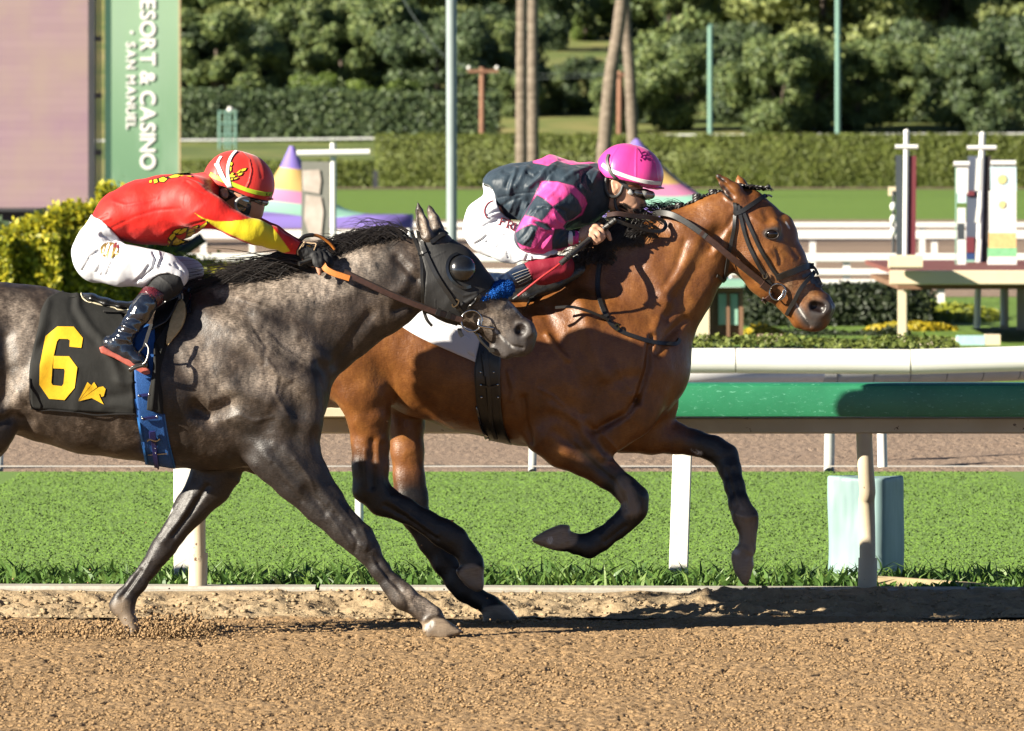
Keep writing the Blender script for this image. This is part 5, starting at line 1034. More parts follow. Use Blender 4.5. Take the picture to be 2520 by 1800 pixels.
# eyes, manes, tails
m_eye = mat('eye_gloss', (.010, .006, .004), .12, .2, 30, 0, spec=.5)
m_lid = mat('eyelid_skin', (.03, .02, .016), .5, .3, 60, .2)
def eyeball(parent, bv, c, p, rpx, D):
    x, y = X(c, p); h = hit([bv], x, y, D); r = rpx*CROP[c][2]*D/FPX
    mb = MB().ball(h[0]-h[1]*r*.35, r, 18, 12, (1.05, .8, .95)); e = mb.build('eye', m_eye, parent, smooth=True)
    q = []; n = h[1]; a = n.cross(Vector((0,0,1))).normalized(); b = n.cross(a)
    for i in range(25):
        an = 2*math.pi*i/24; q.append(h[0]+n*.004+(a*math.cos(an)*1.18+b*math.sin(an)*.82)*r)
    MB().tube(q, .0035, 8, False).build('eyelid', m_lid, parent, smooth=True)
    return e
eyeball(bay, bv_bay, 'bh', (602, 668), 54, D2)
m_hair = mat('black_mane_hair', (.017, .013, .011), .42, .5, 60, .3, 300, spec=.5)
def strand(mb, pts, r0, wob, flat=1.0):
    n = len(pts); pts = [Vector(p)+Vector((random.uniform(-1,1), random.uniform(-1,1), random.uniform(-1,1)))*wob*(i/n) for i, p in enumerate(pts)]
    q = [Vector(a) for a in spline(pts, 3)]
    mb.tube(q, [r0*(1-.92*i/(len(q)-1)) for i in range(len(q))], 4, False)
# the grey's mane streams back off the crest
mb = MB(); crest = spline(XS('c1', [(905,715),(1010,700),(1120,690),(1230,680),(1330,665)])+XS('c2', [(-40,640),(20,590),(90,545),(190,508),(290,490),(370,480)]), 16)
for i in range(1700):
    t = random.random(); k = t*(len(crest)-1); a = crest[int(k)]; D = D1+random.gauss(0, .022)
    x0, y0 = a[0]+random.uniform(-10, 10), a[1]+random.uniform(2, 26)
    if t < .55:   # long locks blown back over the withers
        L = random.uniform(90, 260)*(.35+1.0*t); lift = random.gauss(.0, .16)
        pts = [P(x0, y0, D), P(x0-L*.3, y0-L*(.10-lift*.3)+random.uniform(0,10), D), P(x0-L*.65, y0+L*(.10+lift*.6), D), P(x0-L, y0+L*(.27+lift), D-.02)]
    else:
        L = random.uniform(40, 120); lift = random.gauss(0, .18)
        pts = [P(x0, y0, D), P(x0-L*.35, y0-L*.16, D), P(x0-L*.75, y0+L*(.04+lift*.5), D-.01), P(x0-L, y0+L*(.22+lift), D-.03)]
    strand(mb, pts, random.uniform(.0013, .0032), .014)
for i in range(1000):
    x0 = random.uniform(640, 800); y0 = 690-(x0-640)*.33+random.uniform(-16, 12); L = random.uniform(70, 270); lift = random.gauss(0, .07); D = D1+random.gauss(-.02, .03)
    strand(mb, [P(x0, y0, D), P(x0-L*.3, y0-L*.06+lift*20, D), P(x0-L*.65, y0+L*(.08+lift), D), P(x0-L, y0+L*(.20+lift*1.6), D-.02)], random.uniform(.0013, .0032), .012)
for i in range(26):  # loose wisps against the light
    x0, y0 = X('c2', (random.uniform(190, 360), 490)); 
    strand(mb, [P(x0, y0, D1), P(x0-14, y0-24, D1), P(x0-random.uniform(30,70), y0-random.uniform(10,40), D1), P(x0-random.uniform(60,110), y0+random.uniform(-14,24), D1)], .0013, .01)
mb.build('mane', m_hair, grey, smooth=True)
def tail(parent, D, x, y, n=260):
    mb = MB()
    for i in range(n):
        e = random.uniform(.6, 1); s_ = random.uniform(-30, 30)
        strand(mb, [P(x+random.uniform(-8,8), y+random.uniform(-12,12), D+random.gauss(0,.03)), P(x-70*e, y-10+s_*.4, D+random.gauss(0,.04)), P(x-190*e, y+70*e+s_, D+random.gauss(0,.06)), P(x-280*e, y+230*e+s_*2, D+random.gauss(0,.07))], random.uniform(.002,.004), .03)
    return mb.build('tail', m_hair, parent, smooth=True)
tail(grey, D1, -300, 780); tail(bay, D2, 700, 790)
# the bay's mane is braided into knots, with a loose tuft at the withers
mb = MB()
for (x, y) in XS('c3', [(270,318),(200,342),(125,376)]) + XS('bh', [(55,285)]):
    pass
knots = XS('c3', [(272,316),(202,336),(126,374)])
for x, y in knots:
    c = P(x, y, D2)
    for j in range(4):
        an = j*math.pi/2; q = [c+Vector((math.cos(an+i*.6)*.011, math.sin(an+i*.6)*.011, (i-4)*.0045)) for i in range(9)]
        mb.tube(q, .0105, 6)
    mb.build('mane_braid', m_hair, bay, smooth=True); mb = MB()
line = spline(XS('c3', [(20,395),(70,372),(130,374),(180,350),(240,322),(300,306),(330,300)]), 12)
for i in range(len(line)-1):
    for j in range(3):
        x, y = line[i]; x2, y2 = line[min(len(line)-1, i+2)]
        strand(mb, [P(x, y+random.uniform(0,8), D2+random.gauss(0,.012)), P((x+x2)/2, (y+y2)/2+random.uniform(-4,3), D2+random.gauss(0,.012)), P(x2, y2+random.uniform(2,10), D2+random.gauss(0,.012))], .009, .004)
for i in range(620):
    x, y = X('c2', (random.uniform(1300,1500), random.uniform(395,520))); L = random.uniform(20, 80)
    if random.random() < .6: x, y = X('c2', (random.uniform(1280,1420), random.uniform(470,560)))
    if random.random() < .3: x, y = X('c2', (random.uniform(1140,1300), random.uniform(540,640)))
    q = hit([bv_bay], x, y, D2); q = q[0] if q else P(x, y, D2)
    strand(mb, [q, q+Vector((-L*.4, -8, L*.25))*.00184, q+Vector((-L*.8, -22, L*.1))*.00184, q+Vector((-L, -26, -L*.3))*.00184], .0028, .01)
for i in range(60):
    x, y = X('c2', (random.uniform(1480,1600), 385+random.uniform(-6,14)))
    strand(mb, [P(x, y, D2), P(x-8, y-12, D2), P(x-random.uniform(14,40), y-random.uniform(-4,26), D2), P(x-random.uniform(20,60), y+random.uniform(-20,16), D2)], .002, .008)
mb.build('mane', m_hair, bay, smooth=True)
mb = MB()
for i in range(110):
    x, y = X('bh', (random.uniform(270,560), 0)); y = X('bh', (0, 215+ (x-X('bh',(270,0))[0])/.2648*.12+random.uniform(-8,14)))[1]
    strand(mb, [P(x-8, y, D2+random.gauss(0,.02)), P(x+4, y-4, D2+random.gauss(0,.02)), P(x+16, y+3, D2+random.gauss(0,.02))], .0045, .004)
mb.tube([P(*X('bh',(520,250)),D2), P(*X('bh',(550,240)),D2), P(*X('bh',(570,228)),D2)], .007, 6)
mb.ball(P(*X('bh',(570,228)),D2), .011, 8, 6)
mb.build('forelock', m_hair, bay, smooth=True)
# ------------------------------------------------------------ riders
def cloth(name, base, rough, spec, wr=.35, wscale=26, stretch=(1, 1, .35), rot=(0, .5, 0), sheen=0.0, extra=None, weave=900, subs=0.0):
    """base: function(NT) -> colour socket, or a colour"""
    t = NT(name); c = base(t) if callable(base) else base
    b = t.bump(t.noise(wscale, 3, .6, stretch, rot), wr, .012); b = t.bump(t.noise(wscale*3.1, 2, .5, stretch, rot), wr*.5, .004, b)
    b = t.bump(t.noise(weave, 1), .08, .0006, b)
    return t.out(c, rough, b, spec, sheen=sheen)
def sd(V, c, pts):
    px, py = topx(V); return poly_sdf(XS(c, pts), px, py)
m_skin = mat('face_skin', (.56, .31, .20), .48, .12, 25, .12, 220, .001, .4)
m_skin_b = mat('tanned_skin', (.50, .25, .155), .48, .12, 25, .12, 220, .001, .4)
m_black = mat('black_leather', (.012, .011, .010), .38, .3, 90, .25, 260, .0012, .5)
m_strapg = mat('dark_grey_rubber', (.035, .034, .032), .5, .3, 90, .3, 400, .001, .4)
m_brownl = mat('brown_leather', (.050, .023, .016), .36, .3, 60, .25, 240, .001, .5)
m_steel = mat('polished_steel', (.62, .61, .58), .18, .1, 60, .05, metal=1)
m_gold = mat('brass', (.62, .42, .12), .25, .1, 60, .05, metal=1)
m_white = mat('white_elastic', (.82, .81, .78), .6, .05, 60, .15, 500, .0008)
m_yel = mat('yellow_print', (.80, .60, .035), .45, .06, 40, .08)
m_outl = mat('black_print', (.014, .012, .010), .5, .2, 40, .05)
m_lens = mat('smoked_lens', (.05, .055, .06), .04, .2, 20, 0, spec=.9, coat=1)
m_clear = mat('clear_lens', (.30, .31, .29), .05, .3, 30, 0, spec=.9, coat=1)
m_navyp = mat('navy_patent_leather', (.010, .013, .022), .16, .3, 40, .55, 34, .006, .7, coat=.6)

def person(name, label, D, prims, box, h, m, lines=(), soft=((.02, .0006),)):
    v = Vol(D, box, (-.40, .40), h).add(prims); V, Q = v.surface(); V = nbr_smooth(V, Q, 1); V = sculpt(V, Q, lines, soft)
    o = mk(name, V, Q, m, None, (P((box[0]+box[2])/2, 700, D).x, D, P(0, box[3]-30, D).z)); return tag(o, label, 'person', 'jockeys riding the two horses')
def garment(name, D, prims, box, h, m, parent, lines=(), soft=((.06, .003), (.025, .0012)), clip=None, cuts=(), dep=(-.40, .40), it=1, attrs=None, seed=3):
    v = Vol(D, box, dep, h).add(prims)
    if clip: v.clip(clip[1], clip[0])
    for c, q in cuts: v.cut(q, c)
    V, Q = v.surface(); V = nbr_smooth(V, Q, it); V = sculpt(V, Q, lines, soft, seed)
    o = mk(name, V, Q, m, parent)
    for k, fn in (attrs or {}).items(): fattr(o, k, fn(V))
    return o

# ================= rider of the grey: red and yellow silks
J1_TORSO = [([(395,600,140,.15),(540,540,245,.165),(760,500,318,.175),(1000,475,345,.18),(1180,420,310,.19),(1320,350,235,.18),(1420,250,150,.12)], 'j1b', .05)]
J1_ARM = [([(1250,360,200,.075,-.15),(1330,470,190,.075,-.20)], 'j1b', .08), ([(10,710,200,.060,-.215),(200,795,170,.052,-.225),(470,948,138,.050,-.225),(600,1006,134,.049,-.22),(700,1032,140,.048,-.21),(880,1090,122,.042,-.18),(1050,1170,97,.035,-.15),(1180,1215,80,.031,-.13)], 'j1h', .04)]
J1_ARM2 = [([(10,690,205,.060,.21),(260,780,165,.052,.23),(600,930,140,.048,.21),(900,1060,110,.04,.16),(1180,1190,78,.031,.11)], 'j1h', .04)]
J1_LEGS = [([(420,660,150,.14),(330,800,205,.17),(290,900,215,.185),(330,980,212,.17)], 'j1b', .03),
 ([(310,980,212,.10,-.09),(560,1020,215,.095,-.15),(820,1050,195,.088,-.155),(1000,1090,172,.075,-.17),(1085,1130,150,.066,-.175)], 'j1b', .04),
 ([(310,980,212,.10,.09),(620,1030,200,.095,.16),(950,1080,170,.08,.24),(1190,1100,150,.07,.28),(1260,1100,130,.062,.28)], 'j1b', .04)]
def hand(fist, fingers, thumb, c):
    out = [(fist, c, .012)]
    for f in fingers: out.append((f, c, .004))
    out.append((thumb, c, .006)); return out
J1_HAND = hand([(1190,1215,72,.030,-.13),(1290,1270,86,.026,-.125),(1390,1290,84,.027,-.12)],
 [[(1470,1250,44,.010,-.10),(1530,1310,42,.010,-.115),(1545,1390,38,.009,-.125),(1500,1440,32,.008,-.125)],
  [(1440,1275,46,.0105,-.125),(1490,1345,44,.010,-.14),(1490,1430,38,.009,-.145),(1450,1465,30,.008,-.14)],
  [(1405,1295,46,.0105,-.14),(1430,1370,42,.010,-.155),(1440,1440,34,.009,-.155)],
  [(1360,1300,42,.010,-.15),(1385,1380,38,.009,-.16),(1405,1440,32,.008,-.16),(1422,1500,26,.007,-.158)]],
 [(1250,1330,46,.012,-.10),(1340,1390,40,.011,-.10),(1430,1400,34,.010,-.105)], 'j1h')
J1_HEAD = [([(470,500,240,.078),(560,590,225,.078),(620,700,180,.068)], 'j1h', .02), ([(640,730,130,.055),(660,800,95,.045),(640,850,60,.034)], 'j1h', .02),
 ([(250,560,150,.06),(420,600,150,.06)], 'j1h', .03), ([(700,790,44,.016),(728,840,30,.014),(700,860,20,.012)], 'j1h', .012),
 ([(332,560,50,.008,-.082),(345,610,42,.008,-.082)], 'j1h', .006), ('c', [(335,570,24,.010,-.093),(345,600,18,.010,-.093)], 'j1h', .006)]
body1 = [(p[0], p[1], p[2]) for p in J1_TORSO+J1_ARM+J1_ARM2+J1_LEGS]
v = Vol(D1, (150, 380, 870, 780), (-.40, .40), .0062); v.add(body1, -.03); v.add([(p[0], p[1], p[2]) for p in J1_HAND[:-1]], -.004); v.add(J1_HEAD+J1_HAND[-1:]+[([(1400,1400,30,.008,-.158),(1412,1455,28,.0075,-.158),(1424,1505,25,.007,-.158)], 'j1h', .004)])
V, Q = v.surface(); V = nbr_smooth(V, Q, 1)
rider1 = mk('person', V, Q, m_skin_b, None, (P(420, 700, D1).x, D1, P(0, 760, D1).z))
tag(rider1, 'x', 'person', 'jockeys riding the two horses')
rider1['label'] = 'jockey in red and yellow silks and red helmet crouched over the grey horse'

def c_red(t):
    f = t.noise(14, 3); base = t.ramp(f, [(.3, (.60, .010, .008)), (.7, (.74, .022, .012))])
    c = t.mix(t.attr('yellow'), base, (.80, .66, .02))
    return t.mix(t.attr('seam'), c, (.22, .006, .006))
m_silk1 = cloth('red_satin', c_red, .58, .28, .28, 20, (1, 1, .5), (0, .3, 0), .1)
YEL = ('j1h', [(0,814),(100,872),(220,903),(400,906),(520,892),(640,868),(760,880),(870,955),(960,1070),(1040,1180),(1085,1245),(1020,1265),(850,1240),(700,1185),(500,1100),(280,1000),(130,905),(40,848)])
folds1 = [('j1b', [(480,385),(600,430),(780,400),(920,360),(980,260),(1060,190)], 16, 0.0024), ('j1b', [(470,655),(700,540),(900,480),(1150,460)], 14, -0.0027),
 ('j1b', [(1170,440),(1180,320),(1250,210)], 10, -0.0018), ('j1b', [(340,560),(420,520)], 12, -0.0036), ('j1b', [(360,590),(450,560)], 12, 0.0036), ('j1b', [(1190,170),(1300,200),(1400,260)], 18, 0.0036), ('j1b', [(1230,150),(1330,190),(1420,230)], 12, -0.0045),
 ('j1b', [(1210,190),(1290,250),(1400,300)], 14, -0.0045), ('j1b', [(560,760),(640,640),(760,590)], 40, -0.0021), ('j1b', [(700,800),(820,640),(960,560)], 40, 0.0021), ('j1b', [(1000,680),(1200,600),(1380,560)], 20, 0.0024), ('j1b', [(1020,720),(1240,640),(1400,590)], 18, -0.0030),
 ('j1h', [(1110,1170),(1190,1110)], 16, 0.0018), ('j1h', [(1140,1210),(1210,1150)], 12, -0.0027), ('j1h', [(1080,1240),(1150,1160)], 10, -0.0027)]
def smooth01(d, w): return np.clip(.5-d/w, 0, 1)
jk1 = garment('racing_silks', D1, J1_TORSO+J1_ARM+J1_ARM2, (200, 390, 770, 660), .0052, m_silk1, rider1, folds1, ((.11, .002), (.03, .0008)),
  None, [('j1b', [(200,400),(262,520),(300,545),(380,580),(430,625),(500,705),(560,775),(600,800),(620,812),(400,1200),(100,1200),(100,400)]), ('j1h', [(1170,1290),(1165,1240),(1225,1130),(1300,1100),(1500,1100),(1500,1500),(1160,1500)])],
  attrs={'yellow': lambda V: smooth01(sd(V, *YEL), 1.4)*(V[:,1] < D1-.02), 'seam': lambda V: np.clip(1.2-line_dist(XS('j1b', [(470,655),(700,540),(900,480),(1080,455),(1170,465)]), *topx(V))/.9, 0, 1)*.8*(V[:,1] < D1)})
bv_jk1 = bvh_of(jk1)
m_breech = cloth('white_breeches', lambda t: t.mix(t.noise(9), (.76, .78, .83), (.82, .83, .87)), .55, .3, .10, 20, (1, 1, .5), (0, .3, 0), 0)
bl1 = [('j1b', [(165,1085),(250,940),(340,880)], 9, -0.0090), ('j1b', [(310,1100),(360,980),(400,930)], 9, -0.0108), ('j1b', [(405,1130),(450,1020),(500,920)], 9, -0.0108), ('j1b', [(270,780),(340,770),(430,790)], 10, -0.0090),
 ('j1b', [(350,1110),(400,1000)], 9, 0.0072), ('j1b', [(365,720),(460,760),(570,800)], 20, -0.0144), ('j1b', [(880,900),(910,960),(880,1060),(760,1170)], 12, -0.0126), ('j1b', [(930,890),(945,960),(900,1050)], 9, 0.0090), ('j1b', [(700,1200),(780,1120),(840,1030)], 12, -0.0108), ('j1b', [(1000,910),(960,990),(940,1080)], 9, -0.0072),
 ('j1b', [(730,870),(720,960),(720,1100)], 6, -0.0036), ('j1b', [(1100,1010),(1180,1090),(1200,1200)], 10, -0.0072), ('j1b', [(1050,1020),(1140,1060)], 8, -0.0072), ('j1b', [(340,630),(410,605)], 14, -0.0036)]
br1 = garment('breeches', D1, J1_LEGS+J1_TORSO[:1], (150, 500, 520, 740), .0052, m_breech, rider1, bl1, ((.05, .0022), (.02, .0006)),
  None, [('j1b', [(276,522),(240,400),(300,50),(1700,50),(1700,900),(960,885),(900,868),(760,842),(620,812),(596,800),(560,772),(500,702),(430,622),(380,577),(320,550),(285,540)]), ('j1b', [(830,1215),(900,1150),(960,1112),(1060,1100),(1130,1130),(1180,1200),(1170,1270),(1120,1330),(1000,1500),(700,1500),(760,1285)])], dep=(-.40, .40))
bv_br1 = bvh_of(br1)
# knee guards, boots
def boot(parent, D, dy, shift=(0, 0), cuffm=None, far=False):
    def sh(L): return [(x+shift[0], y+shift[1], r, w, dy+(ddy if ddy is not None else 0)) for x, y, r, w, ddy in L]
    V1 = garment('boot', D, [(sh([(1010,235,98,.052,.0),(960,310,92,.050,-.005),(890,410,84,.046,-.01),(830,500,82,.044,-.012),(790,545,80,.042,-.014)]), 'sc', .02),
        (sh([(705,555,58,.036,-.012),(760,585,74,.040,-.014),(850,630,72,.042,-.016),(940,690,58,.042,-.018),(1000,745,42,.038,-.018)]), 'sc', .02)], (225, 700, 410, 935) if not far else (225, 690, 440, 935), .0045, m_navyp, parent,
        [] if far else [('sc', [(800,400),(870,430),(960,470)], 12, .006), ('sc', [(790,460),(850,470),(930,500)], 12, -.006), ('sc', [(820,360),(900,350),(980,380)], 14, -.005), ('sc', [(760,520),(830,530),(900,560)], 12, .005), ('sc', [(880,500),(920,470)], 10, .006), ('sc', [(830,300),(920,310)], 16, .003)],
        ((.035, .003), (.015, .001)), dep=(dy-.09, dy+.08))
    return V1
black_knit = cloth('black_knee_guard', lambda t: t.mix(t.noise(40), (.010, .010, .011), (.022, .022, .023)), .7, .3, .3, 40)
KN1 = ([(1085,1195,140,.070,-.18),(1010,1225,135,.064,-.195),(930,1300,118,.058,-.225)], 'j1b', .02)
garment('knee_guard', D1, [KN1], (340, 660, 470, 780), .0048, black_knit, rider1, [('j1b', [(920,1120),(1050,1220),(1090,1300)], 5, .003)], ((.03, .0012),), clip=('j1b', [(800,1240),(880,1130),(970,1090),(1080,1085),(1170,1130),(1205,1230),(1160,1300),(1060,1370),(1010,1380),(960,1310),(860,1235)]), dep=(-.40, -.09))
bt1 = boot(rider1, D1, -.282); bv_bt1 = bvh_of(bt1)
m_cuff = NT('burgundy_crocodile_leather'); vor = m_cuff.n('ShaderNodeTexVoronoi'); vor.feature = 'DISTANCE_TO_EDGE'; vor.inputs['Scale'].default_value = 95; m_cuff.l(m_cuff.co(), vor.inputs['Vector'])
m_cuff = m_cuff.out(m_cuff.ramp(vor.outputs['Distance'], [(.02, (.028, .004, .006)), (.12, (.115, .014, .022))]), .25, m_cuff.bump(vor.outputs['Distance'], .6, .004), .6)
garment('boot_cuff', D1, [([(1120,105,92,.060,-.225),(1060,170,96,.058,-.245),(990,255,96,.056,-.265)], 'sc', .01)], (315, 690, 425, 775), .004, m_cuff, bt1, [], (), clip=('sc', [(1010,72),(1100,85),(1185,145),(1170,215),(1065,300),(1000,262),(905,215),(950,140)]), dep=(-.40, -.14))
m_sole = mat('red_boot_sole', (.42, .10, .07), .55, .15, 40, .2)
vs = Vol(D1, (230, 830, 390, 940), (-.40, -.24), .004).prism([(622,592),(660,582),(740,628),(850,678),(940,704),(1000,735),(1046,782),(1048,812),(1000,822),(940,785),(850,738),(750,682),(640,640)], 'sc', -.299, .034, .01, .008)
V, Q = vs.surface(); mk('boot_sole', nbr_smooth(V, Q, 1), Q, m_sole, bt1)
bt1b = boot(rider1, D1, .295, (60, -20), far=True)
garment('knee_guard', D1, [([(1240,1150,125,.066,.285),(1160,1210,125,.062,.285),(1060,1290,112,.056,.29)], 'j1b', .02)], (370, 640, 510, 780), .006, black_knit, rider1, [], (), dep=(.17, .40))
# helmet
def helmet(parent, D, c, cen, la, lb, w, tilt, m, clipq, box, seam=None, brim=None, lines=()):
    ca, sa = math.cos(tilt), math.sin(tilt)
    pts = [(cen[0]-ca*la*.16, cen[1]-sa*la*.16, lb, w), (cen[0]+ca*la*.10, cen[1]+sa*la*.10, lb*.985, w*.985)]
    pr = [([(p[0], p[1], p[2], p[3]) for p in pts], c, .02), ([(cen[0]-ca*la*.42, cen[1]-sa*la*.42+lb*.18, lb*.72, w*.86)], c, .06), ([(cen[0]+ca*la*.36, cen[1]+sa*la*.36+lb*.15, lb*.70, w*.86)], c, .06)]
    hv = Vol(D, box, (-.16, .16), .0036).add(pr).clip(XS(c, clipq), 's')
    if brim: hv.add([(brim, c, .004)])
    V, Q = hv.surface(); V = nbr_smooth(V, Q, 1)
    V = sculpt(V, Q, lines, ((.05, .0006),))
    return mk('helmet', V, Q, m, parent)
m_hel1 = cloth('red_helmet_cover', lambda t: t.mix(t.noise(14), (.60, .022, .016), (.70, .035, .022)), .5, .4, .12, 30, sheen=.2)
hel1 = helmet(rider1, D1, 'j1h', (515, 440), 365, 330, .112, math.radians(15), m_hel1, [(120,455),(330,505),(500,575),(600,622),(760,655),(960,690),(1000,200),(500,0),(60,150)], (500, 360, 690, 510), None,
  [(700,628,26,.075),(800,648,20,.070),(890,652,9,.052)], [('j1h', [(540,110),(620,200),(645,330),(620,450),(585,525)], 8, .004), ('j1h', [(690,170),(740,280),(760,400)], 22, -.002), ('j1h', [(300,150),(250,260),(260,400)], 8, .002)])
bv_h1 = bvh_of(hel1)
m_lime = mat('lime_band', (.50, .66, .03), .5, .05, 30, .1)
strap('helmet_band', 'j1h', [(176,366),(220,395),(300,428),(430,482),(560,535),(680,572),(790,592),(872,594)], 50, m_lime, hel1, [bv_h1], D1, .002, .003)
for (a, b, c_) in (((806,577),(806,612),None), ((806,597),(826,578),None), ((812,594),(828,613),None), ((846,582),(842,616),None), ((843,600),(866,583),None), ((848,598),(862,618),None)):
    strap('band_letter', 'j1h', [a, ((a[0]+b[0])/2, (a[1]+b[1])/2), b], 5, m_outl, hel1, [bv_h1], D1, .0046, .001, 3)
for pts, w in (([(478,668),(430,590),(385,510),(330,410),(285,310),(262,240),(300,172)], 38), ([(472,672),(420,580),(360,480),(300,390),(258,300),(236,255)], 26), ([(480,660),(415,540),(385,440),(372,330),(392,220),(430,150),(470,108)], 38)):
    strap('goggle_strap', 'j1h', pts, w, m_white, hel1, [bv_h1], D1, .0045, .003)
# emblem of a winged bird (helmet, chest, back): yellow feathers with dark outlines
def emblem(c, feathers, parent, bvs, D, step=2.2):
    for f in feathers:
        cx = sum(a for a, b in f)/len(f); cy = sum(b for a, b in f)/len(f)
        decal('emblem_outline', c, [(cx+(a-cx)*1.16, cy+(b-cy)*1.16) for a, b in f], m_outl, parent, bvs, D, .0035, step)
        decal('emblem_feather', c, [(cx+(a-cx)*.84, cy+(b-cy)*.84) for a, b in f], m_yel, parent, bvs, D, .0055, step)
emblem('j1h', [[(398,232),(425,225),(432,250),(415,275),(398,262)], [(400,278),(418,280),(415,320),(405,345),(395,310)], [(350,340),(362,328),(395,380),(420,350),(440,345),(446,362),(430,378),(470,385),(455,408),(405,410),(360,380)],
   [(462,358),(500,325),(530,305),(520,335),(490,358)], [(530,305),(596,293),(575,325),(535,340),(522,332)], [(480,366),(520,350),(552,345),(530,378),(490,388)], [(405,415),(440,412),(430,436),(404,438)], [(446,410),(480,404),(500,395),(480,420),(440,432)]], hel1, [bv_h1], D1)
emblem('j1b', [[(1030,760),(1060,720),(1095,700),(1110,725),(1085,760),(1065,790)], [(1070,700),(1110,670),(1165,660),(1140,700),(1115,715)], [(1140,690),(1190,655),(1230,650),(1215,690),(1160,720),(1120,725)], [(1235,670),(1290,640),(1340,625),(1320,665),(1260,700),(1215,710)],
   [(1345,640),(1420,590),(1425,610),(1390,650),(1330,680)], [(1220,715),(1280,690),(1310,690),(1260,740),(1205,760)], [(1070,790),(1110,745),(1140,770),(1180,775),(1230,785),(1260,780),(1200,810),(1110,835),(1060,830)], [(1022,780),(1055,795),(1050,825),(1030,800)], [(1015,815),(1045,835),(1020,845)]], jk1, [bv_jk1], D1, 3)
emblem('j1b', [[(1020,145),(1100,115),(1190,112),(1130,150),(1050,160)], [(1130,112),(1240,106),(1278,148),(1200,138),(1150,140)], [(930,160),(985,138),(1030,165),(990,200),(940,195)], [(880,170),(920,160),(930,200),(890,215)], [(840,180),(872,172),(866,205),(838,205)]], jk1, [bv_jk1], D1, 3)
# goggles: a clear pair worn, a smoked spare pair under the brim
def ring(name, c, cen, ra, rb, tilt, rad, m, parent, D, dy, tip=0.0, n=28):
    q = []
    for i in range(n+1):
        a = 2*math.pi*i/n; u, v_ = math.cos(a)*ra, math.sin(a)*rb
        x, y = cen[0]+u*math.cos(tilt)-v_*math.sin(tilt), cen[1]+u*math.sin(tilt)+v_*math.cos(tilt)
        q.append(P(*X(c, (x, y)), D+dy+tip*u/ra))
    return MB().tube(q, rad, 8, False).build(name, m, parent, smooth=True)
def lens(name, c, cen, ra, rb, tilt, m, parent, D, dy, tip, bulge=.012, n=24):
    vs = []; fs = []
    for k in range(5):
        f = k/4
        for i in range(n):
            a = 2*math.pi*i/n; u, v_ = math.cos(a)*ra*f, math.sin(a)*rb*f
            x, y = cen[0]+u*math.cos(tilt)-v_*math.sin(tilt), cen[1]+u*math.sin(tilt)+v_*math.cos(tilt)
            vs.append(P(*X(c, (x, y)), D+dy+tip*f*math.cos(a)-bulge*(1-f*f)))
    for k in range(4):
        for i in range(n): fs.append((k*n+i, k*n+(i+1) % n, (k+1)*n+(i+1) % n, (k+1)*n+i))
    return mk(name, vs, fs, m, parent)
m_gogf = mat('grey_goggle_frame', (.42, .42, .40), .35, .1, 40, .1)
gg1 = empty('goggles', P(*X('j1h', (600, 750)), D1-.06), parent=rider1)
lens('lens', 'j1h', (590,745), 115, 84, math.radians(30), m_lens, gg1, D1, -.075, .045)
ring('frame', 'j1h', (585,745), 132, 100, math.radians(30), .007, m_gogf, gg1, D1, -.074, .05)
ring('frame', 'j1h', (700,770), 74, 50, math.radians(20), .006, mat('clear_frame', (.75,.74,.68), .12, .1, 40, 0, spec=.8, coat=1), gg1, D1, -.03, .03)
lens('lens', 'j1h', (700,768), 66, 44, math.radians(20), m_clear, gg1, D1, -.03, .03)
ring('amber_reflection', 'j1h', (545,755), 24, 22, 0, .006, mat('amber_reflection_tint', (.42,.17,.04), .2, .1, 30, 0, spec=.8), gg1, D1, -.085, 0)  # solid amber ring stands in for a reflection in the lens
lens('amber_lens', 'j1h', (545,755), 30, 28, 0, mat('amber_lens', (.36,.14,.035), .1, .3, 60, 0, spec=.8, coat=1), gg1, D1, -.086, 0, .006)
gg1b = empty('spare_goggles', P(*X('j1h', (740, 660)), D1-.05), parent=rider1)
Vv = Vol(D1, (590, 460, 670, 520), (-.11, .11), .0036).add([([(545,615,40,.088),(640,650,42,.085),(740,675,46,.075),(800,690,42,.055)], 'j1h', .008)]); V, Q = Vv.surface(); mk('frame', V, Q, m_black, gg1b); bvg = bvh_of(gg1b.children[0])
decal('lens', 'j1h', [(690,662),(760,672),(752,722),(700,712),(672,690)], m_lens, gg1b, [bvg], D1, .002, 3); decal('lens', 'j1h', [(775,676),(826,672),(806,716),(765,728)], m_clear, gg1b, [bvg], D1, .002, 3)
garment('balaclava', D1, [([(300,575,118,.066),(360,570,140,.074),(440,560,150,.080)], 'j1h', .02)], (500, 420, 620, 540), .0045, black_knit, rider1, [], ((.02, .001),), cuts=[('j1h', [(285,545),(330,520),(380,560),(400,610),(360,640),(300,620)])], dep=(-.12, .12))
strap('chin_strap', 'j1h', [(330,670),(380,640),(420,620),(450,600)], 40, m_black, rider1, [bvh_of(rider1)], D1, .004, .004)
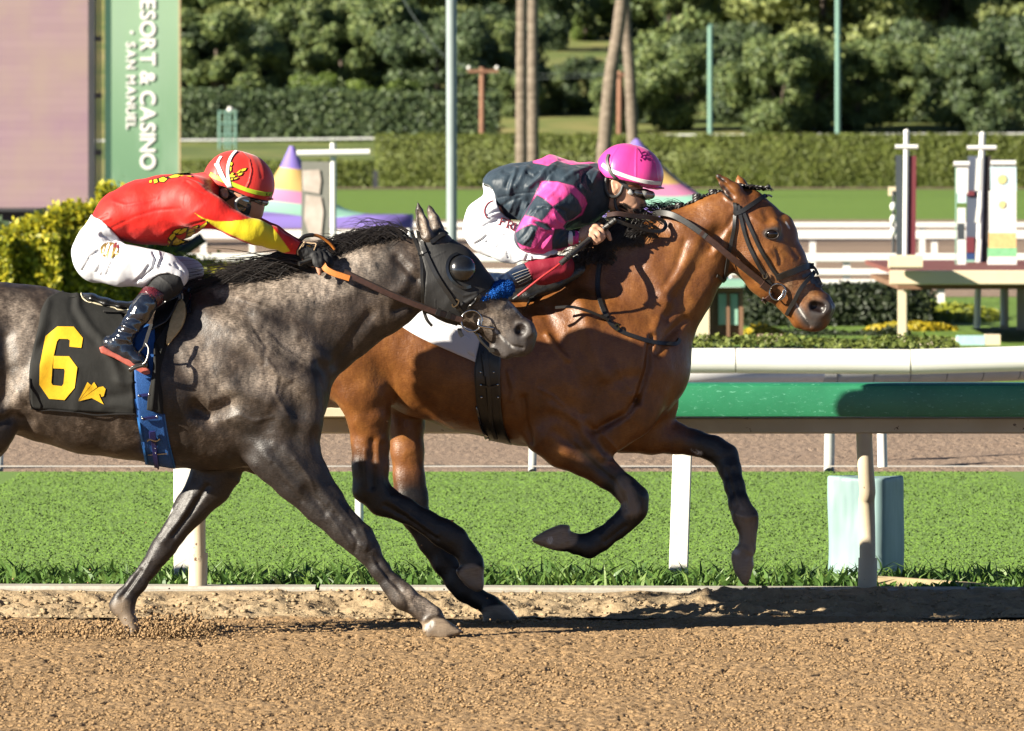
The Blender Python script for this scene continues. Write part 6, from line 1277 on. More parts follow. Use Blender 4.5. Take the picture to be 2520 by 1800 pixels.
# gloves
gl = garment('glove', D1, J1_HAND[:1]+[(p[0], p[1], p[2]) for p in J1_HAND[1:]], (715, 590, 830, 690), .0032, black_knit, rider1, [('j1h', [(1240,1320),(1300,1290)], 10, -.002)], ((.012, .0012),), cuts=[('j1h', [(1340,1415),(1450,1440),(1450,1600),(1300,1600)])], dep=(-.2, -.05))
m_tan = mat('tan_piping', (.62, .44, .26), .6, .1, 50, .1); bv_gl = bvh_of(gl)
strap('glove_piping', 'j1h', [(1180,1285),(1172,1240),(1200,1205),(1228,1165),(1250,1140)], 12, m_tan, gl, [bv_gl], D1, .003, .004)
strap('glove_piping', 'j1h', [(1225,1200),(1260,1150),(1330,1155),(1380,1160),(1372,1200),(1355,1235)], 9, m_tan, gl, [bv_gl], D1, .003, .004)
decal('glove_badge', 'j1h', [(1275,1180),(1300,1170),(1335,1185),(1320,1200),(1290,1198)], m_gold, gl, [bv_gl], D1, .003, 2)
v = Vol(D1, (715, 570, 830, 690), (.03, .18), .005).add([([(1190,1200,72,.030,.11),(1290,1250,80,.027,.11),(1390,1280,80,.03,.10),(1480,1340,60,.03,.09)], 'j1h', .01)]); V, Q = v.surface(); mk('glove', V, Q, black_knit, rider1)
# waistband logo patch on the hip
bvs = [bv_br1]
m_goldp = mat('gold_patch', (.36, .22, .06), .4, .5, 240, .2, 200, .002, .5, .4); m_whitep = mat('white_patch_print', (.8, .79, .76), .5, .05, 30, .1); m_wine = mat('wine_embroidery', (.22, .018, .03), .6, .1, 60, .1)
cc = (444, 877); pat = decal('hip_patch', 'j1b', [(cc[0]+94*math.cos(a), cc[1]+80*math.sin(a)) for a in [i*math.pi/14 for i in range(28)]], m_goldp, br1, bvs, D1, .003, 2.5)
for q in ([(395,905),(415,830),(440,800),(445,825),(425,880),(405,935)], [(440,900),(455,840),(478,815),(480,850),(462,930),(440,925)], [(495,905),(520,840),(528,870),(505,915)], [(372,880),(392,835),(395,860),(380,905)]): decal('patch_stripe', 'j1b', q, m_whitep, br1, bvs, D1, .005, 2.2)
for q in ([(480,850),(500,800),(520,800),(500,850)], [(512,838),(530,815),(538,850),(520,868)]): decal('patch_stripe', 'j1b', q, m_wine, br1, bvs, D1, .005, 2.2)

# ================= rider of the bay: pink and navy silks
J2_TORSO = [([(430,310,140,.14),(560,330,220,.165),(760,370,285,.18),(1000,360,330,.185),(1200,360,290,.185),(1380,330,240,.125),(1490,300,190,.085)], 'j2b', .03), ([(1150,560,240,.15),(1350,520,230,.10),(1480,480,180,.07)], 'j2b', .05), ([(520,430,190,.14),(650,500,200,.15),(800,560,220,.15),(960,600,220,.15)], 'j2b', .04)]
J2_ARM = [([(1130,460,215,.085,-.15),(1100,520,210,.085,-.19),(1000,600,200,.078,-.235),(900,700,188,.068,-.265),(800,850,165,.060,-.28)], 'j2b', .04), ([(800,870,160,.058,-.28),(930,905,135,.052,-.265),(1080,900,108,.046,-.235),(1230,880,80,.040,-.205)], 'j2b', .03)]
J2_ARM2 = [([(1180,460,200,.08,.18),(1150,620,170,.07,.25),(1100,800,140,.06,.26),(1300,820,100,.05,.2),(1500,700,64,.035,.14)], 'j2b', .04)]
J2_LEGS = [([(430,560,185,.145),(340,680,225,.18),(330,780,235,.185),(420,860,225,.17)], 'j2b', .03), ([(360,840,215,.10,-.09),(560,930,205,.095,-.16),(760,1000,185,.085,-.185),(900,1050,165,.075,-.205),(1040,1130,140,.068,-.215)], 'j2b', .04), ([(360,840,215,.10,.09),(620,950,195,.095,.17),(900,1050,165,.075,.26),(1080,1130,135,.066,.28)], 'j2b', .04)]
J2_HAND = hand([(400,1170,62,.026,-.20),(500,1130,92,.026,-.20),(590,1090,84,.026,-.20)],
 [[(630,1030,40,.010,-.18),(700,1070,38,.010,-.195),(745,1130,34,.009,-.205),(772,1190,26,.008,-.205)], [(600,1055,42,.010,-.21),(670,1100,40,.010,-.225),(690,1160,34,.009,-.225),(668,1200,28,.008,-.22)],
  [(570,1090,42,.010,-.225),(635,1140,39,.010,-.235),(650,1195,33,.009,-.23),(625,1225,28,.008,-.225)], [(540,1130,38,.0095,-.23),(590,1180,35,.009,-.235),(610,1225,30,.008,-.23),(588,1240,26,.007,-.225)]],
 [(520,1070,46,.012,-.175),(590,1035,40,.011,-.165),(670,1040,32,.010,-.165)], 'j2h')
J2_HEAD = [([(900,420,260,.082),(930,560,215,.080),(1000,690,170,.074)], 'j2h', .03), ([(940,760,125,.070),(1000,835,85,.060),(1070,860,56,.042)], 'j2h', .02), ([(760,600,150,.065),(880,640,160,.068),(820,760,110,.06)], 'j2h', .03),
 ([(1085,700,52,.026),(1140,750,38,.018),(1172,790,26,.015),(1130,815,20,.012)], 'j2h', .014), ([(1110,850,26,.022),(1100,880,22,.022)], 'j2h', .008), ([(1090,905,40,.026)], 'j2h', .014), ([(1060,790,50,.014,-.046)], 'j2h', .02),
 ([(815,520,42,.008,-.080),(835,575,44,.009,-.082),(825,625,30,.008,-.08)], 'j2h', .006), ('c', [(822,535,22,.010,-.092),(838,585,20,.010,-.094)], 'j2h', .006)]
v = Vol(D2, (1130, 370, 1660, 790), (-.40, .40), .0060); v.add(J2_TORSO+J2_ARM+J2_ARM2+J2_LEGS, -.03); v.add(J2_HEAD+J2_HAND+[([(1480,700,60,.03,.14),(1540,720,60,.03,.13)], 'j2b', .02)])
V, Q = v.surface(); V = nbr_smooth(V, Q, 1)
V = sculpt(V, Q, [('j2h', [(560,1060),(640,1020)], 10, .002), ('j2h', [(1085,840),(1130,845)], 8, -.003), ('j2h', [(1010,830),(1075,770)], 12, -.002)], ())
rider2 = mk('person', V, Q, m_skin, None, (P(1380, 700, D2).x, D2, P(0, 770, D2).z))
tag(rider2, 'jockey in pink and navy checked silks with pink helmet on the bay horse', 'person', 'jockeys riding the two horses')
bv_r2 = bvh_of(rider2)
def c_navy(t):
    base = t.ramp(t.noise(12, 3), [(.3, (.017, .031, .046)), (.7, (.030, .050, .070))])
    c = t.mix(t.attr('pink'), base, (.80, .075, .32)); return t.mix(t.attr('seam'), c, (.010, .008, .03))
m_silk2 = cloth('navy_nylon', c_navy, .55, .28, .35, 24, (1, 1, .4), (0, .6, 0), .12)
PINK = [('j2b', [(820,92),(900,104),(980,122),(1020,88),(1075,68),(1140,90),(1220,110),(1400,100),(1560,80),(1560,-50),(800,-50)])]
SLV = ('j2b', [(910,280),(1080,288),(1250,330),(1370,450),(1392,520),(1340,640),(1250,690),(1175,712),(1140,760),(1200,860),(1260,860),(1260,960),(1060,1050),(900,1085),(700,1020),(650,930),(628,830),(700,690),(730,645),(780,550)])
CHK = [('j2b', [(860,428),(945,475),(1028,550),(970,640),(912,700),(830,660),(735,640),(790,530)]), ('j2b', [(1215,403),(1290,480),(1330,570),(1325,610),(1240,680),(1165,708),(1110,640),(1028,550),(1130,480)]),
       ('j2b', [(628,830),(700,780),(800,735),(880,760),(850,830),(795,978),(700,955),(650,925)]), ('j2b', [(1050,790),(1110,785),(1190,800),(1190,970),(1110,990),(1022,1002),(1022,900)]), ('j2b', [(850,700),(960,730),(1020,790),(960,800),(880,760),(830,720)])]
def a_pink(V):
    v = np.maximum(smooth01(sd(V, *PINK[0]), 1.4), smooth01(sd(V, *SLV), 1.4)*(V[:,1] < D2-.10))
    for q in CHK: v = np.minimum(v, np.where(V[:,1] < D2-.10, 1-smooth01(sd(V, *q), 1.4), 1))
    far = (V[:,1] > D2+.12); return np.where(far, .5+.5*np.sign(np.sin(V[:,0]*40)*np.sin(V[:,2]*40)), v)
def a_seam(V):
    px, py = topx(V); d = np.full(len(V), 99.)
    for c, q in CHK+[SLV]: d = np.minimum(d, line_dist(XS(c, q+q[:1]), px, py))
    return np.clip(1.3-d/1.0, 0, 1)*.8*(V[:,1] < D2-.10)
f2 = [('j2b', [(520,180),(600,200),(540,330)], 26, -.010), ('j2b', [(640,160),(600,260),(570,420)], 26, .010), ('j2b', [(780,110),(690,250),(640,330)], 26, .009), ('j2b', [(760,200),(830,240),(890,190)], 18, -.008), ('j2b', [(980,120),(900,240),(770,340)], 26, .010), ('j2b', [(1010,190),(960,260),(900,300)], 18, -.008),
 ('j2b', [(1060,80),(1000,180),(990,260)], 28, .010), ('j2b', [(1400,130),(1250,190),(1150,260)], 26, .009), ('j2b', [(1480,110),(1350,200),(1300,330)], 22, -.009), ('j2b', [(1300,230),(1320,330),(1370,380)], 18, .008), ('j2b', [(1390,230),(1400,330),(1430,370)], 16, -.008), ('j2b', [(1500,190),(1440,300)], 18, .008),
 ('j2b', [(440,460),(640,420),(840,400)], 10, -.003), ('j2b', [(560,620),(620,480)], 18, .006), ('j2b', [(650,660),(700,500)], 18, -.006), ('j2b', [(720,640),(760,520)], 14, .006), ('j2b', [(480,560),(560,500),(680,460)], 16, -.005),
 ('j2b', [(780,640),(860,560),(960,570)], 14, -.006), ('j2b', [(850,600),(930,540),(1000,560)], 12, .006), ('j2b', [(960,470),(1060,380),(1100,310)], 16, .006), ('j2b', [(1080,560),(1180,600),(1190,680)], 14, -.006), ('j2b', [(840,710),(930,740),(1020,780)], 20, -.012), ('j2b', [(800,740),(900,780),(1000,800)], 14, .006),
 ('j2b', [(680,900),(740,840),(790,760)], 14, -.005), ('j2b', [(720,940),(780,880),(820,800)], 10, .005), ('j2b', [(860,1000),(940,900),(990,830)], 14, -.006), ('j2b', [(930,990),(980,920),(1020,860)], 12, .005), ('j2b', [(700,1020),(900,1020),(1050,1010)], 14, -.005), ('j2b', [(1070,960),(1120,880),(1180,830)], 12, -.005), ('j2b', [(1040,640),(1080,700),(1130,730)], 12, .005)]
jk2 = garment('racing_silks', D2, J2_TORSO+J2_ARM+J2_ARM2, (1190, 375, 1510, 650), .0048, m_silk2, rider2, f2, ((.06, .006), (.028, .0025), (.014, .0008)), None,
  [('j2b', [(300,300),(356,330),(402,365),(430,440),(440,530),(470,590),(540,660),(690,692),(620,830),(600,1200),(100,1200),(100,300)]), ('j2b', [(1262,800),(1262,960),(1300,1200),(1700,1200),(1700,760)])], attrs={'pink': a_pink, 'seam': a_seam})
bv_jk2 = bvh_of(jk2)
garment('cuff', D2, [([(1185,882,84,.043,-.214),(1240,878,80,.041,-.205)], 'j2b', .004)], (1380, 550, 1440, 620), .0035, m_white, rider2, [], (), clip=('j2b', [(1188,800),(1240,805),(1236,955),(1182,950)]), dep=(-.3, -.12))
garment('wristband', D2, [([(1230,876,74,.038,-.207),(1310,868,66,.033,-.20)], 'j2b', .004)], (1395, 550, 1440, 620), .0035, mat('pink_wristband', (.75,.04,.32), .5), rider2, [], ((.01,.001),), clip=('j2b', [(1255,800),(1300,805),(1296,945),(1250,950)]), dep=(-.3, -.12))
bl2 = [('j2b', [(240,800),(320,740),(440,690)], 12, -0.0108), ('j2b', [(215,945),(290,900),(330,860)], 12, -0.0108), ('j2b', [(320,930),(380,850),(460,780)], 10, -0.0108), ('j2b', [(350,985),(400,900),(480,800)], 10, 0.0090), ('j2b', [(435,990),(480,900),(530,820)], 10, -0.0108), ('j2b', [(340,640),(420,600),(480,590)], 12, -0.0090), ('j2b', [(290,680),(400,640),(470,620)], 10, 0.0072), ('j2b', [(520,700),(600,670),(680,690)], 12, -0.0090), ('j2b', [(740,1120),(760,1060)], 10, -0.0090), ('j2b', [(800,1110),(800,1060)], 9, 0.0072), ('j2b', [(560,1090),(540,1000),(560,900)], 6, -0.0036)]
br2 = garment('breeches', D2, J2_LEGS+J2_TORSO[:1], (1130, 450, 1370, 670), .0048, m_breech, rider2, bl2, ((.045, .003), (.02, .0008)), None,
  [('j2b', [(300,330),(360,345),(402,368),(430,440),(440,530),(470,590),(540,662),(700,690),(1700,690),(1700,100),(300,100)]), ('j2b', [(615,1145),(700,1110),(760,1110),(840,1095),(930,1105),(1000,1060),(1700,900),(1700,1500),(500,1500)])])
bv_br2 = bvh_of(br2)
for q in ([[(470,745),(490,675)], [(483,675),(540,692),(538,705)], [(476,712),(520,722)], [(455,745),(482,752)]], [[(545,775),(565,705)], [(555,700),(600,715),(605,740),(580,755),(552,742)], [(575,750),(590,795)], [(532,772),(560,782)]], [[(612,805),(632,735)], [(620,730),(650,742)], [(600,800),(628,812)]]):
    for s_ in q: strap('hip_letter', 'j2b', s_, 12, m_wine, br2, [bv_br2], D2, .004, .002, 3)
strap('hip_piping', 'j2b', [(405,492),(360,510),(325,550),(310,600),(320,650),(345,672)], 14, m_wine, br2, [bv_br2], D2, .003, .003)
m_redk = cloth('crimson_knee_guard', lambda t: t.mix(t.noise(30), (.20, .006, .022), (.26, .009, .03)), .6, .3, .2, 30)
garment('knee_guard', D2, [([(1100,1180,155,.072,-.22),(960,1220,150,.068,-.23),(800,1250,125,.062,-.25)], 'j2b', .02)], (1280, 600, 1425, 730), .0046, m_redk, rider2, [('j2b', [(820,1290),(960,1230),(1120,1200)], 30, -.004)], ((.03, .0015),), clip=('j2b', [(715,1125),(850,1085),(1000,1055),(1280,1060),(1280,1240),(1150,1310),(900,1390),(830,1340)]), dep=(-.42, -.10))
m_navyb = mat('navy_leather_boot', (.012, .024, .055), .32, .2, 40, .25, 60, .002, .5)
bt2 = garment('boot', D2, [([(780,1240,112,.060,-.252),(660,1290,106,.056,-.265),(560,1330,100,.054,-.28),(430,1330,92,.05,-.29),(330,1320,86,.046,-.30)], 'j2b', .02), ([(300,1330,70,.042,-.3),(200,1440,60,.04,-.3),(300,1520,55,.04,-.3)], 'j2b', .02)], (1150, 640, 1325, 750), .0046, m_navyb, rider2, [('j2b', [(560,1250),(600,1300),(640,1370)], 14, -.003), ('j2b', [(500,1270),(450,1300),(470,1360)], 12, .004)], ((.03,.0015),), clip=('j2b', [(100,1200),(520,1245),(715,1125),(770,1220),(825,1335),(640,1420),(300,1640),(100,1600)]), dep=(-.42, -.15))
bv_bt2 = bvh_of(bt2); m_stitch = mat('pale_stitching', (.45, .43, .38), .6, .1, 80, 0)
for k in range(5): strap('boot_stitch', 'j2b', [(600+k*17, 1268+k*26), (690+k*17, 1232+k*24), (768+k*10, 1205+k*24)], 4 if k else 6, m_stitch, bt2, [bv_bt2], D2, .002, .002, 4)
m_hel2 = cloth('pink_helmet_cover', lambda t: t.mix(t.noise(14), (.66, .045, .27), (.76, .06, .33)), .34, .5, .08, 30, sheen=.1)
hel2 = helmet(rider2, D2, 'j2h', (1010, 400), 350, 325, .112, math.radians(12), m_hel2, [(640,380),(720,462),(900,492),(1100,532),(1300,580),(1440,610),(1500,100),(1000,0),(600,100)], (1465, 340, 1650, 480), None,
  [(1120,545,22,.082),(1220,572,24,.078),(1320,588,20,.070),(1404,590,9,.05)], [('j2h', [(1080,78),(1075,250),(1075,460)], 7, .003), ('j2h', [(1220,150),(1310,300),(1330,500)], 7, .002), ('j2h', [(860,110),(790,220),(760,350)], 7, .002)])
bv_h2 = bvh_of(hel2)
strap('helmet_band', 'j2h', [(682,312),(730,352),(800,392),(900,430),(1010,468),(1120,500),(1240,524),(1362,532)], 48, m_white, hel2, [bv_h2], D2, .002, .003)
strap('goggle_strap', 'j2h', [(760,200),(742,260),(756,340),(790,420),(840,470),(900,520),(960,570),(1010,625)], 40, m_strapg, hel2, [bv_h2, bv_r2], D2, .006, .004)
m_plum = mat('plum_print', (.16, .004, .10), .5, .2, 40, .05)
for q in ([(1095,125),(1120,165),(1140,200)], [(1140,180),(1170,165),(1200,175),(1190,205),(1165,200)], [(1130,235),(1150,205),(1180,215)], [(1125,250),(1130,275)], [(1165,260),(1190,225),(1215,235),(1205,260)], [(1205,170),(1222,165),(1230,200)], [(1230,215),(1255,225),(1240,250)], [(1150,240),(1200,240)]):
    strap('rider_motif', 'j2h', q, 11, m_plum, hel2, [bv_h2], D2, .002, .0015, 4)
def padloop(name, c, pts, r, m, parent, D, dy):
    q = [P(*X(c, p), D+dy) for p in spline(pts, 6)]; return MB().tube(q, r, 8).build(name, m, parent, smooth=True)
padloop('helmet_harness', 'j2h', [(730,470),(715,540),(728,620),(770,680),(840,690),(895,640),(920,570),(950,520)], .0085, m_strapg, hel2, D2, -.085)
padloop('chin_strap', 'j2h', [(835,690),(830,760),(850,840),(900,880)], .007, m_strapg, hel2, D2, -.075)
gg2 = empty('goggles', P(*X('j2h', (1100, 660)), D2-.06), parent=rider2)
v = Vol(D2, (1530, 450, 1620, 505), (-.12, .12), .0036).add([([(1010,625,44,.088),(1090,650,62,.082),(1180,665,62,.068),(1250,670,50,.045)], 'j2h', .01)]); V, Q = v.surface(); fr = mk('frame', nbr_smooth(V, Q, 1), Q, m_black, gg2); bvg2 = bvh_of(fr)
decal('lens', 'j2h', [(1070,615),(1130,620),(1160,660),(1120,708),(1070,700),(1045,660)], m_lens, gg2, [bvg2], D2, .002, 3)
decal('lens', 'j2h', [(1140,615),(1230,630),(1290,650),(1265,710),(1225,735),(1180,700),(1160,660)], m_clear, gg2, [bvg2], D2, .0025, 3)
strap('strap_buckle', 'j2h', [(1000,625),(1015,640),(1030,650)], 60, m_gogf, gg2, [bvg2], D2, .005, .006, 3)
strap('padding', 'j2h', [(985,565),(1040,560),(1100,580)], 26, mat('brown_foam', (.25,.09,.03), .7), gg2, [bvg2, bv_r2], D2, .006, .006)
# stubble and dark hair strands at the jaw, bracelet
mbh = MB()
for i in range(90):
    x, y = X('j2h', (random.uniform(850,960), random.uniform(760,870))); h_ = hit([bv_r2], x, y, D2)
    if h_: strand(mbh, [h_[0], h_[0]+Vector((.012,-.004,-.006)), h_[0]+Vector((.026,-.003,-.012))], .0012, .003)
for i in range(160):
    x, y = X('j2h', (random.uniform(1040,1115), random.uniform(830,905))); h_ = hit([bv_r2], x, y, D2)
    if h_: strand(mbh, [h_[0], h_[0]+Vector((.002,-.003,-.006))], .0012, .002)
mbh.build('beard_hair', m_hair, rider2, smooth=True)
ring('bracelet', 'j2h', (405,1165), 12, 66, math.radians(-8), .004, m_steel, rider2, D2, -.215, .0)
# ------------------------------------------------------------ saddlery of the grey
m_cloth = cloth('black_cotton', lambda t: t.mix(t.noise(30), (.014, .014, .013), (.024, .024, .022)), .85, .2, .2, 18, (1, 1, .4), (0, .4, 0))
m_felt = mat('black_felt', (.016,.015,.015), .8, .2, 60, .2, 600, .001, .2)
m_blue = NT('blue_neoprene'); vo = m_blue.n('ShaderNodeTexVoronoi'); vo.inputs['Scale'].default_value = 330; m_blue.l(m_blue.co(), vo.inputs['Vector'])
m_blue = m_blue.out(m_blue.ramp(vo.outputs['Distance'], [(.1, (.022, .125, .40)), (.6, (.012, .070, .25))]), .7, m_blue.bump(vo.outputs['Distance'], .5, .002), .3)
m_bluep = mat('blue_piping', (.022,.17,.50), .5, .1, 40, .1); m_navyw = mat('navy_webbing', (.012,.014,.10), .5, .2, 60, .3, 300)
m_foam = mat('tan_foam', (.56,.41,.21), .9, .15, 50, .4, 120, .004, .2); m_quilt = mat('black_quilted_leather', (.012,.012,.012), .3, .3, 60, .6, 110, .004, .5)
m_cream = mat('cream_piping', (.62,.55,.38), .6, .1, 50, .1)
bg_ = [bv_grey]
cloth_o = sheet('saddle_cloth', 'sc', [(330,132),(205,190),(140,290),(122,400),(72,620),(46,850),(60,1100)], [(640,215),(760,260),(850,420),(900,640),(910,800),(912,960),(925,1150)], m_cloth, None, bg_, D1, .014, 40, 60,
  [('sc', [(430,170),(440,280),(560,450),(660,540)], 26, .012), ('sc', [(400,200),(390,300),(480,450),(600,560)], 22, -.008), ('sc', [(200,220),(150,420),(100,560)], 22, .012), ('sc', [(240,400),(180,560),(110,620)], 18, -.008), ('sc', [(640,580),(740,720),(800,880)], 26, .012), ('sc', [(720,560),(800,700),(870,800)], 22, -.010),
   ('sc', [(560,940),(700,1010),(880,980)], 26, -.012), ('sc', [(640,1090),(760,1060),(920,1090)], 20, .010), ('sc', [(760,870),(840,900),(910,880)], 18, .010), ('sc', [(420,760),(450,900),(430,1100)], 30, .006), ('sc', [(60,1000),(300,1090),(500,1150)], 20, .003)])
tag(cloth_o, 'black saddle cloth with a large yellow number 6 over the back of the grey', 'saddle cloth')
bv_cl = bvh_of(cloth_o); m_num = mat('yellow_number_felt', (.80,.46,.012), .75, .08, 50, .25, 160, .002, .3)
six = [(275,418),(410,420),(487,515),(474,597),(375,588),(378,535),(362,524),(288,522),(270,545),(247,650),(260,665),(372,667),(440,760),(418,930),(334,1032),(205,1022),(124,905),(128,740),(176,500)]
hole = [(240,768),(330,772),(336,790),(326,895),(312,916),(236,908),(224,890),(230,785)]
def decal_hole(name, c, q, hq, m, parent, bvs, D, off):
    # split the figure through its counter so that each half is a simple outline
    top = q[:10]+[(250,668)]; return None
oL = decal('number_six', 'sc', six[:10]+[(243,660),(232,768),(224,890),(236,908),(312,916),(326,895),(336,790),(330,772),(240,768),(243,662)]+six[10:], m_num, cloth_o, [bv_cl], D1, .004, 4.5)
for q in ([(448,1040),(525,882),(555,908)], [(455,1038),(580,882),(607,925)], [(452,1042),(560,965),(620,925),(655,918),(676,940),(660,1000),(640,1005),(632,978),(622,985),(635,1020),(660,1068),(560,1015)]): decal('horse_logo', 'sc', q, m_num, cloth_o, [bv_cl], D1, .004, 3)
strap('hem', 'sc', [(46,850),(60,1097),(230,1112),(420,1130),(600,1158),(760,1145),(922,1146)], 10, m_felt, cloth_o, [bv_cl], D1, .004, .004)
girth = empty('girth', P(410, 900, D1-.28), 'bright blue girth strapped round the barrel of the grey horse', 'girth')
gs = sheet('girth_band', 'sc', [(930,400),(912,640),(915,800),(928,1000),(950,1180),(975,1340),(1020,1545)], [(1085,420),(1090,600),(1110,850),(1150,1100),(1180,1300),(1215,1450),(1250,1580)], m_blue, girth, bg_, D1, .018, 10, 50)
bv_g = bvh_of(gs)
for q in ([(921,1020),(935,1100),(955,1230),(985,1390),(1018,1550)], [(1160,1150),(1180,1280),(1215,1450),(1250,1585)]): strap('piping', 'sc', q, 20, m_bluep, girth, [bv_g, bv_grey], D1, .006, .012)
for (a, b) in (((955,995),(1040,985)), ((985,1183),(1105,1168))):
    strap('keeper', 'sc', [a, ((a[0]+b[0])/2, (a[1]+b[1])/2-2), b], 26, m_navyw, girth, [bv_g], D1, .010, .006, 4)
    for p_ in (a, b): MB().ball(hit([bv_g], *X('sc', p_), D1)[0]+Vector((0,-.012,0)), .006, 10, 6).build('rivet', m_steel, girth, smooth=True)
strap('girth_strap', 'sc', [(1065,1290),(1075,1350),(1085,1440),(1105,1580)], 44, m_navyw, girth, [bv_g], D1, .008, .006); strap('girth_strap', 'sc', [(1062,1280),(1066,1310),(1070,1340)], 56, m_navyw, girth, [bv_g], D1, .014, .008)
strap('buckle', 'sc', [(1022,1350),(1050,1336),(1100,1352),(1128,1336)], 12, m_steel, girth, [bv_g], D1, .016, .007); strap('buckle', 'sc', [(1030,1480),(1110,1475),(1190,1470)], 10, m_steel, girth, [bv_g], D1, .006, .004)
for k in range(5): MB().ball(hit([bv_g], *X('sc', (1082+k*5, 1400+k*34)), D1)[0]+Vector((0,-.013,0)), .0024, 6, 4).build('strap_stud', m_steel, girth, smooth=True)
saddle = empty('saddle', P(330, 745, D1), 'small black racing saddle with tan pad under the red jockey', 'saddle')
v = Vol(D1, (180, 690, 470, 860), (-.36, .36), .0055).add([([(495,165,26,.09),(560,185,36,.125),(680,225,38,.13),(800,250,34,.13),(930,250,40,.12),(1060,230,60,.11),(1230,190,80,.09),(1330,160,70,.075)], 'sc', .02)]); V, Q = v.surface(); mk('seat', nbr_smooth(V, Q, 2), Q, m_quilt, saddle)
bv_s = bvh_of(saddle.children[0])
strap('seat_piping', 'sc', [(480,142),(484,165),(520,200),(580,232),(680,258),(790,272),(880,268)], 9, m_cream, saddle, [bv_s, bv_cl, bv_grey], D1, .006, .005)
strap('tie_strap', 'sc', [(655,305),(700,306),(780,308),(860,300)], 22, m_strapg, saddle, [bv_cl], D1, .008, .005)
fl = sheet('flap', 'sc', [(1180,190),(1130,260),(1090,360),(1060,480)], [(1312,140),(1310,200),(1262,310),(1180,420)], m_quilt, saddle, [bv_grey, bv_s], D1, .050, 12, 20, thick=.012)
strap('flap_piping', 'sc', [(1312,145),(1310,200),(1262,310),(1190,415),(1070,495)], 8, m_stitch, saddle, [bvh_of(fl)], D1, .004, .004)
sheet('saddle_pad', 'sc', [(1320,200),(1240,330),(1205,430),(1175,560)], [(1352,250),(1350,330),(1310,440),(1190,585)], m_foam, saddle, bg_, D1, .030, 10, 20, thick=.024)
sheet('pad_cover', 'sc', [(1330,50),(1310,160),(1240,330),(1150,470),(1085,560)], [(1400,60),(1370,250),(1250,370),(1200,470),(1130,660)], m_cloth, saddle, bg_, D1, .022, 10, 24)
sheet('cloth_tail', 'sc', [(1080,560),(1065,800),(1030,980),(1018,1110)], [(1200,520),(1130,800),(1150,980),(1158,1148)], m_cloth, cloth_o, [bv_grey, bv_g], D1, .014, 12, 24, [('sc', [(1100,600),(1085,850),(1060,1100)], 16, .008)])
strap('pommel_strap', 'sc', [(1385,60),(1385,200),(1380,320)], 36, m_navyp, saddle, bg_, D1, .016, .008)
for dx in (0, 14): free_band('stirrup_leather', 'sc', [(1050+dx,400,-.34),(1018+dx,500,-.352),(992+dx,588,-.358)], 15, m_strapg, saddle, D1, .004)
m_iron = mat('stirrup_steel', (.22,.215,.20), .35, .1, 60, .05, metal=1)
def path(name, c, pts, r, m, parent, D, n=6): return MB().tube([P(*X(c, (a[0], a[1])), D+a[2]) for a in spline(pts, n)], r, 8).build(name, m, parent, smooth=True)
st = path('stirrup', 'sc', [(1010,560,-.356),(1034,600,-.366),(1030,660,-.372),(1010,715,-.374),(985,735,-.37)], .0052, m_iron, saddle, D1); path('stirrup', 'sc', [(1010,560,-.352),(985,600,-.33),(950,640,-.31)], .0045, m_iron, saddle, D1)
free_band('stirrup_tread', 'sc', [(872,786,-.356),(930,756,-.362),(1005,735,-.368)], 36, m_iron, saddle, D1, .012, nrm=(.2,-.8,-.5)); free_band('stirrup_tread', 'sc', [(880,782,-.364),(930,760,-.37),(995,742,-.376)], 16, m_strapg, saddle, D1, .010, nrm=(.2,-.8,-.5))
# hood with eye cups
hv = Vol(D1, (1010, 540, 1260, 830), (-.14, .14), .0042).add(GREY_HEAD[:5]+GREY[1:2], .006)
hv.clip([(240,330),(300,300),(420,300),(470,285),(540,292),(600,305),(690,385),(770,490),(850,575),(930,680),(1015,790),(975,860),(900,920),(830,965),(790,1010),(735,1085),(650,1180),(640,1260),(600,1310),(520,1300),(450,1290),(375,1260),(335,1150),(325,1000),(345,750),(290,520)], 'hd')
hv.cut([(300,250),(330,390),(380,445),(470,472),(540,462),(590,430),(600,395),(575,368),(545,372),(525,395),(500,400),(470,380),(450,340),(470,280),(420,200)], 'hd')
V, Q = hv.surface(); V = nbr_smooth(V, Q, 1); V = sculpt(V, Q, [('hd', [(640,1080),(760,1000),(830,960)], 16, .004), ('hd', [(680,1130),(780,1040)], 12, -.004), ('hd', [(600,900),(700,960),(820,930)], 14, .003), ('hd', [(390,600),(520,540)], 5, .002), ('hd', [(430,1000),(430,1200)], 5, .002)], ((.04, .0015),))
m_spandex = cloth('black_stretch_hood', lambda t: t.mix(t.noise(24), (.011, .011, .011), (.020, .019, .019)), .62, .35, .2, 22)
hood = mk('blinker_hood', V, Q, m_spandex, None, tuple(P(1130, 690, D1))); tag(hood, 'black blinker hood with a shiny eye cup on the head of the grey', 'horse hood'); bv_hood = bvh_of(hood)
m_cup = mat('black_plastic_cup', (.010,.010,.010), .22, .3, 40, .12, 60, .002, .6, coat=.3)
hh = hit([bv_hood], *X('hd', (690,700)), D1); vs = []; fs = []; nn = hh[1]; a_ = nn.cross(Vector((0,0,1))).normalized(); b_ = nn.cross(a_); R = 130*.25857*D1/FPX
for k in range(9):
    th = math.pi/2*k/8
    for i in range(28): an = 2*math.pi*i/28; vs.append(hh[0]+nn*(math.cos(th)*R*.72-.004)+(a_*math.cos(an)+b_*math.sin(an))*R*math.sin(th))
for k in range(8):
    for i in range(28): fs.append((k*28+i, k*28+(i+1) % 28, (k+1)*28+(i+1) % 28, (k+1)*28+i))
mk('eye_cup', vs, fs, m_cup, hood)
strap('cup_rim', 'hd', [(640,562),(570,600),(540,690),(570,790),(640,860),(700,885),(765,872)], 32, m_cup, hood, [bv_hood], D1, .006, .008)
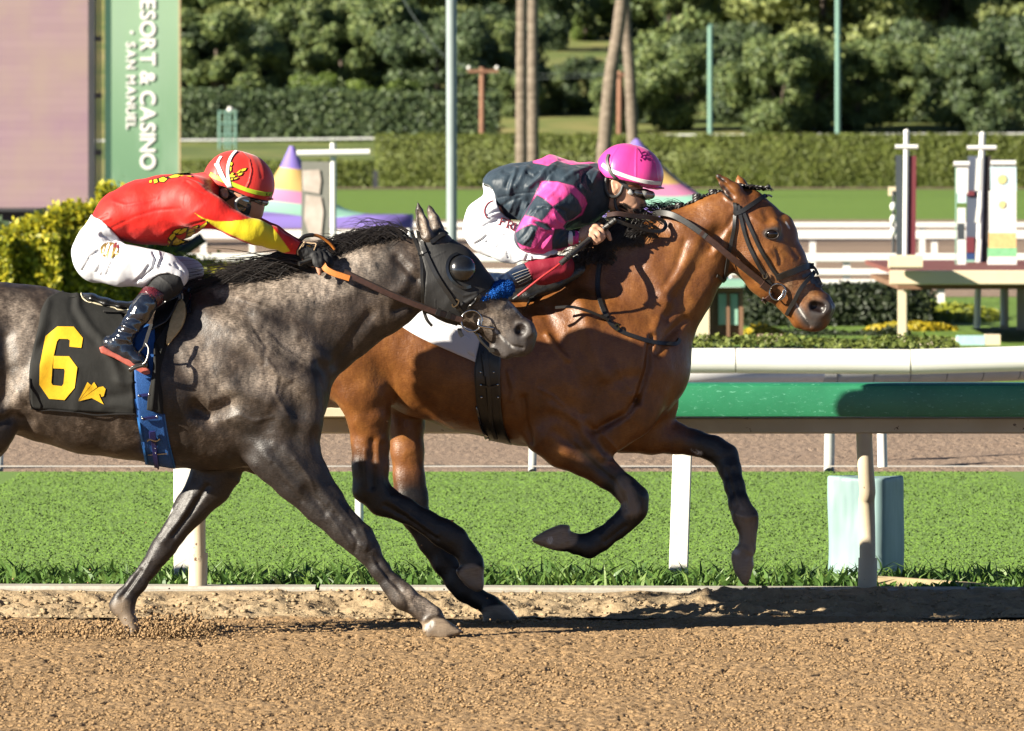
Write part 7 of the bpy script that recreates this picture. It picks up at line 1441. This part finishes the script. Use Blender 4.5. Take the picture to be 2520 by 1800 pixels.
# bridles
def bit(parent, c, cen, r, D, dy, t):
    ring('bit_ring', c, cen, r, r, 0, t, m_steel, parent, D, dy)
br_g = empty('bridle', P(1120, 700, D1-.1), 'black bridle with orange-ended reins and blue fleece noseband on the grey', 'bridle'); B = [bv_hood, bv_grey]
strap('cheek_strap', 'hd', [(270,335),(300,440),(340,560),(420,730),(500,860),(570,960),(620,1040),(690,1120)], 44, m_black, br_g, B, D1, .007, .005)
strap('throat_strap', 'hd', [(205,340),(240,450),(285,560),(300,700),(310,900),(315,1060),(345,1180),(400,1250)], 32, m_black, br_g, B, D1, .007, .005)
strap('browband', 'hd', [(300,450),(330,530),(290,580)], 34, m_black, br_g, B, D1, .009, .005); strap('browband', 'hd', [(385,455),(450,415),(510,385)], 44, m_black, br_g, B, D1, .009, .006)
strap('cheek_keeper', 'hd', [(265,575),(310,555),(350,535)], 30, m_black, br_g, B, D1, .012, .005)
strap('buckle', 'hd', [(590,1030),(605,1055),(640,1035),(650,1000),(625,985)], 14, m_steel, br_g, B, D1, .014, .006)
strap('noseband', 'hd', [(860,960),(800,1000),(760,1050),(745,1090)], 36, m_black, br_g, B, D1, .008, .005)
strap('jaw_strap', 'hd', [(660,1270),(665,1310),(690,1350)], 40, m_black, br_g, B, D1, .008, .006); strap('chin_strap', 'hd', [(815,1290),(850,1370),(900,1430),(950,1470),(1000,1470)], 46, m_black, br_g, B, D1, .008, .006)
strap('buckle', 'hd', [(810,1320),(835,1345),(860,1320),(840,1300),(812,1318)], 13, m_steel, br_g, B, D1, .014, .005)
bit(br_g, 'hd', (775,1200), 100, D1, -.088, .0042); path('bit', 'hd', [(850,1190,-.088),(845,1240,-.094),(880,1255,-.088),(980,1270,-.066)], .0062, m_steel, br_g, D1)
fl_ = Vol(D1, (1150, 680, 1275, 780), (-.13, .13), .0036).add([([(850,1040,62,.050),(880,985,84,.070),(1000,925,82,.060),(1080,895,78,.045),(1110,890,72,.03)], 'hd', .02)]); V, Q = fl_.surface(); N = normals(V, Q); V = V+N*(.0035*vnoise(V/.010, 5)+.002*vnoise(V/.006, 9))[:,None]
mk('fleece_noseband', V, Q, mat('blue_fleece', (.012,.10,.42), .95, .45, 130, .6, 260, .004, .1), br_g)
mb = MB()
for i in np.random.default_rng(3).integers(0, len(V), 2600): p = Vector(V[i]); n = Vector(N[i]); q = p+n*.003; mb.tube([p, q, q+Vector((random.uniform(-.003,.003), -.001, random.uniform(-.003,.003)))], .0013, 4, False)
f_ = mb.build('fleece_pile', bpy.data.materials['blue_fleece'], br_g, smooth=True); tag(f_, kind='stuff')
m_orange = mat('orange_rein_grip', (.52,.17,.022), .6, .12, 80, .35, 260, .002, .4)
rein = free_band('rein', 'hd', [(-440,735,-.172),(-200,850,-.165),(0,945,-.155),(200,1025,-.140),(400,1100,-.120),(560,1150,-.104),(685,1190,-.092)], 66, m_brownl, br_g, D1, .006)
free_band('rein_edge', 'hd', [(-440,707,-.174),(-200,822,-.167),(0,917,-.157),(200,997,-.142),(400,1072,-.122),(560,1122,-.106),(690,1160,-.094)], 8, m_black, br_g, D1, .008)
free_band('rein_grip', 'gl', [(1085,1040,-.15),(1150,1150,-.165),(1300,1240,-.172),(1480,1300,-.174),(1625,1345,-.174)], 128, m_orange, br_g, D1, .008)
free_band('rein_keeper', 'hd', [(440,1108,-.124),(475,1122,-.120)], 80, m_black, br_g, D1, .012, 3); free_band('rein_keeper', 'hd', [(540,1140,-.112),(570,1152,-.108)], 80, m_black, br_g, D1, .012, 3)
path('rein_loop', 'gl', [(640,580,-.10),(720,510,-.09),(820,482,-.085),(900,480,-.08)], .0095, m_black, br_g, D1); path('rein_loop', 'gl', [(900,480,-.08),(1000,500,-.07),(1120,560,-.06),(1240,650,-.05),(1330,760,-.04)], .007, m_orange, br_g, D1)
path('rein_loop', 'gl', [(905,465,-.074),(1010,482,-.064),(1140,545,-.054),(1260,640,-.044),(1360,770,-.034)], .004, m_black, br_g, D1)
w1 = empty('whip', P(*X('j1h', (1240, 1370)), D1-.14), 'short black whip butt under the gloved hand of the red jockey', 'whip')
path('handle', 'j1h', [(1195,1388,-.165),(1240,1370,-.155),(1300,1348,-.145),(1380,1310,-.135),(1440,1270,-.12),(1480,1230,-.10)], .0085, m_strapg, w1, D1); path('grip_cap', 'j1h', [(1186,1390,-.168),(1196,1388,-.166),(1206,1384,-.164)], .0105, m_black, w1, D1)

# ------------------------------------------------------------ saddlery of the bay
bb_ = [bv_bay]
m_lav = cloth('white_cotton', lambda t: t.mix(t.noise(20), (.70, .69, .72), (.78, .77, .79)), .85, .2, .2, 20)
scl = sheet('saddle_cloth', 'c2', [(640,800),(520,800),(420,820),(330,885)], [(860,880),(820,960),(785,1020),(765,1095)], m_lav, None, bb_, D2, .012, 40, 14, [('c2', [(640,980),(650,1060)], 10, .008), ('c2', [(470,900),(520,960)], 14, .004)])
tag(scl, 'pale white saddle cloth on the bay, mostly behind the grey horse head', 'saddle cloth')
vq = sheet('cloth_edge', 'c2', [(330,890),(420,880),(520,900),(640,960)], [(325,905),(430,965),(560,1022),(690,1078)], m_lav, scl, bb_, D2, .014, 10, 24)
g2 = empty('girth', P(1230, 960, D2-.28), 'black leather girth round the barrel of the bay horse', 'girth')
gg = sheet('girth_band', 'c2', [(690,960),(664,1090),(668,1200),(680,1300),(712,1395),(740,1405)], [(785,960),(778,1100),(780,1200),(786,1280),(800,1360),(830,1425)], m_black, g2, bb_, D2, .016, 10, 40); bv_g2 = bvh_of(gg)
for q in ([(676,1000),(662,1100),(668,1220),(690,1340),(720,1400)], [(782,1040),(780,1200),(790,1310),(812,1390)]): strap('piping', 'c2', q, 9, m_navyp, g2, [bv_g2], D2, .006, .008)
strap('girth_strap', 'c2', [(712,1020),(718,1120),(728,1220),(740,1340),(760,1400)], 20, m_black, g2, [bv_g2], D2, .010, .007); strap('girth_strap', 'c2', [(695,1170),(730,1176),(765,1170)], 10, m_black, g2, [bv_g2], D2, .014, .006)
strap('girth_strap', 'c2', [(700,1030),(704,1080),(710,1130)], 12, m_black, g2, [bv_g2], D2, .012, .006)
for p_ in ((690,1112),(748,1113),(692,1170),(766,1168),(695,1224),(768,1224)): MB().ball(hit([bv_g2], *X('c2', p_), D2)[0]+Vector((0,-.008,0)), .0055, 8, 6).build('rivet', m_steel, g2, smooth=True)
sad2 = empty('saddle', P(1330, 680, D2), 'black racing saddle under the pink and navy jockey', 'saddle')
v = Vol(D2, (1150, 620, 1440, 760), (-.36, .36), .006).add([([(640,760,40,.10),(760,790,46,.13),(900,770,50,.13),(1020,720,60,.11),(1130,660,64,.085)], 'c2', .02)]); V, Q = v.surface(); mk('seat', nbr_smooth(V, Q, 2), Q, m_quilt, sad2)
sheet('flap', 'c2', [(980,700),(930,760),(880,860)], [(1090,690),(1010,740),(920,790)], m_quilt, sad2, bb_, D2, .03, 10, 14, thick=.012)
strap('flap_tie', 'c2', [(900,760),(925,740),(1000,705),(1060,690)], 8, m_cream, sad2, [bv_bay], D2, .040, .004); strap('white_tie', 'c2', [(845,800),(870,775),(900,750)], 10, m_white, sad2, [bv_bay], D2, .034, .004)
yoke = empty('yoke', P(1500, 780, D2-.2), 'thin black yoke strap hanging round the chest of the bay', 'strap')
strap('neck_strap', 'c2', [(1236,560),(1222,620),(1212,690),(1212,760),(1228,820),(1250,870)], 22, m_black, yoke, bb_, D2, .006, .005); strap('chest_strap', 'c2', [(1250,872),(1275,905),(1310,930),(1360,950),(1440,975),(1520,988),(1560,985),(1572,965)], 20, m_black, yoke, bb_, D2, .006, .005)
free_band('loose_end', 'c2', [(1022,825,-.27),(1090,822,-.28),(1160,838,-.27),(1220,862,-.255),(1260,880,-.24)], 13, m_black, yoke, D2, .005)
strap('buckle', 'c2', [(1284,912),(1292,902),(1302,912),(1300,926),(1290,928)], 6, m_gold, yoke, bb_, D2, .014, .004, 4); strap('keeper', 'c2', [(1232,880),(1245,868),(1256,862)], 14, m_black, yoke, bb_, D2, .014, .006)
bb = empty('bridle', P(1900, 600, D2-.1), 'black and brown bridle with looped reins on the bay', 'bridle'); B = [bv_bay]
strap('cheek_strap', 'bh', [(292,400),(310,500),(345,640),(385,760),(430,860),(480,960),(530,1040),(600,1140)], 36, m_black, bb, B, D2, .006, .005)
strap('cavesson_strap', 'bh', [(330,440),(370,540),(430,670),(490,800),(560,920),(610,1000),(655,1055)], 34, m_black, bb, B, D2, .006, .005)
strap('browband', 'bh', [(250,480),(310,462),(370,425),(440,378),(510,330),(570,305),(605,322)], 46, m_black, bb, B, D2, .009, .006)
strap('headpiece', 'bh', [(262,370),(264,420),(262,480)], 38, m_black, bb, B, D2, .008, .005); strap('throat_strap', 'bh', [(264,490),(250,620),(225,740),(200,860),(178,960),(160,1060),(155,1115)], 36, m_black, bb, B, D2, .008, .005)
strap('throat_strap', 'bh', [(155,1110),(110,1060),(80,1050)], 30, m_black, bb, B, D2, .012, .005)
strap('noseband', 'bh', [(640,1075),(700,1050),(780,1022),(860,990),(930,965),(995,962)], 62, m_black, bb, B, D2, .007, .008); strap('flash_strap', 'bh', [(1005,1010),(960,1065),(900,1130),(850,1205),(810,1290),(770,1360),(748,1410)], 40, m_black, bb, B, D2, .009, .006)
strap('noseband_end', 'bh', [(990,970),(1015,1005),(1032,1045)], 24, m_black, bb, B, D2, .010, .005)
strap('chin_strap', 'bh', [(510,1285),(545,1270),(590,1240),(620,1215)], 46, m_brownl, bb, B, D2, .010, .007); strap('buckle', 'bh', [(520,1035),(530,1075),(560,1065),(552,1025)], 9, m_steel, bb, B, D2, .012, .005, 4); strap('buckle', 'bh', [(530,1240),(540,1270),(560,1290)], 10, m_steel, bb, B, D2, .016, .005, 4)
bit(bb, 'bh', (655,1205), 76, D2, -.078, .0042); path('bit', 'bh', [(715,1190,-.078),(695,1240,-.084),(665,1275,-.08)], .0062, m_steel, bb, D2)
m_tape = mat('grey_tape', (.075,.085,.105), .5, .3, 60, .2); decal('nose_patch', 'bh', [(960,1100),(985,1060),(1040,1060),(1085,1150),(1060,1170),(1010,1155),(1000,1130),(965,1125)], m_tape, bb, B, D2, .003, 3); decal('nose_patch', 'bh', [(880,1045),(960,1020),(975,1045),(890,1075)], m_tape, bb, B, D2, .003, 3)
free_band('rein', 'j2h', [(1280,900,-.03),(1380,880,-.09),(1500,905,-.125),(1620,965,-.140),(1750,1050,-.150),(1900,1160,-.155)], 74, m_strapg, bb, D2, .008); free_band('rein', 'bh', [(-60,650,-.155),(80,765,-.150),(220,880,-.140),(360,995,-.120),(480,1090,-.10),(560,1160,-.088)], 62, m_brownl, bb, D2, .008)
free_band('rein_end', 'bh', [(510,1130,-.098),(575,1175,-.086)], 74, m_brownl, bb, D2, .014, 3)
free_band('rein_loop', 'j2h', [(735,905,-.22),(850,890,-.235),(960,905,-.225),(1080,920,-.20),(1200,930,-.16),(1330,950,-.11)], 58, m_brownl, bb, D2, .006); free_band('rein_loop', 'j2h', [(1330,945,-.11),(1405,985,-.10),(1425,1040,-.105),(1380,1090,-.12),(1280,1095,-.14),(1150,1075,-.17),(1000,1030,-.20),(880,985,-.215),(780,950,-.215),(735,915,-.22)], 44, m_black, bb, D2, .006)
w2 = empty('whip', P(*X('j2h', (640, 1100)), D2-.2), 'long whip with black grip and red shaft in the hand of the pink jockey', 'whip')
path('grip', 'j2h', [(842,958,-.22),(760,1020,-.215),(640,1110,-.205),(520,1200,-.24),(400,1300,-.31),(280,1400,-.36),(190,1478,-.375)], .0125, m_strapg, w2, D2)
for k in range(11):
    f = .04+k*.085; x = 842+(190-842)*f; y = 958+(1478-958)*f; y2 = -.22-.02*min(1, f/.5) if f < .5 else -.24-.135*min(1, (f-.5)/.35); path('grip_ring', 'j2h', [(x+3,y-2,y2),(x-3,y+2,y2)], .0134, m_black, w2, D2, 2)
path('shaft', 'j2b', [(1100,1155,-.375),(1040,1200,-.38),(900,1300,-.385),(760,1410,-.385),(660,1490,-.38)], .0052, mat('red_fibreglass', (.42,.030,.030), .35, .15, 60, 0), w2, D2); path('tip', 'j2b', [(660,1490,-.38),(610,1525,-.375)], .006, m_strapg, w2, D2)
# far hand of the pink jockey seen past the rein
